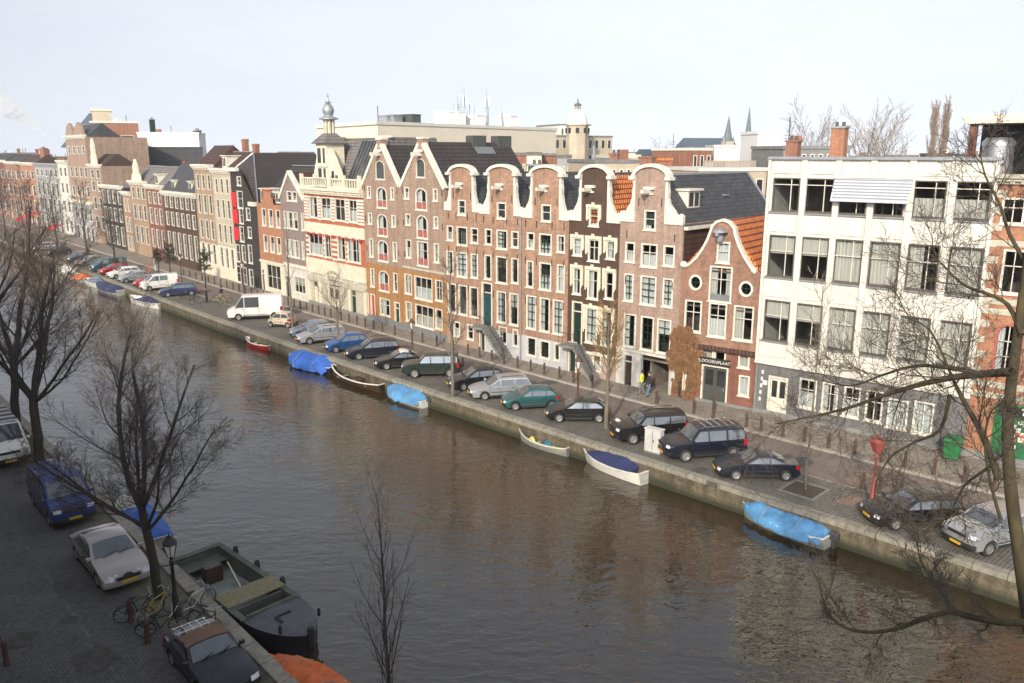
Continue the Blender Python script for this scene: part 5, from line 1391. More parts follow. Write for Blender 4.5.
# kind: zf hood front, zc cowl, cowl x, roof front x, roof rear x, rear belt x, rear belt z, boot (x, z) ; fractions of length from the rear
KIND = {
 'hatch': dict(zf=.72, zc=.95, xc=.73, rf=.54, rr=.16, rb=.045, zb=.98, boot=None, split=[.50, .26]),
 'three_door': dict(zf=.70, zc=.93, xc=.72, rf=.53, rr=.17, rb=.05, zb=.96, boot=None, split=[.42]),
 'wagon': dict(zf=.74, zc=.96, xc=.73, rf=.55, rr=.10, rb=.03, zb=.98, boot=None, split=[.53, .31]),
 'sedan': dict(zf=.72, zc=.95, xc=.70, rf=.54, rr=.29, rb=.16, zb=.99, boot=(.03, .95), split=[.46]),
 'coupe': dict(zf=.70, zc=.93, xc=.70, rf=.52, rr=.34, rb=.16, zb=.97, boot=(.03, .93), split=[.38]),
 'suv': dict(zf=1.02, zc=1.14, xc=.72, rf=.60, rr=.055, rb=.02, zb=1.16, boot=None, split=[.50, .28]),
 'mpv': dict(zf=.85, zc=1.05, xc=.80, rf=.58, rr=.08, rb=.03, zb=1.06, boot=None, split=[.52, .28]),
 'micro': dict(zf=.78, zc=.96, xc=.82, rf=.60, rr=.16, rb=.03, zb=.98, boot=None, split=[.40]),
 'roadster': dict(zf=.68, zc=.88, xc=.63, rf=.48, rr=.28, rb=.19, zb=.90, boot=(.03, .86), split=[]),
 'van': dict(zf=1.05, zc=1.28, xc=.86, rf=.72, rr=.02, rb=.012, zb=1.3, boot=None, split=[.68, .42]),
 'small_van': dict(zf=.98, zc=1.18, xc=.83, rf=.66, rr=.02, rb=.012, zb=1.2, boot=None, split=[.52, .30]),
}
def make_car(name, label, kind, col, L, W, H, wb=None, rw=.31, roof_col=None, rack=False, blind_panels=0, bump='plastic_black', group='cars parked along the far quay', plate=True, cat='car', stripes=False, rear_spare=False, detail=True):
    K = KIND[kind]; t = thing(name, label, cat, group=group)
    wb = wb or L * .6
    xr = L * .5 - wb / 2 - .02 * L; xf = xr + wb
    zb0 = .24 if kind not in ('suv', 'van') else .34
    ar = rw + .055
    def archpts(cx):
        a0 = math.asin(max(-1, min(1, (zb0 - rw) / ar))); a1 = math.pi - a0; n = 9
        return [(cx + ar * math.cos(a1 + (a0 - a1) * k / (n - 1)), rw + ar * math.sin(a1 + (a0 - a1) * k / (n - 1))) for k in range(n)]
    X = lambda f: f * L
    low = [(.04 * L, zb0)] + archpts(xr) + archpts(xf) + [(L - .10, zb0), (L - .01, zb0 + .12), (L, .50 * (K['zf'] / .75)), (L - .04, K['zf'] - .08), (L - .16, K['zf'])]
    xm = (L - .16 + X(K['xc'])) / 2; low += [(xm, (K['zf'] + K['zc']) / 2 + .025)]
    cowl = (X(K['xc']), K['zc'])
    rearb = (X(K['rb']), K['zb'])
    ups = [(X(K['rf']), H - .035), (X((K['rf'] * .6 + K['rr'] * .4)), H), (X((K['rf'] * .3 + K['rr'] * .7)), H - .008), (X(K['rr']), H - .07 if kind not in ('van', 'small_van', 'suv') else H - .03)]
    tail = []
    if K['boot']: tail += [(X(K['boot'][0]), K['boot'][1]), (.015 * L, K['boot'][1] - .14)]
    else: tail += [(.012 * L, K['zb'] - .22)]
    tail += [(0, .52 * (K['zb'] / .98)), (.0, zb0 + .14)]
    belt = K['zc']
    up_out = [cowl] + ups + [rearb]
    low_out = low + [cowl, rearb] + tail
    full = low + up_out + tail
    tum = .20 if kind not in ('van', 'small_van') else .09
    def hw(z):
        w = W / 2
        if z > belt: w *= 1 - tum * (z - belt) / (H - belt) * 1.0
        elif z < .5: w *= .97 + .03 * (z / .5)
        return w
    def pt(p, s):
        x, z = p; y = s * hw(z); e = abs(s) ** 4
        if x > L * .8: x -= e * .16 * ((x / L - .8) / .2) ** 1.5
        if x < L * .2: x += e * .10 * (1 - x / L / .2) ** 1.5
        if z > K['zf'] - .02 and z < H: z -= .035 * abs(s) ** 3
        if z >= H - .1: z -= .05 * abs(s) ** 3
        return (x - L / 2, y, z)
    sl = [-1, -.86, -.5, 0, .5, .86, 1]
    b = MB(); n = len(full)
    rings = [[pt(p, s) for p in full] for s in sl]
    b.loft(rings, True, False)
    for sg in (-1, 1):
        for poly in (low_out, up_out):
            m2 = MB(); m2.poly_xz(poly, (), 0)
            idx = [pt(p, sg) for p in poly]
            b.add(idx, [f if sg < 0 else f[::-1] for f in m2.f])
    body = b.build('body', 'paint_' + col, t, smooth=38, fix=True, bevel=.035)
    if roof_col:
        b = MB(); rr = [[(lambda q: (q[0], q[1], q[2] + .012))(pt(p, s)) for p in ups] for s in sl]
        b.loft(rr, False, False); b.build('roof', roof_col, body, smooth=40)
    # glass
    def off(p, sg, o=.010):
        x, y, z = pt(p, sg); return (x, y + sg * o, z)
    def zat(x, hi=True):
        P = up_out
        for a, c in zip(P, P[1:]):
            if c[0] <= x <= a[0]: f = (a[0] - x) / max(1e-6, a[0] - c[0]); return a[1] + (c[1] - a[1]) * f
        return belt
    splits = [cowl[0] - .10] + [X(s) for s in K['split']] + [rearb[0] + .10]
    for sg in (-1, 1):
        for k in range(len(splits) - 1):
            x1, x0 = splits[k] - .035, splits[k + 1] + .035
            if blind_panels and k >= len(splits) - 1 - blind_panels: continue
            pts = [(x0, max(belt, K['zb'] if k == len(splits) - 2 else belt) + .05), (x1, belt + .05)]
            top = []
            for j in range(7):
                x = x1 + (x0 - x1) * j / 6; z = min(zat(x) - .10, H - .13)
                if z > pts[0][1] - .02: top.append((x, z))
            pts += top
            if len(pts) < 3: continue
            m2 = MB(); m2.poly_xz(pts, (), 0)
            MB().add([off(p, sg) for p in pts], [f if sg < 0 else f[::-1] for f in m2.f]).build('side_window', 'car_glass', body)
    def screen(a, c, nm, wf):
        d = Vector((c[0] - a[0], 0, c[1] - a[1])); nn = Vector((d.z, 0, -d.x)).normalized()
        if nn.z < 0: nn = -nn
        P = []
        for f in (.1, .93):
            q = (a[0] + d.x * f, a[1] + d.z * f)
            P.append([tuple(Vector(pt(q, s)) + nn * .014) for s in (-wf, -.5 * wf, 0, .5 * wf, wf)])
        MB().loft(P, False, False).build(nm, 'car_glass', body, smooth=60)
    screen(cowl, ups[0], 'windscreen', .86)
    if kind not in ('van',): screen(rearb, ups[-1], 'rear_window', .84)
    # wheels
    tm = MB(); tm.lathe([(rw * .62, -.1), (rw * .93, -.1), (rw, -.07), (rw, .07), (rw * .93, .1), (rw * .62, .1)], 20, cap=False)
    rm = MB(); rm.lathe([(.03, .0), (.05, .085), (.05, .09)], 8)
    for k in range(7):
        a = 2 * math.pi * k / 7; c, s_ = math.cos(a), math.sin(a)
        rm.add([(c * .04 - s_ * .035, s_ * .04 + c * .035, .085), (c * .04 + s_ * .035, s_ * .04 - c * .035, .085), (c * rw * .64 + s_ * .03, s_ * rw * .64 - c * .03, .08), (c * rw * .64 - s_ * .03, s_ * rw * .64 + c * .03, .08)], [(0, 1, 2, 3)])
    rm.lathe([(rw * .57, .02), (rw * .57, .09), (rw * .66, .098), (rw * .67, .085)], 20, cap=False)
    rm.lathe([(rw * .62, .0), (rw * .62, .01)], 12)
    tme = tm.mesh('tyre', 'tyre', 40); rme = rm.mesh('rim', 'rim_metal', 40)
    for sg in (-1, 1):
        for cx in (xr, xf):
            w = link('wheel', tme, t, (cx - L / 2, sg * (W / 2 - .115), rw)); w.rotation_euler = (R(90) * (1 if sg < 0 else -1), 0, 0)
            link('rim', rme, w)
    # lights, bumpers, plate
    for sg in (-1, 1):
        z = K['zf'] - .10
        b = MB(); P = [Vector(pt((L - .05, z), sg * f)) for f in (.58, .75, .93)]
        b.loft([[tuple(p + Vector((.05, 0, -.075))) for p in P], [tuple(p + Vector((-.01, 0, .075))) for p in P]], False, False)
        b.build('headlight', 'headlight_glass', body)
        zt_ = K['zb'] - .16
        b = MB(); P = [Vector(pt((.012 * L, zt_), sg * f)) for f in (.74, .9, 1.0)]
        P = [P[0], P[1], P[2], P[2] + Vector((.2, sg * .004, 0))]
        hh = .11 if kind not in ('suv', 'van', 'mpv', 'small_van') else .2
        b.loft([[tuple(p + Vector((-.015, sg * .006, -hh))) for p in P], [tuple(p + Vector((-.0, sg * .006, hh))) for p in P]], False, False)
        b.build('tail_light', 'taillight_red', body)
        b = MB(); m_ = pt((cowl[0] - .12, belt + .06), sg)
        b.box(m_[0] - .05, m_[0] + .06, min(m_[1], m_[1] + sg * .18), max(m_[1], m_[1] + sg * .18), m_[2] - .02, m_[2] + .11)
        b.build('mirror', 'paint_' + col, body, bevel=.02)
    for (x0, nm) in ((L, 'front_bumper'), (0, 'rear_bumper')):
        b = MB()
        ff = (-.02, -.02) if x0 else (.02, .02)
        P0 = [pt((x0 + ff[0], zb0 + .06), s) for s in (-1, -.86, -.5, 0, .5, .86, 1)]; P1 = [pt((x0 + ff[1], zb0 + .24), s) for s in (-1, -.86, -.5, 0, .5, .86, 1)]
        o = .045 if x0 else -.045
        b.loft([[(p[0] + o * .4, p[1] * 1.005, p[2]) for p in P0], [(p[0] + o, p[1] * 1.01, p[2] + .02) for p in P0], [(p[0] + o, p[1] * 1.01, p[2]) for p in P1], [(p[0] + o * .3, p[1] * 1.005, p[2] + .02) for p in P1]], False, False)
        b.build(nm, bump, body, smooth=50)
    b = MB(); z = K['zf'] - .12
    b.box(L / 2 - .035, L / 2 + .018, -W * .24, W * .24, z - .07, z + .05); b.build('grille', 'plastic_black', body)
    if plate:
        for x in (L / 2 + .022, -L / 2 - .05):
            MB().box(x - .012, x + .03, -.26, .26, .42, .53).build('number_plate', 'plate_yellow', body)
    # door seams, sills and handles
    b = MB()
    for s in K['split'][:2] + [K['xc'] - .03]:
        for sg in (-1, 1):
            q0, q1 = pt((X(s), zb0 + .1), sg), pt((X(s), belt), sg)
            b.box(q0[0] - .008, q0[0] + .008, min(q0[1], q0[1] + sg * .012), max(q0[1], q0[1] + sg * .012), zb0 + .1, belt + .02)
    for sg in (-1, 1):
        y = sg * (W / 2 * .985); b.box(xr - L / 2 + ar + .03, xf - L / 2 - ar - .03, min(y, y + sg * .014), max(y, y + sg * .014), zb0 - .02, zb0 + .12)
    for s in K['split'][:2]:
        for sg in (-1, 1):
            q0 = pt((X(s) + .09, belt - .13), sg); b.box(q0[0], q0[0] + .17, min(q0[1], q0[1] + sg * .03), max(q0[1], q0[1] + sg * .03), q0[2], q0[2] + .035)
    for sg in (-1, 1):
        q0 = pt((xr + ar + .05, .55), sg); b.box(q0[0], xf - L / 2 - ar - .03, min(q0[1], q0[1] + sg * .016), max(q0[1], q0[1] + sg * .016), .53, .575)
    b.bar((X(K['xc']) - L / 2 + .02, -.5, belt + .03), (X(K['xc']) - L / 2 - .12, -.05, belt + .10), .02); b.bar((X(K['xc']) - L / 2 + .02, .1, belt + .03), (X(K['xc']) - L / 2 - .12, .5, belt + .10), .02)
    b.build('door_seams', 'plastic_black', body)
    if rack:
        b = MB(); y = W / 2 * (1 - tum) - .1
        xs = [X(K['rr']) + .35 - L / 2, X(K['rf']) - .15 - L / 2]
        for sg in (-1, 1): b.tube([(xs[0], sg * y, H - .02), (xs[0] + .08, sg * y, H + .05), (xs[1] - .08, sg * y, H + .05), (xs[1], sg * y, H - .03)], .022, 6)
        if rack == 'bars':
            for k in range(5): x = xs[0] + .2 + (xs[1] - xs[0] - .4) * k / 4; b.box(x - .03, x + .03, -y, y, H + .04, H + .075)
        b.build('roof_rack', 'chrome' if rack == 'bars' else 'plastic_black', body)
    if rear_spare:
        MB().lathe([(.05, 0), (.33, .0), (.35, .06), (.35, .16), (.3, .2), (.05, .2)], 16).build('spare_wheel', 'tyre', body, loc=(-L / 2 - .03, 0, .95)).rotation_euler = (0, R(-90), 0)
    t['_w'] = W
    return t
def place(t, pf, pr, z=0.0):
    """stand the car with its visible front and rear wheels on two surveyed ground points"""
    f, r_ = G(*pf), G(*pr)
    d = (f - r_).normalized(); mid = (f + r_) / 2
    away = Vector((-d.y, d.x, 0))
    if away.dot(Vector((mid.x, mid.y, 0))) < 0: away = -away
    c = mid + away * (t['_w'] / 2 - .12); del t['_w']
    t.location = (c.x, c.y, z); t.rotation_euler = (0, 0, math.atan2(d.y, d.x))
C_ = make_car
place(C_('white_van', 'long high roofed white delivery van with dark cab windows on the far quay', 'van', 'white', 5.6, 2.0, 2.5, 3.5, .34, blind_panels=1, group='vans and cars along the far quay', cat='van'), (237.6, 320.5), (273.5, 319))
place(C_('small_car', 'tiny beige microcar parked behind the white delivery van', 'micro', 'beige', 2.6, 1.52, 1.5, 1.85, .28), (270.8, 327), (287.6, 328))
place(C_('parked_car', 'silver blue hatchback mostly hidden behind the silver estate car', 'hatch', 'pale_blue', 4.0, 1.7, 1.45, 2.5), (297, 338.5), (328, 336))
place(C_('estate_car', 'silver estate car with a red tail lamp, near the pollarded street tree', 'wagon', 'silver', 4.5, 1.76, 1.5, 2.7, rack=True), (307.8, 344.7), (339.5, 341.5))
place(C_('parked_car', 'bright blue compact hatchback between the silver estate and the black one', 'hatch', 'blue', 3.9, 1.68, 1.5, 2.45), (338, 352.8), (360, 350.5))
place(C_('estate_car', 'long black estate car beside the bright blue hatchback', 'wagon', 'navy', 4.6, 1.78, 1.56, 2.75, rack=True), (357, 360.2), (392, 357.5))
place(C_('convertible_car', 'black car with a pale silver roof parked beside the dark green off-roader', 'coupe', 'black', 4.1, 1.7, 1.38, 2.5, roof_col='vinyl_white'), (386.8, 370), (416, 368))
place(C_('off_road_car', 'dark green boxy off-road car behind the bare street tree', 'suv', 'green', 4.5, 1.8, 1.78, 2.65, .37, rear_spare=True), (414.6, 378), (447.6, 377.5))
place(C_('parked_car', 'glossy black car with light alloy wheels left of the silver estate with rails', 'hatch', 'black', 4.3, 1.77, 1.5, 2.6, rack=True), (461.7, 391), (497, 388))
place(C_('estate_car', 'silver estate car with roof rails left of the teal hatchback', 'wagon', 'silver', 4.5, 1.78, 1.52, 2.7, rack=True), (484, 400.3), (521, 398))
place(C_('hatchback_car', 'metallic teal hatchback parked nose to the canal', 'hatch', 'teal', 3.85, 1.66, 1.43, 2.45), (514.4, 410.8), (550, 409))
place(C_('hatchback_car', 'black three door hatchback beside the yellowish street tree', 'three_door', 'black', 4.0, 1.7, 1.42, 2.48), (556.8, 422.3), (598.4, 422.7))
place(C_('off_road_car', 'black off-road car behind the pale utility cabinet', 'suv', 'black', 4.5, 1.82, 1.72, 2.7, .36, rack=True), (630, 444.8), (676, 441.5))
place(C_('off_road_car', 'large navy off-road car with a row of chrome roof bars', 'suv', 'navy', 4.75, 1.92, 1.84, 2.8, .38, rack='bars'), (677.5, 462.8), (737, 458.5))
place(C_('coupe_car', 'navy coupe parked beside the square tree pit', 'coupe', 'navy', 4.3, 1.74, 1.38, 2.55, .31), (733.8, 480.3), (783.6, 480.8))
place(C_('hatchback_car', 'black estate car parked right of the red lamp post', 'wagon', 'black', 4.3, 1.75, 1.46, 2.6, .30), (894.7, 530), (945, 527.5))
place(C_('off_road_car', 'silver off-road car with an orange yellow plate at the right edge', 'suv', 'silver', 4.2, 1.8, 1.66, 2.5, .35), (980.5, 557.5), (1033, 546))
place(C_('estate_car', 'dark blue estate car parked just above the covered navy boat', 'wagon', 'dark_blue', 4.4, 1.76, 1.5, 2.6), (168, 297), (190, 295.5))
place(C_('white_van', 'small white van beside the dark blue estate car', 'small_van', 'white', 4.5, 1.85, 1.95, 2.8, blind_panels=1, cat='van', group='vans and cars along the far quay'), (150, 291), (172, 289))
place(C_('parked_car', 'small red car peeping out left of the small white van', 'hatch', 'red', 3.8, 1.65, 1.42, 2.4), (141, 287.5), (160, 286))
place(C_('parked_car', 'pale silver car two places left of the small white van', 'hatch', 'silver', 4.0, 1.7, 1.45, 2.5), (126.8, 283), (145, 281.5))
place(C_('parked_car', 'white estate car between the pale silver car and a red car', 'wagon', 'white', 4.3, 1.7, 1.48, 2.6), (116, 278.8), (135, 277))
place(C_('parked_car', 'bright red car left of the white estate car', 'hatch', 'red', 3.9, 1.66, 1.42, 2.45), (107.4, 275.3), (124, 273.5))
place(C_('dark_teal_van', 'long dark teal van at the far end of the parked row', 'small_van', 'dark_teal', 5.0, 1.85, 1.9, 2.9, cat='van', group='vans and cars along the far quay'), (100, 272.3), (122, 270))
place(C_('parked_car', 'pale grey car half hidden by branches far along the quay', 'hatch', 'silver', 4.0, 1.7, 1.45, 2.5), (84, 266.5), (101, 264.5))
place(C_('parked_car', 'dark grey car beyond the pale grey one far along the quay', 'wagon', 'grey', 4.2, 1.7, 1.48, 2.5), (73, 262.5), (90, 260.5))
place(C_('parked_car', 'white car under the branches at the far left', 'hatch', 'white', 3.9, 1.7, 1.48, 2.45), (38, 251.5), (54, 250))
place(C_('parked_car', 'dull green car parked farthest left on the quay', 'hatch', 'green', 3.9, 1.7, 1.46, 2.45), (52, 256), (69, 254.3))
# --- near side of the canal
def place_near(t, pl, pr, front_z=0.0):
    """front corners of the car on the ground, left and right in the picture; it points towards us"""
    a, b_ = G(*pl), G(*pr)
    d = -D_CANAL; L_ = t['_l']; c = (a + b_) / 2 - d * (L_ / 2)
    del t['_w']; del t['_l']
    t.location = (c.x, c.y, 0); t.rotation_euler = (0, 0, math.atan2(d.y, d.x))
NG = 'vehicles parked along the near quay'
def near(t, L, pl, pr): t['_l'] = L; place_near(t, pl, pr)
tv = C_('blue_van', 'dark blue van with sliding side door parked on the near quay', 'small_van', 'van_blue', 4.7, 1.84, 1.94, 2.95, .32, blind_panels=0, group=NG, cat='van', plate=True); near(tv, 4.7, (50, 533), (103, 521))
ts = C_('sedan_car', 'champagne silver sedan with twin round headlamps on the near quay', 'sedan', 'champagne', 4.85, 1.82, 1.45, 2.9, .33, bump='paint_champagne', group=NG); near(ts, 4.85, (106, 600), (154, 581))
tr = C_('convertible_car', 'dark navy convertible with brown soft top and chrome luggage rack', 'roadster', 'navy', 4.0, 1.7, 1.26, 2.3, .30, roof_col='soft_top', group=NG); near(tr, 4.0, (213, 716), (262, 690))
b = MB()
for k in range(5): b.tube([(-1.86, -.5 + k * .25, .93), (-1.80, -.5 + k * .25, .99), (-1.35, -.5 + k * .25, 1.0), (-1.30, -.5 + k * .25, .92)], .014, 5)
for x in (-1.78, -1.38): b.tube([(x, -.58, .97), (x, .58, .97)], .016, 5)
b.build('luggage_rack', 'chrome', tr)
# soft top seen over the windows
def box_truck():
    t = thing('white_van', 'white van with a striped roof at the left edge of the near quay', 'van', group=NG)
    t2 = C_('white_van', '', 'van', 'white', 5.3, 1.98, 2.2, 3.2, .34, blind_panels=1, group=NG, cat='van')
    t2['label'] = t['label']; bpy.data.objects.remove(t)
    t2.name = 'white_van'
    b = MB()
    for k in range(9):
        b.m = k % 2
        x0 = -2.6 + k * .42; 
        b.quad((x0 - .25, -.86, 2.205), (x0 + .17, -.86, 2.205), (x0 + .42, .86, 2.205), (x0, .86, 2.205))
    b.build('striped_roof', ['pale_plaster', 'plastic_black'], t2)
    near(t2, 5.3, (-12, 470), (37, 468))
box_truck()
t = C_('parked_car', 'pale blue car behind the striped roofed van on the near quay', 'hatch', 'pale_blue', 4.0, 1.7, 1.5, 2.5, group=NG); near(t, 4.0, (-38, 437), (3, 432))
# front details of the near vehicles
b = MB()
for y in (-.66, -.40, .40, .66): b.lathe([(.02, .06), (.10, .05), (.115, 0), (.115, -.05)], 12, (0, y, 0))
m4 = MB()
for y in (-.66, -.42, .42, .66):
    k = len(m4.v); m4.tube([(2.26, y, .62), (2.40 - abs(y) * .12, y, .625)], [.12, .115], 14)
m4.build('round_headlamps', 'headlight_glass', ts, smooth=50)
MB().lathe([(.02, .05), (.15, .04), (.19, 0), (.17, -.05)], 14, (0, 0, 0), 1, 1.2).build('oval_grille', 'plastic_black', ts, loc=(2.41, 0, .58)).rotation_euler = (0, R(80), 0)
# ------------------------------------------------------------------ boats
mat('tarp_blue', (0.028, 0.11, 0.43), 0.7, 0.25, 1.4, bump=.4, bscale=5); mat('tarp_light_blue', (0.085, 0.25, 0.48), 0.75, 0.25, 1.4, bump=.5, bscale=5); mat('tarp_navy', (0.022, 0.03, 0.095), 0.7, 0.1, 3, bump=.2); mat('tarp_orange', (0.55, 0.125, 0.03), 0.7, 0.25, 1.4, bump=.5, bscale=4)
mat('hull_white', (0.66, 0.66, 0.62), 0.35, 0.06); mat('hull_wood', (0.06, 0.035, 0.022), 0.5, 0.25, 5); mat('hull_red', (0.30, 0.015, 0.02), 0.4, 0.1); mat('hull_black', (0.018, 0.018, 0.024), 0.45, 0.2); mat('hull_grey', (0.30, 0.32, 0.30), 0.5, 0.15)
mat('deck_grey', (0.075, 0.078, 0.095), 0.6, 0.2, 3); mat('barge_green', (0.085, 0.095, 0.078), 0.7, 0.25, 2.5); mat('bilge', (0.22, 0.25, 0.23), 0.7, 0.3, 1.5); mat('plank', (0.21, 0.19, 0.11), 0.85, 0.3, 3, stretch=(1, 8, 8)); mat('fender_black', (0.015, 0.015, 0.016), 0.7, 0.1); mat('rope', (0.35, 0.33, 0.26), .9, .1)
mat('outboard_grey', (0.05, 0.05, 0.055), 0.4, 0.1); mat('sheet_teal', (0.03, 0.14, 0.22), .8, .2); mat('sheet_yellow', (.55, .5, .12), .8, .2)
def half_beam(f, bow, stern):
    """f: 0 stern .. 1 bow"""
    w = math.sin(min(1, (1 - f) / bow) * math.pi / 2) ** .75 if f > 1 - bow else 1.0
    if f < .4: w *= stern + (1 - stern) * math.sin(f / .4 * math.pi / 2)
    return w
def hull(t, L, B, fb, m, bow=.55, stern=.75, sheer=.25, rim='hull_white', inner=True, inner_m=None, floor_z=.05, rimw=.05):
    N = 16; R_ = []; Ri = []; gun = []
    for k in range(N + 1):
        f = k / N; w = max(.02, half_beam(f, bow, stern) * B / 2); x = -L / 2 + L * f
        zt = fb + sheer * (2 * f - .8) ** 2 * .6; zk = -.25
        flare = .78
        R_.append([(x - (.1 * (f > .9)), -w * .35, zk), (x, -w * flare, .02), (x + .12 * f, -w, zt), (x + .12 * f, w, zt), (x, w * flare, .02), (x - (.1 * (f > .9)), w * .35, zk)])
        wi = max(.012, w - rimw * 1.4); x2 = x + .12 * f
        if f > .97: x2 -= .12
        Ri.append([(x2, -wi, zt - .003), (x2, -wi * .82, floor_z), (x2, wi * .82, floor_z), (x2, wi, zt - .003)])
        gun.append((x + .12 * f, w, zt))
    b = MB()
    for i in range(N):
        a, c = R_[i], R_[i + 1]
        for j in (0, 1, 3, 4): b.quad(a[j], c[j], c[j + 1], a[j + 1])
        b.quad(a[5], c[5], c[0], a[0])
    b.add(R_[0], [(0, 1, 2, 3, 4, 5)]); b.add(R_[-1], [(5, 4, 3, 2, 1, 0)])
    h = b.build('hull', m, t, fix=True, smooth=35)
    if inner:
        b = MB(); b.loft(Ri, False, False); b.add(Ri[0], [(0, 1, 2, 3)]); b.build('inside', inner_m or m, h, smooth=30)
    b = MB()
    for sg in (-1, 1):
        b.loft([[(p[0], sg * (p[1] + .025), p[2] - .04), (p[0], sg * (p[1] + .025), p[2] + .025), (p[0], sg * max(.0, p[1] - rimw), p[2] + .025), (p[0], sg * max(.0, p[1] - rimw), p[2] - .02)] for p in gun])
    p = gun[0]; b.box(p[0] - .02, p[0] + .05, -p[1], p[1], p[2] - .03, p[2] + .027)
    b.build('gunwale', rim, h, fix=True)
    return h, gun
def cover(t, L, B, fb, m, ridge=.35, f0=.03, f1=.97, drop=.12, bow=.55, stern=.75, sheer=.25, wrinkle=.04, seed=1, nm='cover'):
    N = 44; S = 16; rings = []
    for k in range(N + 1):
        f = f0 + (f1 - f0) * k / N; w = half_beam(f, bow, stern) * B / 2 + .06; x = -L / 2 + L * f + .12 * f
        zt = fb + sheer * (2 * f - .8) ** 2 * .6 + .03
        e = min(1, (f - f0) / .18, (f1 - f) / .25); e = max(0, e) ** .6
        row = []
        for j in range(S + 1):
            s = -1 + 2 * j / S
            if j in (0, S): y, z = s * (w + .02), zt - drop * (1 + .5 * mnoise.noise(Vector((x * 2, s, seed))))
            else:
                s2 = s / (1 - 2 / S); y = s2 * w; z = zt + ridge * e * (1 - abs(s2) ** 1.15) * (.95 + .05 * math.cos(k * 1.3 + 2 * math.sin(k)))
                n = mnoise.noise(Vector((x * 1.7, y * 2.2, seed * 3.3))) + .7 * abs(mnoise.noise(Vector((x * 3.4 + y, y * 2.0 - x, seed)))) - .5 * abs(mnoise.noise(Vector((x * 6 - y * 3, y * 5, seed * 2))))
                z += wrinkle * 1.0 * n
            row.append((x, y, z))
        rings.append(row)
    b = MB(); b.loft(rings, False, False)
    for rg, rv in ((rings[0], False), (rings[-1], True)):
        c = len(b.v); lo_ = [(p[0], p[1], min(p[2], fb + .0) - .05) for p in rg]
        b.add(rg + lo_, [((i, i + 1, i + 1 + len(rg), i + len(rg)) if rv else (i + 1, i, i + len(rg), i + 1 + len(rg))) for i in range(len(rg) - 1)])
    o = b.build(nm, m, t, smooth=70, fix=True)
    if ridge > .3 and wrinkle > .02:
        for k in (13, 31):
            MB().tube([(p[0], p[1] * 1.01, p[2] + .015) for p in rings[k]], .014, 4, False).build('lashing', 'rope', o)
    return o
def outboard(t, L, fb, x=None):
    x = -L / 2 - .18 if x is None else x
    b = MB(); b.loft([[(x - .2, -.14, fb + .05), (x + .2, -.12, fb + .05), (x + .2, .12, fb + .05), (x - .2, .14, fb + .05)], [(x - .22, -.15, fb + .3), (x + .2, -.13, fb + .32), (x + .2, .13, fb + .32), (x - .22, .15, fb + .3)], [(x - .14, -.1, fb + .42), (x + .14, -.09, fb + .44), (x + .14, .09, fb + .44), (x - .14, .1, fb + .42)]])
    b.box(x - .06, x + .08, -.05, .05, -.3, fb + .06); b.tube([(x + .2, 0, fb + .2), (x + .65, 0, fb + .28)], .025, 6)
    return b.build('outboard_motor', 'outboard_grey', t, bevel=.02)
def boat(name, label, bow_px, stern_px, z=.3, group='boats moored along the far quay'):
    a, s = G(*bow_px, WATER_Z + z), G(*stern_px, WATER_Z + z)
    d = a - s; L = d.length; c = (a + s) / 2
    t = thing(name, label, 'boat', (c.x, c.y, WATER_Z), math.atan2(d.y, d.x), group)
    return t, L
# red rowing boat with white inside
t, L = boat('rowing_boat', 'small red rowing boat with a white inside moored by the far quay', (247, 340), (273, 347)); B = 1.5
hull(t, L, B, .42, 'hull_red', rim='hull_white', inner_m='hull_white')
b = MB()
for x in (-.6, .5): b.box(x - .14, x + .14, -B * .38, B * .38, .26, .31)
b.build('thwart', 'hull_white', t)
outboard(t, L, .4, -L / 2 + .5)
# bright blue covered boat
t, L = boat('covered_boat', 'bulky boat under a bright royal blue tarpaulin with an outboard motor', (291, 359), (337, 370)); B = 2.2
hull(t, L, B, .55, 'hull_black', bow=.4, inner=False); cover(t, L, B, .55, 'tarp_blue', .75, bow=.4, drop=.5, seed=2, wrinkle=.06); outboard(t, L, .5)
# open wooden sloop
t, L = boat('open_sloop', 'open dark wooden sloop with a pale gunwale moored beside the black cars', (333, 371), (385, 388)); B = 2.0
hull(t, L, B, .5, 'hull_wood', bow=.5, stern=.6, sheer=.4, rim='hull_white', inner_m='hull_wood', rimw=.1)
b = MB()
for x in (-L * .3, -.1, L * .22): b.box(x - .16, x + .16, -B * .42, B * .42, .3, .35)
b.build('thwart', 'plank', t); MB().box(-.9, .1, -.35, .35, .08, .55).build('engine_box', 'dark_wood', t, bevel=.03)
# light blue small covered boat
t, L = boat('covered_boat', 'small dinghy under a pale blue tarpaulin beside the dark green off-roader', (390, 391), (428, 403)); B = 1.9
hull(t, L, B, .45, 'hull_white', bow=.4, inner=False); cover(t, L, B, .45, 'tarp_light_blue', .6, bow=.4, drop=.3, seed=4, wrinkle=.07); outboard(t, L, .4)
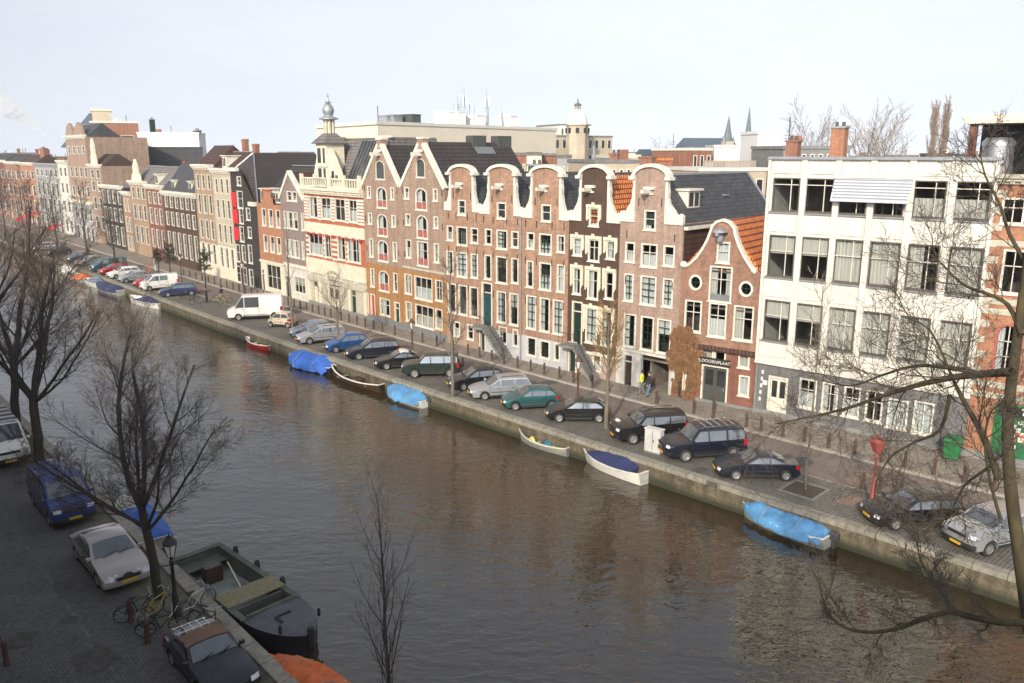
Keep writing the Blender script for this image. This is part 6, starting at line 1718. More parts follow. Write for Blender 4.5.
# open grey boat with gear
t, L = boat('open_boat', 'open pale grey rowing boat cluttered with blue and yellow sheets', (521, 434.5), (572, 450)); B = 1.7
hull(t, L, B, .45, 'hull_grey', bow=.5, rim='cream_paint', inner_m='hull_grey')
b = MB()
for x in (-.9, .3): b.box(x - .13, x + .13, -B * .4, B * .4, .28, .33)
b.build('thwart', 'hull_grey', t)
def heap(x, y, z, r, h, m, nm, t, seed):
    b = MB(); rr = random.Random(seed); rings = []
    for k in range(5):
        f = k / 4; rings.append([(x + math.cos(2 * math.pi * j / 10) * r * (1 - f ** 1.5 * .85) * rr.uniform(.75, 1.2), y + math.sin(2 * math.pi * j / 10) * r * .8 * (1 - f ** 1.5 * .85) * rr.uniform(.75, 1.2), z + h * f * rr.uniform(.8, 1.15)) for j in range(10)])
    return b.loft(rings).build(nm, m, t, smooth=70)
def gear(nm, label, t, x, y, z, r, h, m, seed):
    o = heap(0, 0, 0, r, h, m, nm, None, seed); o.parent = None
    c, s = math.cos(t.rotation_euler.z), math.sin(t.rotation_euler.z)
    o.location = (t.location.x + x * c - y * s, t.location.y + x * s + y * c, t.location.z + z)
    return tag(o, label, 'tarpaulin')
gear('folded_sheet', 'crumpled blue sheet lying in the open grey boat', t, -.35, .1, .12, .62, .45, 'sheet_teal', 3)
gear('folded_sheet', 'crumpled yellow sheet lying near the bow of the open grey boat', t, 1.0, .05, .12, .38, .35, 'sheet_yellow', 5)
# white boat with navy cover
t, L = boat('covered_boat', 'white boat with a smooth navy canvas cover, moored near the utility cabinet', (584, 452), (648, 478)); B = 2.1
hull(t, L, B, .6, 'hull_white', bow=.5, sheer=.3, rim='hull_white', inner_m='hull_white'); cover(t, L, B * .92, .62, 'tarp_navy', .55, f0=.12, f1=.80, bow=.5, drop=.1, seed=6, wrinkle=.015)
MB().box(-L / 2 + .02, L / 2 - .7, -B / 2 * .86, -B / 2 * .86 + .02, .2, .3).build('stripe', 'hull_wood', t)
# light blue tarpaulin boat
t, L = boat('covered_boat', 'long boat under a wrinkled light blue tarpaulin, nearest the red lamp post', (745, 510), (830, 541)); B = 1.75
hull(t, L, B, .5, 'hull_grey', bow=.6, inner=False); cover(t, L, B, .5, 'tarp_light_blue', .42, f0=.03, bow=.6, drop=.32, seed=8, wrinkle=.12); outboard(t, L, .4)
# far boats
t, L = boat('covered_boat', 'white bowed boat with a dark navy cover below the blue estate car', (131, 299), (164, 306)); B = 2.2
hull(t, L, B, .6, 'hull_white', bow=.5, inner_m='hull_white'); cover(t, L, B * .95, .6, 'tarp_navy', .5, f0=.05, f1=.68, seed=9)
t, L = boat('covered_boat', 'grey blue covered boat farther along, under the branches', (98, 286), (124, 293)); B = 2.2
hull(t, L, B, .6, 'hull_grey', inner=False); cover(t, L, B, .6, 'tarp_navy', .5, drop=.3, seed=10)
t, L = boat('cabin_boat', 'pale blue cabin boat next to the grey blue covered boat', (86, 281.5), (106, 286)); B = 2.0
hull(t, L, B, .6, 'hull_white', inner=False); cover(t, L, B * .9, .6, 'paint_pale_blue', .8, f0=.1, f1=.75, drop=.05, seed=11, wrinkle=0, nm='cabin')
t, L = boat('covered_boat', 'boat with an orange cover far along the quay', (68, 275), (90, 281)); B = 2.0
hull(t, L, B, .6, 'hull_grey', inner=False); cover(t, L, B, .6, 'tarp_orange', .5, drop=.2, f0=.05, f1=.55, seed=12)
t, L = boat('cabin_boat', 'grey cabin boat farthest along the quay under the branches', (56, 269), (76, 275)); B = 2.0
hull(t, L, B, .6, 'hull_grey', inner=False); cover(t, L, B * .9, .6, 'hull_white', .8, f0=.1, f1=.7, drop=.05, seed=13, wrinkle=0, nm='cabin')
# near side
NB = 'boats moored along the near quay'
t, L = boat('covered_boat', 'white dinghy under a bright blue tarpaulin on the near side behind the tree', (123, 503), (158, 543), .3, NB); B = 1.65
hull(t, L, B, .45, 'hull_white', rim='hull_white', inner_m='hull_white', bow=.4); cover(t, L, B, .47, 'tarp_blue', .4, f0=.0, f1=.72, bow=.4, drop=.25, seed=14, wrinkle=.09)
t, L = boat('covered_boat', 'boat under a crumpled orange tarpaulin at the bottom edge of the picture', (262, 668), (356, 725), .5, NB); B = 2.3
t['label'] = 'boat under a crumpled orange tarpaulin, nearest on the near quay below the barge'
t.location.z = WATER_Z
hull(t, L, B, .6, 'hull_black', bow=.45, inner=False); cover(t, L, B, .6, 'tarp_orange', .75, bow=.45, drop=.4, seed=15, wrinkle=.2)
# work barge
def barge():
    bow = G(310, 634, WATER_Z + .9); st = G(193, 551, WATER_Z + .9)
    d = bow - st; L = d.length; c = (bow + st) / 2; B = 2.4
    t = thing('work_barge', 'open dark steel work barge with a green inside and plank seats on the near side', 'boat', (c.x, c.y, WATER_Z), math.atan2(d.y, d.x), NB)
    N = 20; out = []
    def hw(f): return B / 2 * (1 if f < .72 else max(.12, math.cos((f - .72) / .28 * math.pi / 2) ** .55))
    R_ = []
    for k in range(N + 1):
        f = k / N; x = -L / 2 + L * f; w = hw(f); zt = .78 + .16 * max(0, f - .6) ** 1.0 * 1.2
        R_.append([(x - .35 * (f > .75) * (f - .75) * 4, -w * .8, -.4), (x, -w, .25), (x, -w, zt), (x, w, zt), (x, w, .25), (x - .35 * (f > .75) * (f - .75) * 4, w * .8, -.4)])
    b = MB()
    for i in range(N):
        a, e = R_[i], R_[i + 1]
        for j in (0, 1, 3, 4): b.quad(a[j], e[j], e[j + 1], a[j + 1])
        b.quad(a[5], e[5], e[0], a[0])
    b.add(R_[0], [(0, 1, 2, 3, 4, 5)]); b.add(R_[-1], [(5, 4, 3, 2, 1, 0)])
    h = b.build('hull', 'hull_black', t, fix=True, smooth=30)
    X = lambda f: -L / 2 + L * f
    wi = B / 2 - .2
    b = MB(); x0, x1 = X(.03), X(.70)
    b.quad((x0, -wi, .12), (x1, -wi, .12), (x1, wi, .12), (x0, wi, .12)); b.build('hold_floor', 'bilge', h)
    b = MB(); b.quad((x0, -wi, .12), (x0, -wi, .85), (x1, -wi, .85), (x1, -wi, .12)); b.quad((x0, wi, .12), (x1, wi, .12), (x1, wi, .85), (x0, wi, .85)); b.quad((x0, -wi, .12), (x0, wi, .12), (x0, wi, .85), (x0, -wi, .85)); b.quad((x1, wi, .12), (x1, -wi, .12), (x1, -wi, .85), (x1, wi, .85))
    b.build('hold_side', 'barge_green', h)
    b = MB()
    for sg in (-1, 1): b.box(X(0), X(.715), min(sg * (B / 2 + .05), sg * wi), max(sg * (B / 2 + .05), sg * wi), .80, .87)
    b.box(X(0) - .03, x0, -wi + .001, wi - .001, .80, .87); b.box(x1 + .001, x1 + .14, -wi + .001, wi - .001, .83, .94)
    b.build('side_deck', 'barge_green', h)
    b = MB(); P = [(X(.715 + .285 * k / 10), hw(.715 + .285 * k / 10)) for k in range(11)]
    b.loft([[(x, -w, .80 + .19 * max(0, (x + L / 2) / L - .6) * 1.2), (x, 0, .90 + .19 * max(0, (x + L / 2) / L - .6)), (x, w, .80 + .19 * max(0, (x + L / 2) / L - .6) * 1.2)] for x, w in P], False, False)
    b.build('foredeck', 'deck_grey', h, smooth=60)
    b = MB(); b.box(X(.80), X(.80) + .08, -.35, .3, .92, .98); b.box(X(.80) + .08, X(.80) + .5, -.35, -.27, .92, .98); b.build('deck_fitting', 'fender_black', h)
    for f, nm in ((.505, 'plank_seat'), (.565, 'plank_seat')):
        MB().box(X(f) - .28, X(f) + .28, -B / 2 - .02, B / 2 + .02, .875, .93).build(nm, 'plank', h)
    MB().box(X(.60), X(.615), -wi + .01, wi - .01, .14, .8).build('bulkhead', 'barge_green', h)
    MB().box(X(.16), X(.21), -.35, .35, .125, .85).build('engine_post', 'hull_wood', h)
    MB().box(x0 + .01, X(.12), -wi + .01, wi - .01, .5, .56).build('stern_bench', 'barge_green', h)
    MB().tube([(X(.22), .55, .9), (X(.46), .15, .35)], .035, 6).build('oar', 'cream_paint', h)
    for f in (.13, .33, .55):
        for sg in (1,):
            b = MB(); b.lathe([(.03, 0), (.1, .05), (.12, .25), (.1, .45), (.03, .5)], 10); o = b.build('fender', 'fender_black', h, loc=(X(f), sg * (B / 2 + .15), .55), smooth=50)
    b = MB(); b.tube([(X(1) + .06, 0, .5), (X(1) + .06, 0, 1.18)], .12, 10); b.tube([(X(.93), -.8, 1.0), (X(.93), -.8, 1.3)], .06, 8); b.tube([(X(.93), .8, 1.0), (X(.93), .8, 1.3)], .06, 8); b.build('bollard_post', 'fender_black', h)
    return t
barge()
# ------------------------------------------------------------------ trees
mat('bark_dark', (0.040, 0.032, 0.027), 0.9, 0.3, 4, bump=.5, stretch=(1, 1, .3)); mat('bark_moss', (0.026, 0.021, 0.013), 0.9, 0.4, 5, bump=.7, col2=(0.056, 0.046, 0.021), bscale=16, stretch=(1, 1, .5)); mat('twig_dark', (0.075, 0.060, 0.052), 0.9, 0.2); mat('twig_red', (0.080, 0.052, 0.045), 0.9, 0.2); mat('twig_ochre', (0.26, 0.17, 0.06), 0.9, 0.25); mat('bark_grey', (0.15, 0.13, 0.105), 0.9, 0.25, 4); mat('twig_pale', (0.26, 0.21, 0.17), 0.9, 0.2); mat('ball_dark', (0.05, 0.045, 0.03), 0.95, 0.4, 4)
class Grow:
    def __init__(s, seed): s.r = random.Random(seed); s.tr = MB(); s.tw = MB()
    def limb(s, pts, r0, r1, thick=True):
        n = len(pts); rad = [r0 + (r1 - r0) * (i / (n - 1)) for i in range(n)]
        (s.tr if thick else s.tw).tube(pts, rad, 8 if r0 > .1 else (6 if r0 > .04 else (4 if r0 > .015 else 3)), caps=False)
    def branch(s, p, d, L, r, lev, P):
        """P: per level dicts: n children, len ratio, angle, up (bias), wob, start"""
        rr = s.r; q = P[lev]; nseg = q.get('seg', 4)
        pts = [p]; dirs = [d]
        for i in range(nseg):
            d = (d + Vector((rr.gauss(0, 1), rr.gauss(0, 1), rr.gauss(0, 1))) * q.get('wob', .12) + Vector((0, 0, q.get('up', .05)))).normalized()
            p = p + d * (L / nseg); pts.append(p); dirs.append(d)
        last = lev == len(P) - 1
        s.limb(pts, r, r * (.35 if not last else .5), thick=lev < q.get('thick', 2) if 'thick' in q else lev < len(P) - 2)
        if last: return
        s.kids(pts, dirs, L, r, lev, P)
    def kids(s, pts, dirs, L, r, lev, P):
        rr = s.r; q = P[lev]; nxt = P[lev + 1]
        n = q['n'] + rr.randint(-1, 1) if q['n'] > 3 else q['n']
        az = rr.uniform(0, 6.28)
        for k in range(n):
            f = q.get('start', .3) + (1 - q.get('start', .3)) * ((k + rr.random() * .8) / n)
            f = min(f, .995); i = min(int(f * (len(pts) - 1)), len(pts) - 2); u = f * (len(pts) - 1) - i
            b = pts[i].lerp(pts[i + 1], u); d = dirs[min(i + 1, len(dirs) - 1)]
            az += 2.4 + rr.uniform(-.5, .5)
            side = d.cross(Vector((0, 0, 1)) if abs(d.z) < .95 else Vector((1, 0, 0))).normalized()
            side = (Matrix.Rotation(az, 3, d) @ side)
            a = R(nxt.get('ang', 40) * rr.uniform(.7, 1.25))
            nd = (d * math.cos(a) + side * math.sin(a)).normalized()
            ll = L * nxt.get('len', .6) * rr.uniform(.7, 1.2) * (1 - .45 * f * nxt.get('tip', 1))
            r1 = max(r * (1 - .65 * f) * nxt.get('rad', .55), nxt.get('rmin', .004))
            s.branch(b, nd, ll, r1, lev + 1, P)
    def done(s, name, label, loc, bark, twig, cat='tree', group=None, rz=0, crown='crown'):
        t = thing(name, label, cat, loc, rz, group)
        s.tr.build('trunk', bark, t, smooth=60); s.tw.build(crown, twig, t)
        return t
def straight(g, h, r0, r1, lean=(0, 0), n=7, wob=.05):
    pts = []
    for k in range(n + 1):
        f = k / n; pts.append(Vector((lean[0] * f ** 1.3 + g.r.gauss(0, wob) * (0 < k), lean[1] * f ** 1.3 + g.r.gauss(0, wob) * (0 < k), h * f)))
    g.limb(pts, r0, r1); return pts, [(pts[min(i + 1, n)] - pts[max(i - 1, 0)]).normalized() for i in range(n + 1)]
NT = 'bare trees on the near quay'
# tree beside the champagne sedan: a straight stem that parts into long ascending limbs
def near_tree():
    base = G(159, 598); g = Grow(12); h = 5.0
    pts, dirs = straight(g, 3.6, .19, .15, (-.25, 0), 5, .02)
    P = [dict(n=0), dict(n=10, len=1, ang=30, up=.03, wob=.07, start=.16, seg=7), dict(n=8, len=.44, ang=40, up=.06, wob=.09, start=.15, seg=6, rad=.38, rmin=.012), dict(n=7, len=.52, ang=36, up=.04, wob=.10, start=.15, rad=.4, rmin=.0065, seg=5, tip=.7), dict(n=5, len=.58, ang=32, up=.03, wob=.13, start=.2, seg=3, rad=.5, rmin=.0048, tip=.6), dict(len=.6, ang=30, up=.02, wob=.14, rmin=.004, seg=2, n=0)]
    top = pts[-1]
    for (dx, dy, dz, L, r) in ((-.42, -.05, .92, 7.0, .12), (.12, .12, .98, 6.2, .11), (.42, -.1, .88, 6.0, .10), (-.78, .15, .55, 4.6, .07), (.78, .2, .52, 5.0, .07), (.62, -.4, .62, 4.6, .065), (.15, -.6, .8, 4.4, .065), (-.25, .55, .85, 5.0, .075)):
        p = top + Vector((0, 0, -g.r.uniform(0, 1.0))) if r < .1 else top
        g.branch(p, Vector((dx, dy, dz)).normalized(), L, r, 1, P)
    # a low drooping limb to the left, towards the street
    g.branch(pts[4], Vector((-.75, .1, .55)).normalized(), 4.6, .07, 1, P)
    g.done('bare_tree', 'bare dark tree with forking limbs between the silver sedan and the old lamp post', base, 'bark_dark', 'twig_dark', group=NT)
near_tree()
def left_trees():
    P = [dict(n=0), dict(n=8, len=1, ang=30, up=.05, wob=.08, start=.15, seg=6), dict(n=7, len=.46, ang=38, up=.08, wob=.09, start=.12, seg=6, rad=.38, rmin=.016), dict(n=5, len=.54, ang=34, up=.06, wob=.10, start=.12, rad=.42, rmin=.009, seg=4, tip=.7), dict(n=4, len=.58, ang=30, up=.05, wob=.13, start=.2, seg=3, rad=.5, rmin=.0075, tip=.6), dict(len=.6, ang=28, up=.04, wob=.14, rmin=.0062, seg=2, n=0)]
    base = G(41, 468); g = Grow(21); pts, dirs = straight(g, 4.2, .27, .21, (.1, 0), 5, .03)
    for (dx, dy, dz, L, r) in ((-.05, .1, .99, 7.2, .18), (.45, .1, .89, 7.0, .14), (-.5, .0, .86, 6.8, .14), (.75, -.1, .65, 6.6, .10), (-.72, .2, .66, 6.2, .10), (.2, .6, .8, 6, .1), (-.2, -.6, .78, 5.6, .09), (.85, .3, .5, 5.8, .08)):
        g.branch(pts[-1] + Vector((0, 0, -g.r.uniform(0, .8))), Vector((dx, dy, dz)).normalized(), L, r, 1, P)
    g.done('bare_tree', 'big bare dark tree beside the striped roofed white van', base, 'bark_dark', 'twig_dark', group=NT)
    base = G(17, 430); g = Grow(33); pts, dirs = straight(g, 4.6, .27, .2, (.5, 0), 5, .03)
    for (dx, dy, dz, L, r) in ((.35, .1, .93, 9.5, .18), (-.3, .1, .93, 8.8, .15), (.7, -.1, .7, 8.0, .11), (-.7, .2, .7, 7.6, .11), (.2, .6, .8, 7, .1), (.5, .4, .8, 8, .1)):
        g.branch(pts[-1] + Vector((0, 0, -g.r.uniform(0, .8))), Vector((dx, dy, dz)).normalized(), L, r, 1, P)
    g.done('bare_tree', 'leaning bare tree behind the big one at the left edge', base, 'bark_dark', 'twig_red', group=NT)
    # two more further along the near quay, their crowns reddish against the canal
    for k, (px, py, sd, lab) in enumerate((( -30, 400, 41, 'bare tree with reddish twigs, second behind the big tree at the left'),)):
        base = G(px, py); g = Grow(sd); pts, dirs = straight(g, 4.6, .26, .2, (.2, 0), 5, .03)
        for (dx, dy, dz, L, r) in ((.3, .1, .95, 10.0, .18), (-.35, .1, .93, 9.6, .15), (.75, -.2, .7, 9.0, .11), (.55, .5, .75, 9.5, .11), (.2, -.6, .8, 7, .1), (.6, .1, .8, 9.5, .12)):
            g.branch(pts[-1] + Vector((0, 0, -g.r.uniform(0, .8))), Vector((dx, dy, dz)).normalized(), L, r, 1, P)
        g.done('bare_tree', lab, base, 'bark_dark', 'twig_red', group=NT)
left_trees()
def slender():
    base = Vector((-3.2, 19.0, 0)); g = Grow(8)
    top = at_dist(362, 486, 19.2).z
    pts, dirs = straight(g, top * .97, .075, .012, (-.15, 0), 9, .02)
    P = [dict(n=28, start=.22), dict(n=6, len=.34, ang=24, up=.10, wob=.06, start=.2, seg=5, rad=.34, rmin=.011, tip=1.3, thick=2), dict(n=5, len=.42, ang=26, up=.08, wob=.1, start=.2, rmin=.006, seg=3), dict(len=.5, ang=26, up=.06, wob=.1, rmin=.0045, seg=2, n=0)]
    g.kids(pts, dirs, top, .07, 0, P)
    g.done('slender_tree', 'slender bare young tree standing against the dark water at the bottom', base, 'bark_dark', 'twig_dark', group=NT)
slender()
# mossy tree close to the window on the right
def right_tree():
    g = Grow(5); base = Vector((6.5, 9.0, 0)); d0 = math.hypot(6.5, 9.0)
    def path(px, d1, d2):
        n = len(px); return [at_dist(u, v, d1 + (d2 - d1) * i / (n - 1)) for i, (u, v) in enumerate(px)]
    def smooth(P_, k=3):
        out = []
        for i in range(len(P_) - 1):
            p0, p1, p2, p3 = P_[max(i - 1, 0)], P_[i], P_[i + 1], P_[min(i + 2, len(P_) - 1)]
            for j in range(k):
                t = j / k; out.append(.5 * ((2 * p1) + (p2 - p0) * t + (2 * p0 - 5 * p1 + 4 * p2 - p3) * t * t + (3 * p1 - p0 - 3 * p2 + p3) * t ** 3))
        return out + [P_[-1]]
    P = [dict(n=0), dict(n=9, len=.55, ang=40, up=.03, wob=.12, start=.15, seg=5), dict(n=7, len=.36, ang=48, up=.06, wob=.12, start=.15, seg=7, rad=.40, rmin=.008, tip=.4), dict(n=5, len=.66, ang=40, up=.04, wob=.12, start=.15, rmin=.0046, rad=.5, seg=6, tip=.5), dict(n=4, len=.62, ang=36, up=.03, wob=.14, start=.2, rmin=.0034, seg=4, tip=.5), dict(len=.6, ang=36, up=.02, wob=.16, rmin=.0026, seg=3, n=0)]
    tr = MB()
    trunk = [base] + path([(1040, 690), (1029, 620), (1019, 550), (1012, 500), (1008, 450), (1009, 405), (1015, 355), (1024, 290), (1034, 215), (1044, 120)], d0, d0 + .6)
    trunk = [base] + smooth(trunk[1:])
    n = len(trunk); g.tr.tube(trunk, [.09 - .045 * i / (n - 1) for i in range(n)], 10)
    def limb(px, d1, d2, r0, r1, nk=8, lenk=.3, seed=0, kid=True):
        p = smooth(path(px, d1, d2)); m = len(p)
        g.tr.tube(p, [r0 + (r1 - r0) * i / (m - 1) for i in range(m)], 7, caps=False)
        if kid:
            L = sum((p[i + 1] - p[i]).length for i in range(m - 1)); dr = [(p[min(i + 1, m - 1)] - p[max(i - 1, 0)]).normalized() for i in range(m)]
            PP = [dict(P[1], n=nk, start=.15)] + [dict(P[2], len=lenk)] + P[3:]
            g.kids(p, dr, L, r0 * .8, 0, PP)
    limb([(1012, 372), (985, 374), (950, 378), (915, 386), (880, 397), (845, 409), (805, 418), (775, 424)], d0, 13.2, .055, .009, 12, .28)
    limb([(985, 375), (950, 368), (915, 366), (880, 376), (850, 386), (820, 380)], d0 + .2, 13.6, .034, .006, 9, .3)
    limb([(999, 480), (985, 440), (970, 412), (958, 390), (950, 372), (930, 330), (905, 318)], d0, 12.6, .046, .006, 10, .34)
    limb([(950, 395), (940, 430), (915, 442), (892, 456), (878, 478), (874, 500)], d0 + .6, 12.6, .026, .006, 10, .32)
    limb([(1022, 335), (1008, 305), (985, 293), (962, 284), (940, 262), (925, 250)], d0 + .3, 13, .032, .006, 9, .40)
    limb([(1030, 270), (1010, 235), (1000, 205), (985, 175), (980, 150)], d0 + .5, 12.5, .028, .006, 8, .40)
    limb([(1001, 455), (985, 470), (965, 485), (952, 510), (940, 532)], d0, 12, .026, .006, 9, .34)
    limb([(1001, 520), (990, 480), (985, 440), (992, 410), (1012, 400)], d0 - .3, 10.3, .022, .006, 7, .3)
    limb([(1060, 640), (1030, 624), (1000, 622), (975, 618), (950, 612), (925, 618), (895, 629), (865, 632), (838, 624), (824, 604), (819, 578)], 8.8, 9.6, .045, .009, 12, .16)
    limb([(950, 612), (940, 590), (920, 560), (918, 530)], 9.4, 10.2, .016, .005, 8, .4)
    g.tr.v = [tuple(Vector(v) - base) for v in g.tr.v]; g.tw.v = [tuple(Vector(v) - base) for v in g.tw.v]
    g.done('mossy_tree', 'nearest bare tree with a mossy trunk and long crooked boughs at the right edge', base, 'bark_moss', 'twig_dark', group=NT)
right_tree()
# street trees across the canal
FT = 'street trees on the far quay'
def street_tree(px, py, top, label, sd, bark, twig, r0, P, fork=.45, name='street_tree', lean=(0, 0), leader=True):
    base = G(px, py); h = at_dist(px, top, math.hypot(base.x, base.y)).z
    g = Grow(sd); hh = h * (1 if leader else fork)
    pts, dirs = straight(g, hh, r0, r0 * (.22 if leader else .8), lean, 7, .04)
    g.kids(pts, dirs, h, r0, 0, P)
    return g.done(name, label, base, bark, twig, group=FT)
TW = [dict(len=.45, ang=35, up=.05, wob=.12, start=.2, seg=3, rmin=.014, n=5), dict(len=.5, ang=35, up=.04, wob=.16, rmin=.011, seg=2, n=0)]
street_tree(452.5, 398, 262, 'tall thin bare tree in front of the red brick house with brown blinds', 51, 'bark_grey', 'twig_dark', .13, [dict(n=16, start=.3), dict(n=7, len=.24, ang=45, up=.10, wob=.1, start=.2, seg=4, rad=.4, rmin=.02, tip=.8)] + TW)
street_tree(606, 428, 318, 'bushy tree with ochre twigs in front of the dark brown house', 52, 'bark_grey', 'twig_ochre', .15, [dict(n=24, start=.42), dict(n=9, len=.36, ang=38, up=.13, wob=.12, start=.2, seg=4, rad=.35, rmin=.02, tip=1.0), dict(len=.5, ang=35, up=.05, wob=.15, start=.15, seg=3, rmin=.014, n=7), dict(len=.5, ang=32, up=.05, wob=.16, rmin=.011, seg=2, n=0)])
street_tree(805.5, 489, 285, 'thin pale sapling rising from the square tree pit', 53, 'bark_grey', 'twig_pale', .075, [dict(n=12, start=.45), dict(n=5, len=.22, ang=28, up=.1, wob=.1, start=.2, seg=4, rad=.3, rmin=.012, tip=1.0)] + TW)
street_tree(338.5, 345, 277, 'small rounded bare tree pruned to a vase shape, before the turreted house', 54, 'bark_grey', 'twig_pale', .12, [dict(n=15, start=.72), dict(n=7, len=.62, ang=42, up=.22, wob=.08, start=.2, seg=5, rad=.42, rmin=.02, tip=.2), dict(len=.36, ang=32, up=.12, wob=.1, start=.15, seg=3, rmin=.014, n=4), dict(len=.45, ang=30, up=.06, wob=.12, rmin=.011, seg=2, n=0)], .55, leader=False)
street_tree(292.5, 331, 226, 'thin tall bare tree beside the tiny beige microcar', 55, 'bark_grey', 'twig_pale', .13, [dict(n=13, start=.4), dict(n=5, len=.2, ang=35, up=.1, wob=.1, start=.2, seg=4, rad=.35, rmin=.02)] + TW)
for k, (px, py, top, lab) in enumerate(((207, 302, 252, 'small tree with a dense dark clipped crown by the parked bicycles'), (172, 288, 246, 'small tree with a dense dark clipped crown above the small white van'), (160, 283, 250, 'lower dark crowned tree left of the one above the small white van'))):
    t = street_tree(px, py, top, lab, 60 + k, 'bark_dark', 'ball_dark', .12, [dict(n=30, start=.62), dict(n=8, len=.16, ang=70, up=.02, wob=.2, start=.2, seg=3, rad=.3, rmin=.03, tip=.2), dict(len=.5, ang=50, up=0, wob=.25, start=.1, seg=3, rmin=.025, n=6), dict(len=.6, ang=50, wob=.25, rmin=.02, seg=2, n=0)])
for k, (px, py, top, lab) in enumerate(((116, 271, 205, 'bare tree beside the long dark teal van'), (88, 262, 190, 'bare tree far along the quay before the tall gabled building'), (58, 251, 180, 'hazy bare tree far along the quay before the narrow white house'), (30, 243, 178, 'bare tree at the far left before the orange brown house'), (6, 236, 176, 'bare tree on the far quay at the very left edge'))):
    street_tree(px, py, top, lab, 70 + k, 'bark_dark', 'twig_red', .16, [dict(n=16, start=.3), dict(n=8, len=.34, ang=40, up=.10, wob=.1, start=.2, seg=4, rad=.4, rmin=.03, tip=.8), dict(len=.45, ang=35, up=.05, wob=.12, start=.2, seg=3, rmin=.024, n=6), dict(len=.5, ang=35, up=.04, wob=.16, rmin=.02, seg=2, n=0)])
# tree pit
def pit():
    c = G(804, 490); t = thing('tree_pit', 'square tree pit with a pale stone edge round the thin sapling', 'tree pit', (c.x, c.y, 0), R(45))
    b = MB()
    for k in range(4):
        a = [(-.95, .95, -.95, -.8), (-.95, .95, .8, .95), (-.95, -.8, -.799, .799), (.8, .95, -.799, .799)][k]; b.box(a[0], a[1], a[2], a[3], -.02, .03)
    b.build('kerb_edge', 'grey_stone', t); MB().box(-.8, .8, -.8, .8, -.02, .02).build('soil', 'earth', t)
pit()
# ------------------------------------------------------------------ street furniture, bicycles, people
mat('bollard_brown', (0.075, 0.04, 0.03), 0.7, 0.2); mat('lamp_brown', (0.085, 0.045, 0.03), 0.55, 0.15); mat('lamp_red', (0.26, 0.06, 0.05), 0.45, 0.12); mat('lamp_glass', (0.62, 0.62, 0.58), 0.2, 0.1); mat('cabinet_grey', (0.50, 0.50, 0.50), 0.6, 0.12, 1.5); mat('bin_green', (0.014, 0.16, 0.05), 0.5, 0.08)
def offs_pt(u, v, d):
    """point at distance d behind the far quay edge, in the pixel column of (u, v)"""
    r = Vector(ray(u, v)); L_ = fq(d)
    for a, b_ in zip(L_, L_[1:]):
        dx, dy = b_.x - a.x, b_.y - a.y; den = r.x * dy - r.y * dx
        if abs(den) < 1e-9: continue
        t = (a.x * dy - a.y * dx) / den; p = Vector((r.x * t, r.y * t, 0)); k = ((p - a).dot(b_ - a)) / (b_ - a).length_squared
        if t > 0 and 0 <= k <= 1: return p
def bollard_mesh():
    b = MB(); b.lathe([(.10, 0), (.105, .12), (.085, .16), (.078, .7), (.09, .74), (.09, .80), (.075, .84), (.06, .90), (.02, .93)], 10)
    b.box(-.02, .02, -.09, -.07, .5, .62)
    return b.mesh('bollard', 'bollard_brown', 40)
BM = bollard_mesh()
def bollard(p, label, group, z=.116):
    o = link('bollard', BM, None, (p.x, p.y, z)); tag(o, label, 'bollard', group); return o
spots = [(345, 'in front of the turreted house'), (352.7, 'in front of the turreted house'), (360.5, 'in front of the turreted house'), (368.4, 'before the red doors of the gabled warehouse'), (376.6, 'before the red doors of the gabled warehouse'), (385, 'before the red doors of the gabled warehouse'), (397, 'before the right half of the gabled warehouse'), (424, 'before the right half of the gabled warehouse'), (438, 'before the right half of the gabled warehouse'),
         (454, 'before the red brick house with brown blinds'), (468.5, 'before the red brick house with brown blinds'), (480, 'at the stone stoop of the teal door'), (492, 'at the stone stoop of the teal door'), (504, 'at the stone stoop of the teal door'), (517.6, 'at the stone stoop of the teal door'), (530.5, 'before the pale basement of the third red brick house'), (544, 'before the pale basement of the third red brick house'), (559, 'before the pale basement of the third red brick house'), (573, 'before the dark brown house'), (592, 'before the dark brown house'), (608, 'before the dark brown house'), (656.5, 'before the open garage'), (694.4, 'before the brown creeper and shop'), (748, 'before the grey ground floor of the white office block'), (763, 'before the grey ground floor of the white office block'), (785.5, 'before the grey ground floor of the white office block'), (808, 'before the grey ground floor of the white office block'), (833, 'before the grey ground floor of the white office block'), (860, 'before the grey ground floor of the white office block'), (888, 'before the grey ground floor of the white office block'), (912.5, 'before the grey ground floor of the white office block'), (943, 'by the green bin'), (974.6, 'by the green bin'), (1006, 'before the orange brick house')]
BG = 'brown iron bollards along the far pavement kerb'
for u, lab in spots: bollard(offs_pt(u, 400, 8.95), 'brown iron bollard on the kerb ' + lab, BG)
o = bollard(offs_pt(714, 400, 8.95), 'taller brown iron post on the kerb beside the shop with the name board', BG); o.scale = (1.1, 1.1, 1.75)
for u in range(186, 340, 6):
    lab = 'before the black house with red shutters' if u < 262 else 'between the orange house and the turreted house'
    if u < 216: lab = 'before the cream plastered house'
    bollard(offs_pt(u, 300, 8.95), 'brown iron bollard on the kerb ' + lab, BG)
for u, v, lab in ((878, 506, 'beside the red lamp post'), (862, 498, 'left of the red lamp post'), (900, 500, 'behind the black estate car')):
    bollard(offs_pt(u, v, 4.7), 'brown iron bollard at the edge of the parking bays ' + lab, 'brown iron bollards along the parking bays', 0)
for (u, v, lab) in ((131, 622, 'brown iron bollard at the front of the champagne sedan'), (148, 643, 'brown iron bollard beside the heap of bicycles'), (7, 665, 'dark iron bollard at the lower left edge'), (-2, 640, 'dark iron bollard half cut by the left edge of the picture')):
    bollard(G(u, v), lab, 'iron bollards on the near street', 0)
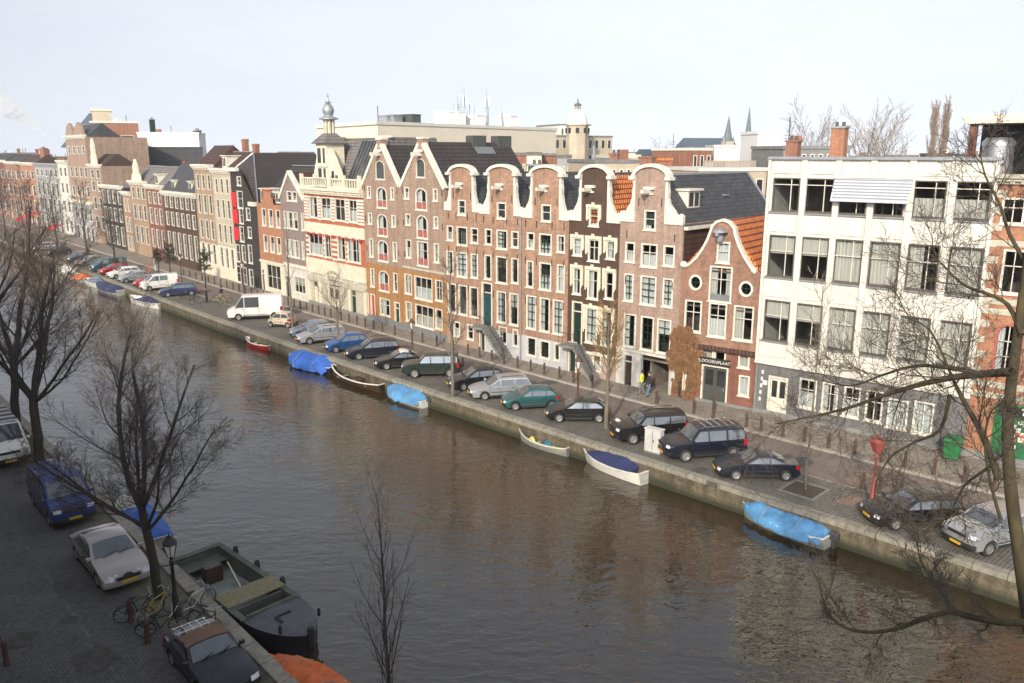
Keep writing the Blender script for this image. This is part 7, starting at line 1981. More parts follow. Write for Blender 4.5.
def lamp(p, h, label, m='lamp_brown', glass='lamp_glass', head=1.0):
    t = thing('street_lamp', label, 'street lamp', (p.x, p.y, 0), .4, 'old street lamps')
    MB().lathe([(.19, 0), (.2, .25), (.13, .35), (.12, .8), (.085, .9), (.07, 1.3), (.06, h - .95), (.09, h - .9), (.09, h - .82), (.05, h - .75), (.1, h - .62)], 10).build('post', m, t, smooth=35)
    MB().bar((-.32, 0, h - .95), (.32, 0, h - .95), .04).build('ladder_bar', m, t)
    MB().lathe([(.12 * head, h - .62), (.24 * head, h - .14)], 6).build('lantern_glass', glass, t)
    b = MB(); b.lathe([(.28 * head, h - .14), (.28 * head, h - .1), (.16 * head, h + .06), (.1, h + .1), (.1, h + .16), (.03, h + .2), (.02, h + .3)], 6)
    for k in range(6):
        a = math.pi * 2 * (k + .5) / 6; b.bar((.12 * head * math.cos(a), .12 * head * math.sin(a), h - .62), (.25 * head * math.cos(a), .25 * head * math.sin(a), h - .14), .03)
    b.build('lantern_cap', m, t)
    return t
lamp(offs_pt(577.6, 410, 4.2), at_dist(577.6, 359, offs_pt(577.6, 410, 4.2).length).z, 'brown street lamp beside the black three door hatchback')
p = offs_pt(412.7, 360, 4.6); lamp(p, at_dist(412.7, 321, p.length).z, 'brown street lamp between the black estate and the dark green off-roader')
p = G(871, 508); lamp(p, at_dist(879, 439, p.length).z, 'bright red painted street lamp beside the black estate car', 'lamp_red', 'lamp_red', 1.5)
p = G(177, 615); lamp(p, at_dist(171, 540, p.length).z, 'dark old street lamp above the bicycles on the near quay', 'black_iron')
for u, v, top, lab in ((246, 316, 262, 'thin street lamp behind the front of the white delivery van'), (183, 293, 255, 'thin street lamp near the small white van')):
    p = offs_pt(u, v, 4.4); lamp(p, at_dist(u, top, p.length).z, lab)
# utility cabinet
p = offs_pt(654, 445, 1.6)
t = thing('utility_cabinet', 'pale grey utility cabinet at the quay edge in front of the black off-road car', 'cabinet', (p.x, p.y, 0), R(-40))
b = MB(); b.box(-.5, .5, -.22, .22, .06, 1.35); b.build('cabinet', 'cabinet_grey', t, bevel=.02); b = MB(); b.box(-.54, .54, -.26, .26, 1.352, 1.42); b.build('lid', 'cabinet_grey', t, bevel=.015); MB().box(-.52, .52, -.24, .24, 0, .06).build('base', 'grey_stone', t)
b = MB(); b.box(-.008, .008, -.232, -.221, .12, 1.3); b.box(.06, .1, -.25, -.221, .65, .8); b.build('door_seam', 'plastic_black', t)
# green bin
p = G(951, 461); d = HO.B - HO.A; t = thing('waste_bin', 'bright green waste container by the corner of the white office block', 'bin', (p.x, p.y, .116), HO.rz)
b = MB(); b.loft([[(-.36, -.3, .1), (.36, -.3, .1), (.36, .3, .1), (-.36, .3, .1)], [(-.42, -.38, 1.1), (.42, -.38, 1.1), (.42, .38, 1.1), (-.42, .38, 1.1)]]); b.build('bin_body', 'bin_green', t, bevel=.02)
b = MB(); b.loft([[(-.45, -.42, 1.1), (.45, -.42, 1.1), (.45, .42, 1.1), (-.45, .42, 1.1)], [(-.40, -.3, 1.24), (.40, -.3, 1.24), (.40, .42, 1.30), (-.40, .42, 1.30)]]); b.build('lid', 'bin_green', t, bevel=.02)
for x in (-.3, .3): MB().tube([(x - .05, .3, .11), (x + .05, .3, .11)], .11, 10).build('wheel', 'tyre', t)
# bicycles
def bike(p, rz, label, col='black_iron', lean=8, group='parked bicycles on the near quay'):
    t = thing('bicycle', label, 'bicycle', (p.x, p.y, .0), rz, group); t.rotation_euler = (R(lean), 0, rz)
    n = 20
    for x in (-.53, .53):
        b = MB(); b.tube([(x + .33 * math.cos(2 * math.pi * k / n), 0, .34 + .33 * math.sin(2 * math.pi * k / n)) for k in range(n + 1)], .018, 5, False)
        w = b.build('wheel', 'tyre', t)
        b = MB(); b.tube([(x, -.04, .34), (x, .04, .34)], .03, 6)
        for k in range(10): a = 2 * math.pi * k / 10; b.bar((x, 0, .34), (x + .32 * math.cos(a), 0, .34 + .32 * math.sin(a)), .006)
        b.build('spokes', 'rim_metal', w)
    b = MB()
    for a, c in (((-.53, .34), (-.06, .30)), ((-.06, .30), (.38, .82)), ((-.06, .30), (-.2, .86)), ((-.2, .78), (.36, .86)), ((-.53, .34), (-.19, .76)), ((.53, .34), (.36, .94))): b.tube([(a[0], 0, a[1]), (c[0], 0, c[1])], .02, 6)
    b.build('frame', col, t)
    MB().tube([(.30, -.3, 1.0), (.40, -.22, 1.06), (.38, 0, 1.0), (.40, .22, 1.06), (.30, .3, 1.0)], .016, 5).build('handlebar', 'rim_metal', t)
    MB().loft([[(-.34, -.09, .9), (-.34, .09, .9), (-.34, .07, .96), (-.34, -.07, .96)], [(-.05, -.02, .92), (-.05, .02, .92), (-.05, .02, .95), (-.05, -.02, .95)]]).build('saddle', 'plastic_black', t)
    b = MB(); b.box(-.75, -.35, -.07, .07, .70, .72); b.tube([(-.75, 0, .70), (-.53, 0, .36)], .01, 4); b.build('luggage_rack', 'black_iron', t)
    MB().tube([(-.53 + .36 * math.cos(a), 0, .34 + .36 * math.sin(a)) for a in [R(20 + 14 * k) for k in range(11)]], .02, 4).build('mudguard', col, t)
    return t
paint('bike_yellow', (.36, .28, .04)); 
for (u, v, az, lab, col, ln) in ((140, 618, 35, 'black bicycle against the tree behind the sedan', 'black_iron', 8), (160, 618, 60, 'bicycle with yellow frame leaning by the tree', 'paint_bike_yellow', -6), (163, 634, 20, 'dark bicycle lying nearest the roadway', 'black_iron', 14), (196, 612, 55, 'silver framed bicycle right of the old lamp post', 'rim_metal', 6), (203, 634, -30, 'fallen looking bicycle between the lamp post and the convertible', 'black_iron', -20)):
    bike(G(u, v), R(az), lab, col, ln)
for (u, v, az, lab, col) in ((183, 300, 20, 'bicycle parked right of the dark blue estate car', 'black_iron'), (196, 304, 60, 'black bicycle beside the standing man on the far quay', 'black_iron'), (219, 303, 15, 'yellow bicycle with a crate on the far quay', 'paint_bike_yellow'), (225, 304, 40, 'green yellow bicycle farthest right on the far quay', 'paint_bike_yellow')):
    bike(G(u, v), R(az), lab, col, 5, 'parked bicycles on the far quay')
# scooter and motorcycle behind the yellowish tree
def motorbike(p, rz):
    t = thing('motorcycle', 'dark motorcycle with a pale fairing between the tree and the black off-road car', 'motorcycle', (p.x, p.y, 0), rz)
    for x in (-.68, .68):
        MB().lathe([(.2, -.07), (.30, -.06), (.31, 0), (.30, .06), (.2, .07)], 16).build('wheel', 'tyre', t, loc=(x, 0, .31), smooth=40).rotation_euler = (R(90), 0, 0)
    MB().loft([[(-.75, -.1, .72), (-.75, .1, .72), (-.75, .08, .86), (-.75, -.08, .86)], [(-.2, -.15, .66), (-.2, .15, .66), (-.2, .14, .80), (-.2, -.14, .80)], [(.1, -.17, .72), (.1, .17, .72), (.1, .13, .98), (.1, -.13, .98)], [(.4, -.1, .76), (.4, .1, .76), (.4, .08, .98), (.4, -.08, .98)]]).build('body', 'paint_black', t, smooth=60)
    MB().box(-.28, .3, -.17, .17, .25, .66).build('engine', 'outboard_grey', t, bevel=.05)
    b = MB()
    for y in (-.1, .1): b.tube([(.68, y, .31), (.42, y, .98)], .03, 6)
    b.tube([(.34, -.38, 1.05), (.44, -.1, 1.05), (.44, .1, 1.05), (.34, .38, 1.05)], .018, 5); b.build('fork', 'rim_metal', t)
    b = MB(); b.loft([[(.5, -.2, .8), (.5, .2, .8), (.42, .2, 1.1), (.42, -.2, 1.1)], [(.68, -.08, .86), (.68, .08, .86), (.5, .1, 1.2), (.5, -.1, 1.2)]]); b.build('fairing', 'hull_white', t, smooth=60)
    MB().tube([(-.2, -.2, .35), (-.75, -.24, .45)], .05, 8).build('exhaust', 'rim_metal', t)
motorbike(G(623, 436), R(215))
# sign boards on the far quay
for (u, v, top, w, lab, m) in ((150, 281, 261, 1.1, 'orange sign board on a post far along the quay', 'paint_orange'), (156.5, 283, 259, 1.1, 'pale green poster board on a post far along the quay', 'pale_plaster')):
    p = offs_pt(u, v, 5.0); h = at_dist(u, top, p.length).z
    t = thing('sign_board', lab, 'sign', (p.x, p.y, 0), R(-60)); MB().box(-w / 2, w / 2, -.05, .05, h - 1.5, h).build('panel', m, t); b = MB(); b.tube([(0, 0, 0), (0, 0, h - 1.5)], .05, 6); b.build('post', 'black_iron', t)
# red parasols / awnings at the far left
for (u, v, lab) in ((27, 226, 'red awning highest among the trees at the far left'), (61, 241, 'wide red awning above the cars at the far left'), (37, 214, 'faded red awning between the trees and the grey house')):
    p = offs_pt(u, v, 9.5); z = at_dist(u, v, p.length).z
    t = thing('red_awning', lab, 'awning', (p.x, p.y, max(2.3, z)), R(-41))
    b = MB(); b.loft([[(-2.2, 0, .5), (2.2, 0, .5)], [(-2.2, -1.6, 0), (2.2, -1.6, 0)], [(-2.2, -1.6, -.35), (2.2, -1.6, -.35)]], False, False); b.build('cloth', 'shutter_red', t)
    b = MB()
    for x in (-2.15, 2.15): b.tube([(x, -1.5, .0), (x, -1.5, -max(2.3, z))], .04, 5)
    b.build('post', 'black_iron', t)
# people
mat('skin', (0.42, 0.26, 0.19), .6, .05); mat('hair_dark', (0.03, 0.02, 0.015), .7, .1); mat('vest_yellow', (0.62, 0.70, 0.05), .7, .06); mat('cloth_black', (0.02, 0.02, 0.024), .8, .1); mat('jeans_blue', (0.11, 0.17, 0.30), .8, .12, 4); mat('trousers_grey', (0.16, 0.17, 0.19), .8, .1); mat('cloth_white', (.6, .6, .6), .8, .1)
def person(p, rz, label, top, legs, z=.116, h=1.78, stride=.12, arm=.12, hair='hair_dark', vest=None):
    t = thing('person', label, 'person', (p.x, p.y, z), rz); k = h / 1.78
    V = []; E = []; Rr = []; Mi = []
    def v(x, y, zz, r, par=None, rb=None):
        V.append((x * k, y * k, zz * k)); Rr.append((r * k, (rb or r) * k)); i = len(V) - 1
        if par is not None: E.append((par, i))
        return i
    pel = v(0, 0, .95, .13, None, .15); ab = v(0, 0, 1.12, .115, pel, .145); ch = v(.015, 0, 1.32, .125, ab, .175); nk0 = v(0, 0, 1.46, .075, ch, .11); nk = v(.01, 0, 1.53, .05, nk0); hd0 = v(.02, 0, 1.60, .075, nk, .068); hd1 = v(.025, 0, 1.68, .098, hd0, .08); hd2 = v(.015, 0, 1.75, .06, hd1, .055)
    for sg in (-1, 1):
        hp = v(.0, sg * .09, .90, .095, pel); kn = v(.03 + sg * stride * .5, sg * .10, .50, .066, hp); an = v(-.01 + sg * stride, sg * .10, .09, .044, kn); ft = v(.06 + sg * stride, sg * .105, .045, .042, an); v(.17 + sg * stride, sg * .115, .04, .036, ft)
        sh = v(0, sg * .175, 1.40, .062, ch); el = v(-.03, sg * (.22 + arm * .3), 1.13, .046, sh); wr = v(.10 + arm, sg * (.20), .93, .034, el); hn = v(.14 + arm, sg * .195, .86, .036, wr, .02)
        for q in range(4): v(.165 + arm - q * .018, sg * .195 + .008 * (q - 1.5), .775 + .008 * abs(q - 1.2), .0095, hn)
        v(.19 + arm, sg * .17, .84, .010, hn)
    me = bpy.data.meshes.new('body'); me.from_pydata(V, E, []); o = link('body', me, t)
    for m_ in ('skin', top, legs, 'cloth_black'): me.materials.append(MATS[m_])
    sk = o.modifiers.new('skin', 'SKIN'); sk.use_smooth_shade = True
    for i, (a, b_) in enumerate(Rr): me.skin_vertices[0].data[i].radius = (a, b_)
    me.skin_vertices[0].data[0].use_root = True
    o.modifiers.new('sub', 'SUBSURF').levels = 1; o.modifiers['sub'].render_levels = 2
    dg = bpy.context.evaluated_depsgraph_get(); ev = o.evaluated_get(dg); nm = bpy.data.meshes.new_from_object(ev); o.modifiers.clear(); o.data = nm
    if len(nm.materials) < 4:
        nm.materials.clear()
        for m_ in ('skin', top, legs, 'cloth_black'): nm.materials.append(MATS[m_])
    for f in nm.polygons:
        c = f.center / k
        hand = c.z < .905 and abs(c.y) > .165 and c.z > .7
        f.material_index = 0 if (c.z > 1.50 or hand) else (3 if c.z < .085 else (2 if c.z < .97 and abs(c.y) < .19 else 1)); f.use_smooth = True
    b = MB(); b.lathe([(.001, .13), (.06, .12), (.095, .07), (.105, 0), (.10, -.05), (.085, -.09)], 12, (-.012 * k, 0, 1.70 * k), 1.0, .88); b.build('hair', hair, t, smooth=80)
    b = MB(); b.loft([[(.105 * k, -.012, 1.685 * k), (.105 * k, .012, 1.685 * k)], [(.138 * k, -.016, 1.645 * k), (.138 * k, .016, 1.645 * k)], [(.11 * k, -.014, 1.635 * k), (.11 * k, .014, 1.635 * k)]], False, False)
    b.build('nose', 'skin', t)
    b = MB()
    for sg in (-1, 1): b.lathe([(.004, -.008), (.012, 0), (.004, .008)], 6, (.112 * k, sg * .034, 1.69 * k))
    b.box(.105 * k, .118 * k, -.025, .025, 1.602 * k, 1.61 * k); b.build('eyes_and_mouth', 'hair_dark', t)
    return t
person(G(641.5, 396.5), R(150), 'person in a fluorescent yellow jacket standing at the open garage', 'vest_yellow', 'trousers_grey')
person(G(648.5, 398), R(200), 'person in a dark jacket and light blue jeans standing at the open garage', 'cloth_black', 'jeans_blue')
person(G(207, 303), R(200), 'person in dark clothes standing among the bicycles on the far quay', 'cloth_black', 'cloth_black', 0)
person(G(222, 301), R(160), 'person in dark clothes beside the yellow bicycles on the far quay', 'cloth_black', 'trousers_grey', 0, 1.7)
# ------------------------------------------------------------------ the city behind the houses
mat('poplar_twig', (0.27, 0.21, 0.17), .9, .2); MATS.setdefault('zinc', None); mat('tan_wall', (0.66, 0.61, 0.50), .85, .06, .3); mat('pale_wall', (0.58, 0.57, 0.52), .85, .08, .4); mat('beige_wall', (0.42, 0.36, 0.27), .85, .12, .4); mat('copper_green', (0.16, 0.30, 0.25), .6, .15); mat('church_slate', (0.06, 0.085, 0.12), .6, .15, .5); mat('spire_slate', (0.10, 0.13, 0.13), .6, .15, .5); mat('white_panel', (0.72, 0.72, 0.70), .6, .05); mat('fence_wood', (0.30, 0.26, 0.22), .9, .15, 3, stretch=(4, 4, .3))
brick('far_brick', (0.30, 0.13, 0.085), (0.25, 0.11, 0.07), (0.22, 0.15, 0.11), .5, .2, .25)
BD = 'buildings behind the canal houses'
def fd(u):
    return corner(u, 200).length
def zt(v, d, u=512): return at_dist(u, v, d).z
def block(name, label, u0, u1, vtop, d0, d1, depth, m, cat='building', win=None, win_m='dim_glass', roof='roof_felt', group=BD, cap=None):
    """a building whose front runs from pixel column u0 (at ground distance d0) to u1 (at d1)"""
    a, b_ = at_dist(u0, 153, d0), at_dist(u1, 153, d1); d = (b_ - a); L = math.hypot(d.x, d.y)
    z = zt(vtop, (d0 + d1) / 2, (u0 + u1) / 2)
    t = thing(name, label, cat, (a.x, a.y, 0), math.atan2(d.y, d.x), group)
    b = MB(); b.box(0, L, 0, depth, 0, z - .02); b.build('wall', m, t)
    MB().box(-.1, L + .1, -.1, depth + .1, z, z + .35).build('roof', cap or roof, t)
    rq = random.Random(int(u0 * 3 + vtop)); nv = 2 if L > 4 else 0
    for k in range(nv):
        x, y, hh = L * rq.uniform(.1, .9), rq.uniform(.8, min(4, depth * .6)), rq.uniform(.5, 1.3)
        if rq.random() < .5: MB().lathe([(.14, z + .3), (.14, z + .35 + hh), (.22, z + .36 + hh), (.05, z + .6 + hh)], 8, (x, y, 0)).build('roof_vent', 'zinc', t)
        else: MB().box(x - .5, x + .5, y - .35, y + .35, z + .34, z + .4 + hh * .8).build('roof_vent', rq.choice(['far_brick', 'zinc', 'pale_wall']), t)
    if win:
        nx, rows = win
        for (z0, z1) in rows:
            for k in range(nx):
                x = L * (k + .5) / nx; w = L / nx * .55
                f = MB(); ring(f, rect(x, z + (z0 + z1) / 2, w, z1 - z0), rect(x, z + (z0 + z1) / 2, w - .2, z1 - z0 - .2), -.06, -.01); w_ = f.build('window', 'white_paint', t)
                MB().box(x - w / 2 + .1, x + w / 2 - .1, -.04, -.012, z + z0 + .1, z + z1 - .1).build('pane', win_m, w_)
    return t, L, z
def tube_thing(name, label, cat, pts, r, m, extra=None):
    p = pts[0]; t = thing(name, label, cat, p); b = MB(); b.tube([Vector(q) - Vector(p) for q in pts], r, 6); o = b.build('pole', m, t)
    return t
# large tan building with blank walls, one corner turned towards us
C0 = at_dist(378.5, 153, 104); ZC = zt(124.5, 104, 378)
def slab_building():
    e1 = at_dist(556, 153, 132); e0 = at_dist(318, 153, 122)
    t = thing('tan_building', 'large blank tan building with roof antennas, behind the gabled warehouse', 'building', (C0.x, C0.y, 0), 0, BD)
    q = [Vector((0, 0, 0)), e1 - C0, e1 - C0 + (e0 - C0), e0 - C0]
    b = MB(); P = [(p.x, p.y, 0) for p in q] + [(p.x, p.y, ZC) for p in q]
    b.add(P, [(0, 1, 5, 4), (1, 2, 6, 5), (2, 3, 7, 6), (3, 0, 4, 7), (4, 5, 6, 7)]); b.build('wall', 'tan_wall', t)
    c = sum(q, Vector()) / 4
    b = MB(); P = [((p - c) * 1.012 + c) for p in q]
    b.add([(p.x, p.y, ZC + .005) for p in P] + [(p.x, p.y, ZC + .4) for p in P], [(0, 1, 5, 4), (1, 2, 6, 5), (2, 3, 7, 6), (3, 0, 4, 7), (4, 5, 6, 7), (0, 3, 2, 1)]); b.build('roof_edge', 'pale_wall', t)
    return t
slab_building()
ZR_ = ZC + .4
def on_roof(u, d): p = at_dist(u, 153, d); return Vector((p.x, p.y, ZR_))
for k, (u, d, w, h, lab, m) in enumerate(((388, 112, 1.6, .9, 'low grey ventilation box nearest the corner of the tan building', 'zinc'), (395.5, 112, 1.4, 1.0, 'grey ventilation box second from the corner of the tan building', 'zinc'), (411.5, 113, 2.2, 1.1, 'dark ventilation box on the tan building', 'shutter_grey'), (446, 121, 3.0, 1.8, 'white equipment cabinet left of the antennas on the tan building', 'white_panel'), (455, 122, 3.0, 1.9, 'white equipment cabinet beside the antenna cluster', 'white_panel'), (474, 124, 2.6, 1.5, 'white equipment cabinet right of the antenna cluster', 'white_panel'), (508, 128, 2.2, 1.6, 'pale cabinet under the right antenna mast', 'white_panel'))):
    p = on_roof(u, d); t = thing('roof_cabinet', lab, 'roof unit', p, R(-38), 'units on the tan roof')
    b = MB(); b.box(-w / 2, w / 2, -.8, .8, .1, h); b.build('casing', m, t); MB().box(-w / 2 - .08, w / 2 + .08, -.88, .88, h + .002, h + .1).build('lid', m, t); b = MB(); b.box(-w / 2, w / 2, -.7, .7, 0, .1); b.build('base', 'grey_stone', t)
def mast(u, d, top, lab, spread, n, panels):
    p = on_roof(u, d); h = zt(top, d, u) - ZR_
    t = thing('antenna_mast', lab, 'antenna', p, 0, 'antennas on the tan roof'); r = random.Random(int(u))
    b = MB(); b.tube([(0, 0, 0), (0, 0, h)], [.12, .05], 6)
    for k in range(4): z = h * (k + .5) / 5; b.tube([(-.25, 0, z), (.25, 0, z)], .04, 4)
    b.build('pole', 'zinc', t)
    for k in range(n):
        x, y = r.uniform(-spread, spread), r.uniform(-1, 1); hh = h * r.uniform(.4, .85)
        b = MB(); b.tube([(x, y, 0), (x, y, hh)], .06, 5); b.tube([(x, y, hh * .3), (0, 0, hh * .5)], .035, 4); b.build('whip', 'zinc', t)
    for k in range(panels):
        a = 2 * math.pi * k / panels; b = MB(); b.box(.35 * math.cos(a) - .12, .35 * math.cos(a) + .12, .35 * math.sin(a) - .1, .35 * math.sin(a) + .1, h * .55, h * .8); b.build('panel', 'white_panel', t)
mast(465, 123, 88, 'cluster of tall antenna masts on the tan roof', 1.6, 7, 3); mast(487, 126, 90, 'single thick antenna mast right of the cluster', .3, 1, 3); mast(502, 127, 109, 'short antenna mast on the right of the tan roof', .9, 2, 2)
p = on_roof(379.2, 104.5); tube_thing('lightning_rod', 'thin rod at the corner of the tan building', 'rod', [p, p + Vector((0, 0, 1.8))], .05, 'black_iron')
# building with the domed tower
def dome_tower():
    t, L, z = block('glazed_building', 'pale office building with rows of windows around the domed tower', 554, 612, 137, 190, 200, 20, 'beige_wall', win=(9, ((-2.6, -.6), (-6.2, -4.0), (-9.6, -7.4))))
    block('glazed_building', 'pale upper storey building behind the domed tower', 560, 590, 125.5, 210, 214, 14, 'pale_wall', win=(7, ((-2.4, -.7), (-5.2, -3.5))))
    p = at_dist(577, 153, 186); Zv = lambda v: zt(v, 186, 577)
    t = thing('domed_tower', 'stone tower with a white dome and a little lantern on top', 'tower', (p.x, p.y, 0), .3, BD)
    MB().lathe([(2.4, 0), (2.4, Zv(126)), (2.7, Zv(125.6)), (2.7, Zv(124.6)), (2.1, Zv(124.4))], 8).build('shaft', 'beige_wall', t)
    MB().lathe([(2.25, Zv(124.4)), (2.2, Zv(121)), (1.95, Zv(117)), (1.4, Zv(113)), (.85, Zv(110.5)), (.8, Zv(110))], 12).build('dome', 'white_panel', t, smooth=40)
    b = MB()
    for k in range(6): a = 2 * math.pi * k / 6; b.box(.6 * math.cos(a) - .12, .6 * math.cos(a) + .12, .6 * math.sin(a) - .12, .6 * math.sin(a) + .12, Zv(110), Zv(105.5))
    b.build('lantern', 'beige_wall', t); MB().lathe([(.9, Zv(105.5)), (.7, Zv(104)), (.2, Zv(102.8)), (.12, Zv(100)), (.02, Zv(97.5))], 8).build('lantern_cap', 'spire_slate', t)
    b = MB()
    for k in range(8): a = 2 * math.pi * k / 8 + .39; b.box(2.3 * math.cos(a) - .3, 2.3 * math.cos(a) + .3, 2.3 * math.sin(a) - .3, 2.3 * math.sin(a) + .3, Zv(133), Zv(128))
    b.build('louvre', 'dark_glass', t)
dome_tower()
# church with twin spires
def church():
    D = 560; Zv = lambda v: zt(v, D, 710)
    a, b_ = at_dist(686, 153, D), at_dist(738, 153, D + 20); d = b_ - a; L = math.hypot(d.x, d.y)
    t = thing('church', 'distant church with a blue slate roof and two thin spires', 'church', (a.x, a.y, 0), math.atan2(d.y, d.x), BD)
    z0, z1 = Zv(149), Zv(137.5)
    MB().box(0, L, 0, 16, 0, z0).build('wall', 'far_brick', t)
    b = MB(); b.add([(-.5, -.5, z0), (L, -.5, z0), (L, 16.5, z0), (-.5, 16.5, z0), (2, 8, z1), (L, 8, z1)], [(0, 1, 5, 4), (1, 2, 5), (2, 3, 4, 5), (3, 0, 4), (0, 3, 2, 1)]); b.build('roof', 'church_slate', t)
    for k, (x, top, dy) in enumerate(((L * .80, 115, -2), (L * 1.16, 106, -4))):
        b = MB(); b.box(x - 3, x + 3, dy, dy + 6, 0, Zv(141)); tw = b.build('tower', 'beige_wall', t)
        b = MB(); b.lathe([(3.3, Zv(141)), (1.9, Zv(131)), (.15, Zv(top))], 8, (x, dy + 3, 0)); b.build('spire', 'spire_slate', tw)
        for sx in (-2.6, 2.6): MB().lathe([(.8, Zv(141)), (.05, Zv(136))], 6, (x + sx, dy + .4, 0)).build('pinnacle', 'spire_slate', tw)
church()
# mansard building with three white dormers
def mansard():
    t, L, z = block('mansard_building', 'building with a dark blue mansard roof and three white dormers', 655, 692, 160, 118, 120, 10, 'far_brick')
    z1 = zt(149, 119, 670); b = MB(); b.add([(0, 0, z), (L, 0, z), (L, 10, z), (0, 10, z), (.6, 1.5, z1), (L - .3, 1.5, z1), (L - .3, 8.5, z1), (.6, 8.5, z1)], [(0, 1, 5, 4), (1, 2, 6, 5), (2, 3, 7, 6), (3, 0, 4, 7), (4, 5, 6, 7)]); r = b.build('mansard_roof', 'church_slate', t)
    for k in range(3):
        x = L * (.2 + .3 * k); MB().box(x - .5, x + .5, -.15, 2, z + .15, z1 - .3).build('dormer', 'white_paint', r); MB().box(x - .35, x + .35, -.2, -.152, z + .3, z1 - .45).build('dormer_pane', 'pale_plaster', r)
mansard()
block('brick_building', 'low brick building with a white edged flat roof right of the mansard roof', 692, 712, 150.5, 112, 114, 9, 'far_brick', win=(3, ((-2.2, -.6),)), cap='pale_wall')
block('terrace_building', 'pale building with a set back roof terrace behind the slate roof', 700, 768, 171, 88, 92, 9, 'beige_wall', win=(5, ((-2.4, -.8),)), cap='pale_wall')
def roof_fence():
    a, b_ = at_dist(704, 153, 90), at_dist(757, 153, 93); d = b_ - a; L = math.hypot(d.x, d.y); z = zt(170, 91, 730); h = zt(160.5, 91, 730) - z
    t = thing('roof_fence', 'weathered wooden fence round the roof terrace', 'fence', (a.x, a.y, z), math.atan2(d.y, d.x)); b = MB(); n = int(L / .18)
    for k in range(n): b.box(L * k / n, L * k / n + .14, 0, .04, 0, h + .05 * math.sin(k * 3.1))
    b.build('boards', 'fence_wood', t); b = MB(); b.box(0, L, .041, .1, h * .25, h * .32); b.box(0, L, .041, .1, h * .75, h * .82); b.build('rails', 'fence_wood', t)
roof_fence()
block('white_roof_house', 'white plastered roof extension left of the office block', 757, 782, 134, 100, 101, 6, 'white_panel', win=(2, ((-3.2, -1.4),)), cap='white_panel')
block('white_roof_house', 'lower long white roof extension behind the brick building', 714, 780, 147.5, 116, 118, 6, 'pale_wall', cap='pale_wall')
block('orange_roof_house', 'house with an orange tiled roof peeping above the pink neck gable', 640, 672, 161.5, 96, 97, 8, 'far_brick', cap='orange_tile')
block('barrel_roof_house', 'cream building with roof pipes between the two right neck gables', 610, 640, 158, 92, 93, 7, 'cream_paint', cap='cream_paint')
block('brown_roof_building', 'long low brown building behind the right neck gables', 596, 640, 163, 86, 88, 8, 'beige_wall', win=(6, ((-2, -.6),)))
block('grey_roof_building', 'long grey roofed building behind the office block, under the bare trees', 783, 850, 149, 92, 95, 9, 'grey_stone', win=(8, ((-1.6, -.5),)), cap='grey_stone')
for (u, d, v0, w, lab, m) in ((838, 78, 128.5, 1.15, 'tall orange brick chimney above the office block', 'orange_brick'), (793, 88, 142, 1.15, 'short brown brick chimney left of the tall one', 'far_brick'), (199, 192, 131, 1.6, 'dark square chimney at the left among the roofs', 'shutter_grey'), (155, 196, 120, .55, 'dark green twin roof pipe left of the white roof', 'dark_green_paint'), (616, 90, 155, 1.0, 'reddish brick chimney beside the cream building', 'far_brick'), (648, 92, 158, 1.6, 'stubby brick chimney near the orange roof', 'far_brick'), (44, fd(44) + 8, 149, 2.2, 'brick chimney on the far left roofs', 'far_brick'), (537, 74, 166, 1.2, 'dark chimney left of the third red neck gable', 'shutter_grey')):
    p = at_dist(u, 153, d); z = zt(v0, d, u); t = thing('chimney_stack', lab, 'chimney', (p.x, p.y, 0), R(-40), 'chimneys on the roofs')
    b = MB(); b.box(-w / 2, w / 2, -.5, .5, 4, z); b.build('stack', m, t); b = MB(); b.box(-w / 2 - .1, w / 2 + .1, -.6, .6, z + .002, z + .18); b.build('cap', 'zinc' if m != 'far_brick' else m, t)
    for x in (-w * .25, w * .25): MB().lathe([(.16, z + .18), (.13, z + .55)], 8, (x, 0, 0)).build('chimney_pot', 'shutter_grey', t)
def roof_aerial(u, d, v0, v1, lab):
    p = at_dist(u, v0, d); h = at_dist(u, v1, d).z - p.z
    t = thing('roof_aerial', lab, 'aerial', p, .5, 'aerials on the roofs'); MB().tube([(0, 0, -2), (0, 0, h)], .05, 5).build('pole', 'black_iron', t); b = MB()
    for k in range(3): b.tube([(-.9 + .2 * k, 0, h * (.35 + .1 * k)), (.9 - .2 * k, 0, h * (.35 + .1 * k))], .03, 4)
    b.build('crossbars', 'zinc', t)
roof_aerial(788, 90, 150, 117, 'television aerial left of the tall orange chimney'); roof_aerial(673, 140, 150, 134, 'slanting crane like aerial near the mansard roof')
# left: brick tower building and long white roof
def brick_tower():
    t, L, z = block('brick_tower_block', 'big brown brick block with a mansard roof and rooftop cabin at the left', 93, 141, 123, 197, 197, 14, 'far_brick', win=(2, ((-6.5, -2.5),)), cap='pale_wall')
    z2 = zt(111, 190, 110); b = MB(); b.add([(-6, 2, z - 5), (L * .3, 2, z - 5), (L * .3, 14, z - 5), (-6, 14, z - 5), (0, 5, z2), (L * .3, 5, z2), (L * .3, 11, z2), (0, 11, z2)], [(0, 1, 5, 4), (1, 2, 6, 5), (2, 3, 7, 6), (3, 0, 4, 7), (4, 5, 6, 7)]); b.build('mansard_roof', 'church_slate', t)
    MB().box(L * .06, L * .45, 3, 10, z + .36, zt(110, 195, 108)).build('cabin', 'beige_wall', t); MB().box(L * .03, L * .47, 2.8, 10.2, zt(110, 195, 108) + .01, zt(108, 195, 108)).build('cabin_roof', 'cream_paint', t)
brick_tower()
block('white_roofed_hall', 'long low hall with a bright white wall below the brick block', 139, 200, 134, 189, 187, 10, 'white_panel', cap='white_panel')
block('dark_roofed_hall', 'dark slate roofed building under the white hall', 98, 203, 148.5, 185, 184, 4, 'slate', cap='slate')
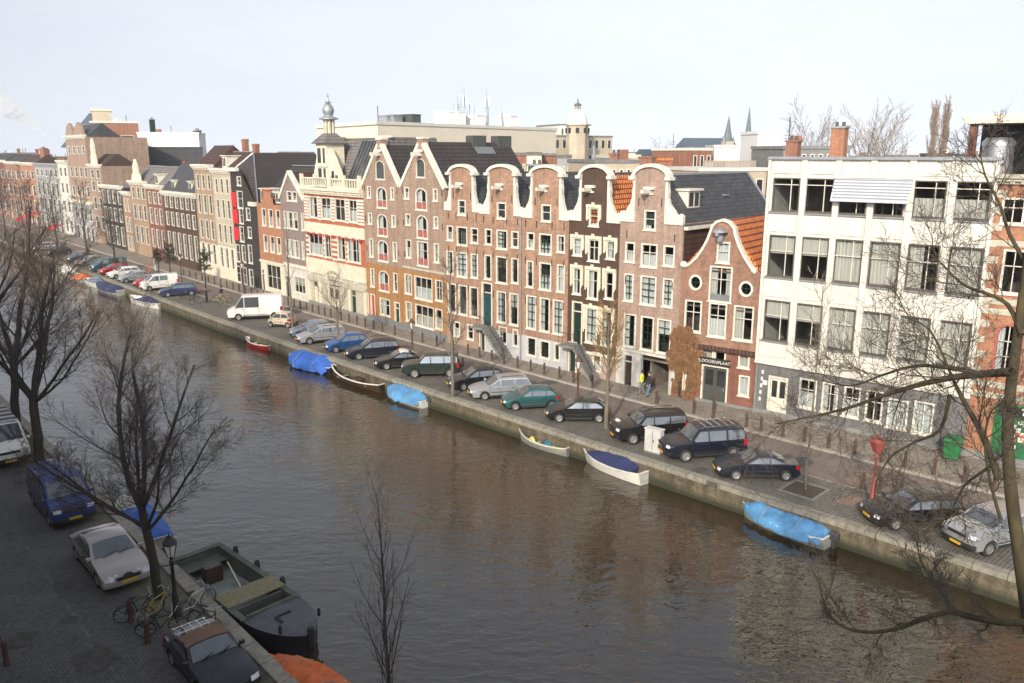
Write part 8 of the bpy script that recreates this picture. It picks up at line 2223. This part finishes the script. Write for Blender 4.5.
# rows of roofs further off, closing the view between the houses
r_ = random.Random(11)
lab_w = ['brown brick', 'grey plastered', 'pale cream', 'dark roofed', 'red brick']
mw = ['far_brick', 'grey_plaster', 'cream_paint', 'slate', 'brown_red_brick']
hood = [('behind the far left houses', 2, 70, 285), ('behind the black house', 215, 300, 128), ('left of the tan building', 268, 330, 150), ('behind the red gables', 512, 572, 92), ('between tower and church', 600, 700, 240), ('below the church', 640, 790, 300), ('beyond the office', 850, 990, 150)]
for nm, u0, u1, d in hood:
    n = 4; 
    for k in range(n):
        i = r_.randrange(5); a = u0 + (u1 - u0) * k / n; b__ = u0 + (u1 - u0) * (k + .96) / n
        pos = ['first', 'second', 'third', 'fourth'][k]
        dd = d * r_.uniform(.95, 1.1)
        block('distant_building', lab_w[i] + ' building, ' + pos + ' from left ' + nm, a, b__, 158 - r_.uniform(0, 5), dd, dd, 8, mw[i], win=(3, ((-2.4, -.9),)) if d < 200 else None, roof='grey_tile', group='distant buildings')
# distant bare trees and the poplar
P_ = [dict(n=26, start=.25), dict(n=8, len=.5, ang=34, up=.12, wob=.1, start=.2, seg=4, rad=.35, rmin=.04, tip=.7), dict(len=.45, ang=34, up=.06, wob=.12, start=.15, seg=3, rmin=.028, n=6), dict(len=.5, ang=34, up=.04, wob=.16, rmin=.022, seg=2, n=0)]
def far_tree(u, top, d, label, sd, P, twig='twig_pale', r0=.25, name='bare_tree', group='bare trees behind the office block', hs=.86):
    p = at_dist(u, 153, d); p.z = 0; g = Grow(sd); h = zt(top, d, u) * hs
    pts, dirs = straight(g, h, r0, r0 * .2, (0, 0), 7, .08); g.kids(pts, dirs, h, r0, 0, P); return g.done(name, label, p, 'bark_grey', twig, group=group)
far_tree(868, 121, 120, 'wide bare tree just right of the tall orange chimney', 81, P_); far_tree(810, 124, 125, 'bare tree just left of the tall orange chimney', 82, P_); far_tree(886, 132, 126, 'lower bare tree at the right end of the group behind the office block', 84, P_)
PP = [dict(n=90, start=.3), dict(n=9, len=.22, ang=15, up=.22, wob=.05, start=.15, seg=5, rad=.3, rmin=.035, tip=.9), dict(len=.4, ang=16, up=.18, wob=.06, start=.15, seg=3, rmin=.025, n=6), dict(len=.5, ang=18, up=.1, wob=.1, rmin=.02, seg=2, n=0)]
far_tree(931.5, 95, 140, 'tall narrow poplar, left stem of the pair on the skyline', 83, PP, 'poplar_twig', .22, 'poplar_tree', 'poplars on the skyline', .86); far_tree(943, 95, 142, 'tall narrow poplar, right stem of the pair on the skyline', 85, PP, 'poplar_twig', .22, 'poplar_tree', 'poplars on the skyline', .86)
far_tree(660, 147, 260, 'small distant green tree clump left of the church', 86, P_, 'bark_moss', .25, group='distant trees')
# ------------------------------------------------------------------ the row of houses we look out from; they shade the near street
NEARN = -N_FAR
L0 = nq(11.4)
base = L0[2] + (L0[1] - L0[2]).normalized() * 0
dn = (L0[1] - L0[2]).normalized()
org = Vector((0, 0, 0)); 
s0 = (org - L0[2]).dot(dn); p0 = L0[2] + dn * s0
pos = -34.0; r_ = random.Random(4); k = 0
heights = [15, 17, 16, 20.5, 17, 16, 15, 17, 17.5, 18.5, 17, 18, 16, 16.5, 18, 16, 17, 15.5, 17.5, 16, 17, 16]
for k, hgt in enumerate(heights):
    w = r_.uniform(6.5, 8.5); a = p0 + dn * pos; b__ = p0 + dn * (pos + w - .05); pos += w
    a += NEARN * .9; b__ += NEARN * .9
    t = thing('canal_house', 'brick house ' + ['of the row we look out from', 'behind the camera side of the canal'][k % 2], 'house', (a.x, a.y, 0), math.atan2((b__ - a).y, (b__ - a).x), 'houses on the near side of the canal')
    w_ = w - .05; m = r_.choice(['red_brick', 'buff_brick', 'brown_red_brick', 'dark_brown_brick'])
    b = MB(); b.box(0, w_, 0, 12, 0, hgt * .8); b.build('wall', m, t)
    b = MB(); b.add([(0, 0, hgt * .8), (w_, 0, hgt * .8), (w_, 12, hgt * .8), (0, 12, hgt * .8), (0, 4, hgt), (w_, 4, hgt), (w_, 8, hgt), (0, 8, hgt)], [(0, 1, 5, 4), (1, 2, 6, 5), (2, 3, 7, 6), (3, 0, 4, 7), (4, 5, 6, 7)]); b.build('roof', 'slate', t)

# ------------------------------------------------------------------ pale steam drifting up from a far chimney
sm = bpy.data.materials.new('steam'); sm.use_nodes = True; sn = sm.node_tree; sn.nodes.clear()
so = sn.nodes.new('ShaderNodeOutputMaterial'); sv = sn.nodes.new('ShaderNodeVolumePrincipled'); sv.inputs['Color'].default_value = (1, .99, .97, 1); sv.inputs['Density'].default_value = .07; sv.inputs['Anisotropy'].default_value = -.55
sn.links.new(sv.outputs[0], so.inputs['Volume']); MATS['steam'] = sm
b = MB(); rr = random.Random(3); D_ = 620
for k in range(9):
    f = k / 8; p = at_dist(44 - 58 * f, 134 - 32 * f - 5 * math.sin(f * 3), D_); r0 = (2.2 + 7.5 * f) * rr.uniform(.85, 1.15)
    n = 10; rings = []
    for i in range(7):
        a = math.pi * i / 6; rings.append([(p.x + 1.3 * r0 * max(.02, math.sin(a)) * math.cos(2 * math.pi * j / n), p.y + r0 * max(.02, math.sin(a)) * math.sin(2 * math.pi * j / n), p.z - r0 * .8 * math.cos(a)) for j in range(n)])
    b.loft(rings)
tag(b.build('steam_plume', 'steam', smooth=80), 'pale plume of steam drifting in the sky at the upper left', 'steam', kind='stuff')
# ------------------------------------------------------------------ winter haze over the city
hm = bpy.data.materials.new('haze'); hm.use_nodes = True; hn = hm.node_tree; hn.nodes.clear()
ho = hn.nodes.new('ShaderNodeOutputMaterial'); hv = hn.nodes.new('ShaderNodeVolumePrincipled'); hv.inputs['Color'].default_value = (.86, .92, 1, 1); hv.inputs['Density'].default_value = .00032; hv.inputs['Anisotropy'].default_value = .2
hn.links.new(hv.outputs[0], ho.inputs['Volume'])
MATS['haze'] = hm
tag(MB().box(-900, 900, -400, 1100, -2.4, 110).build('haze', 'haze'), kind='stuff')
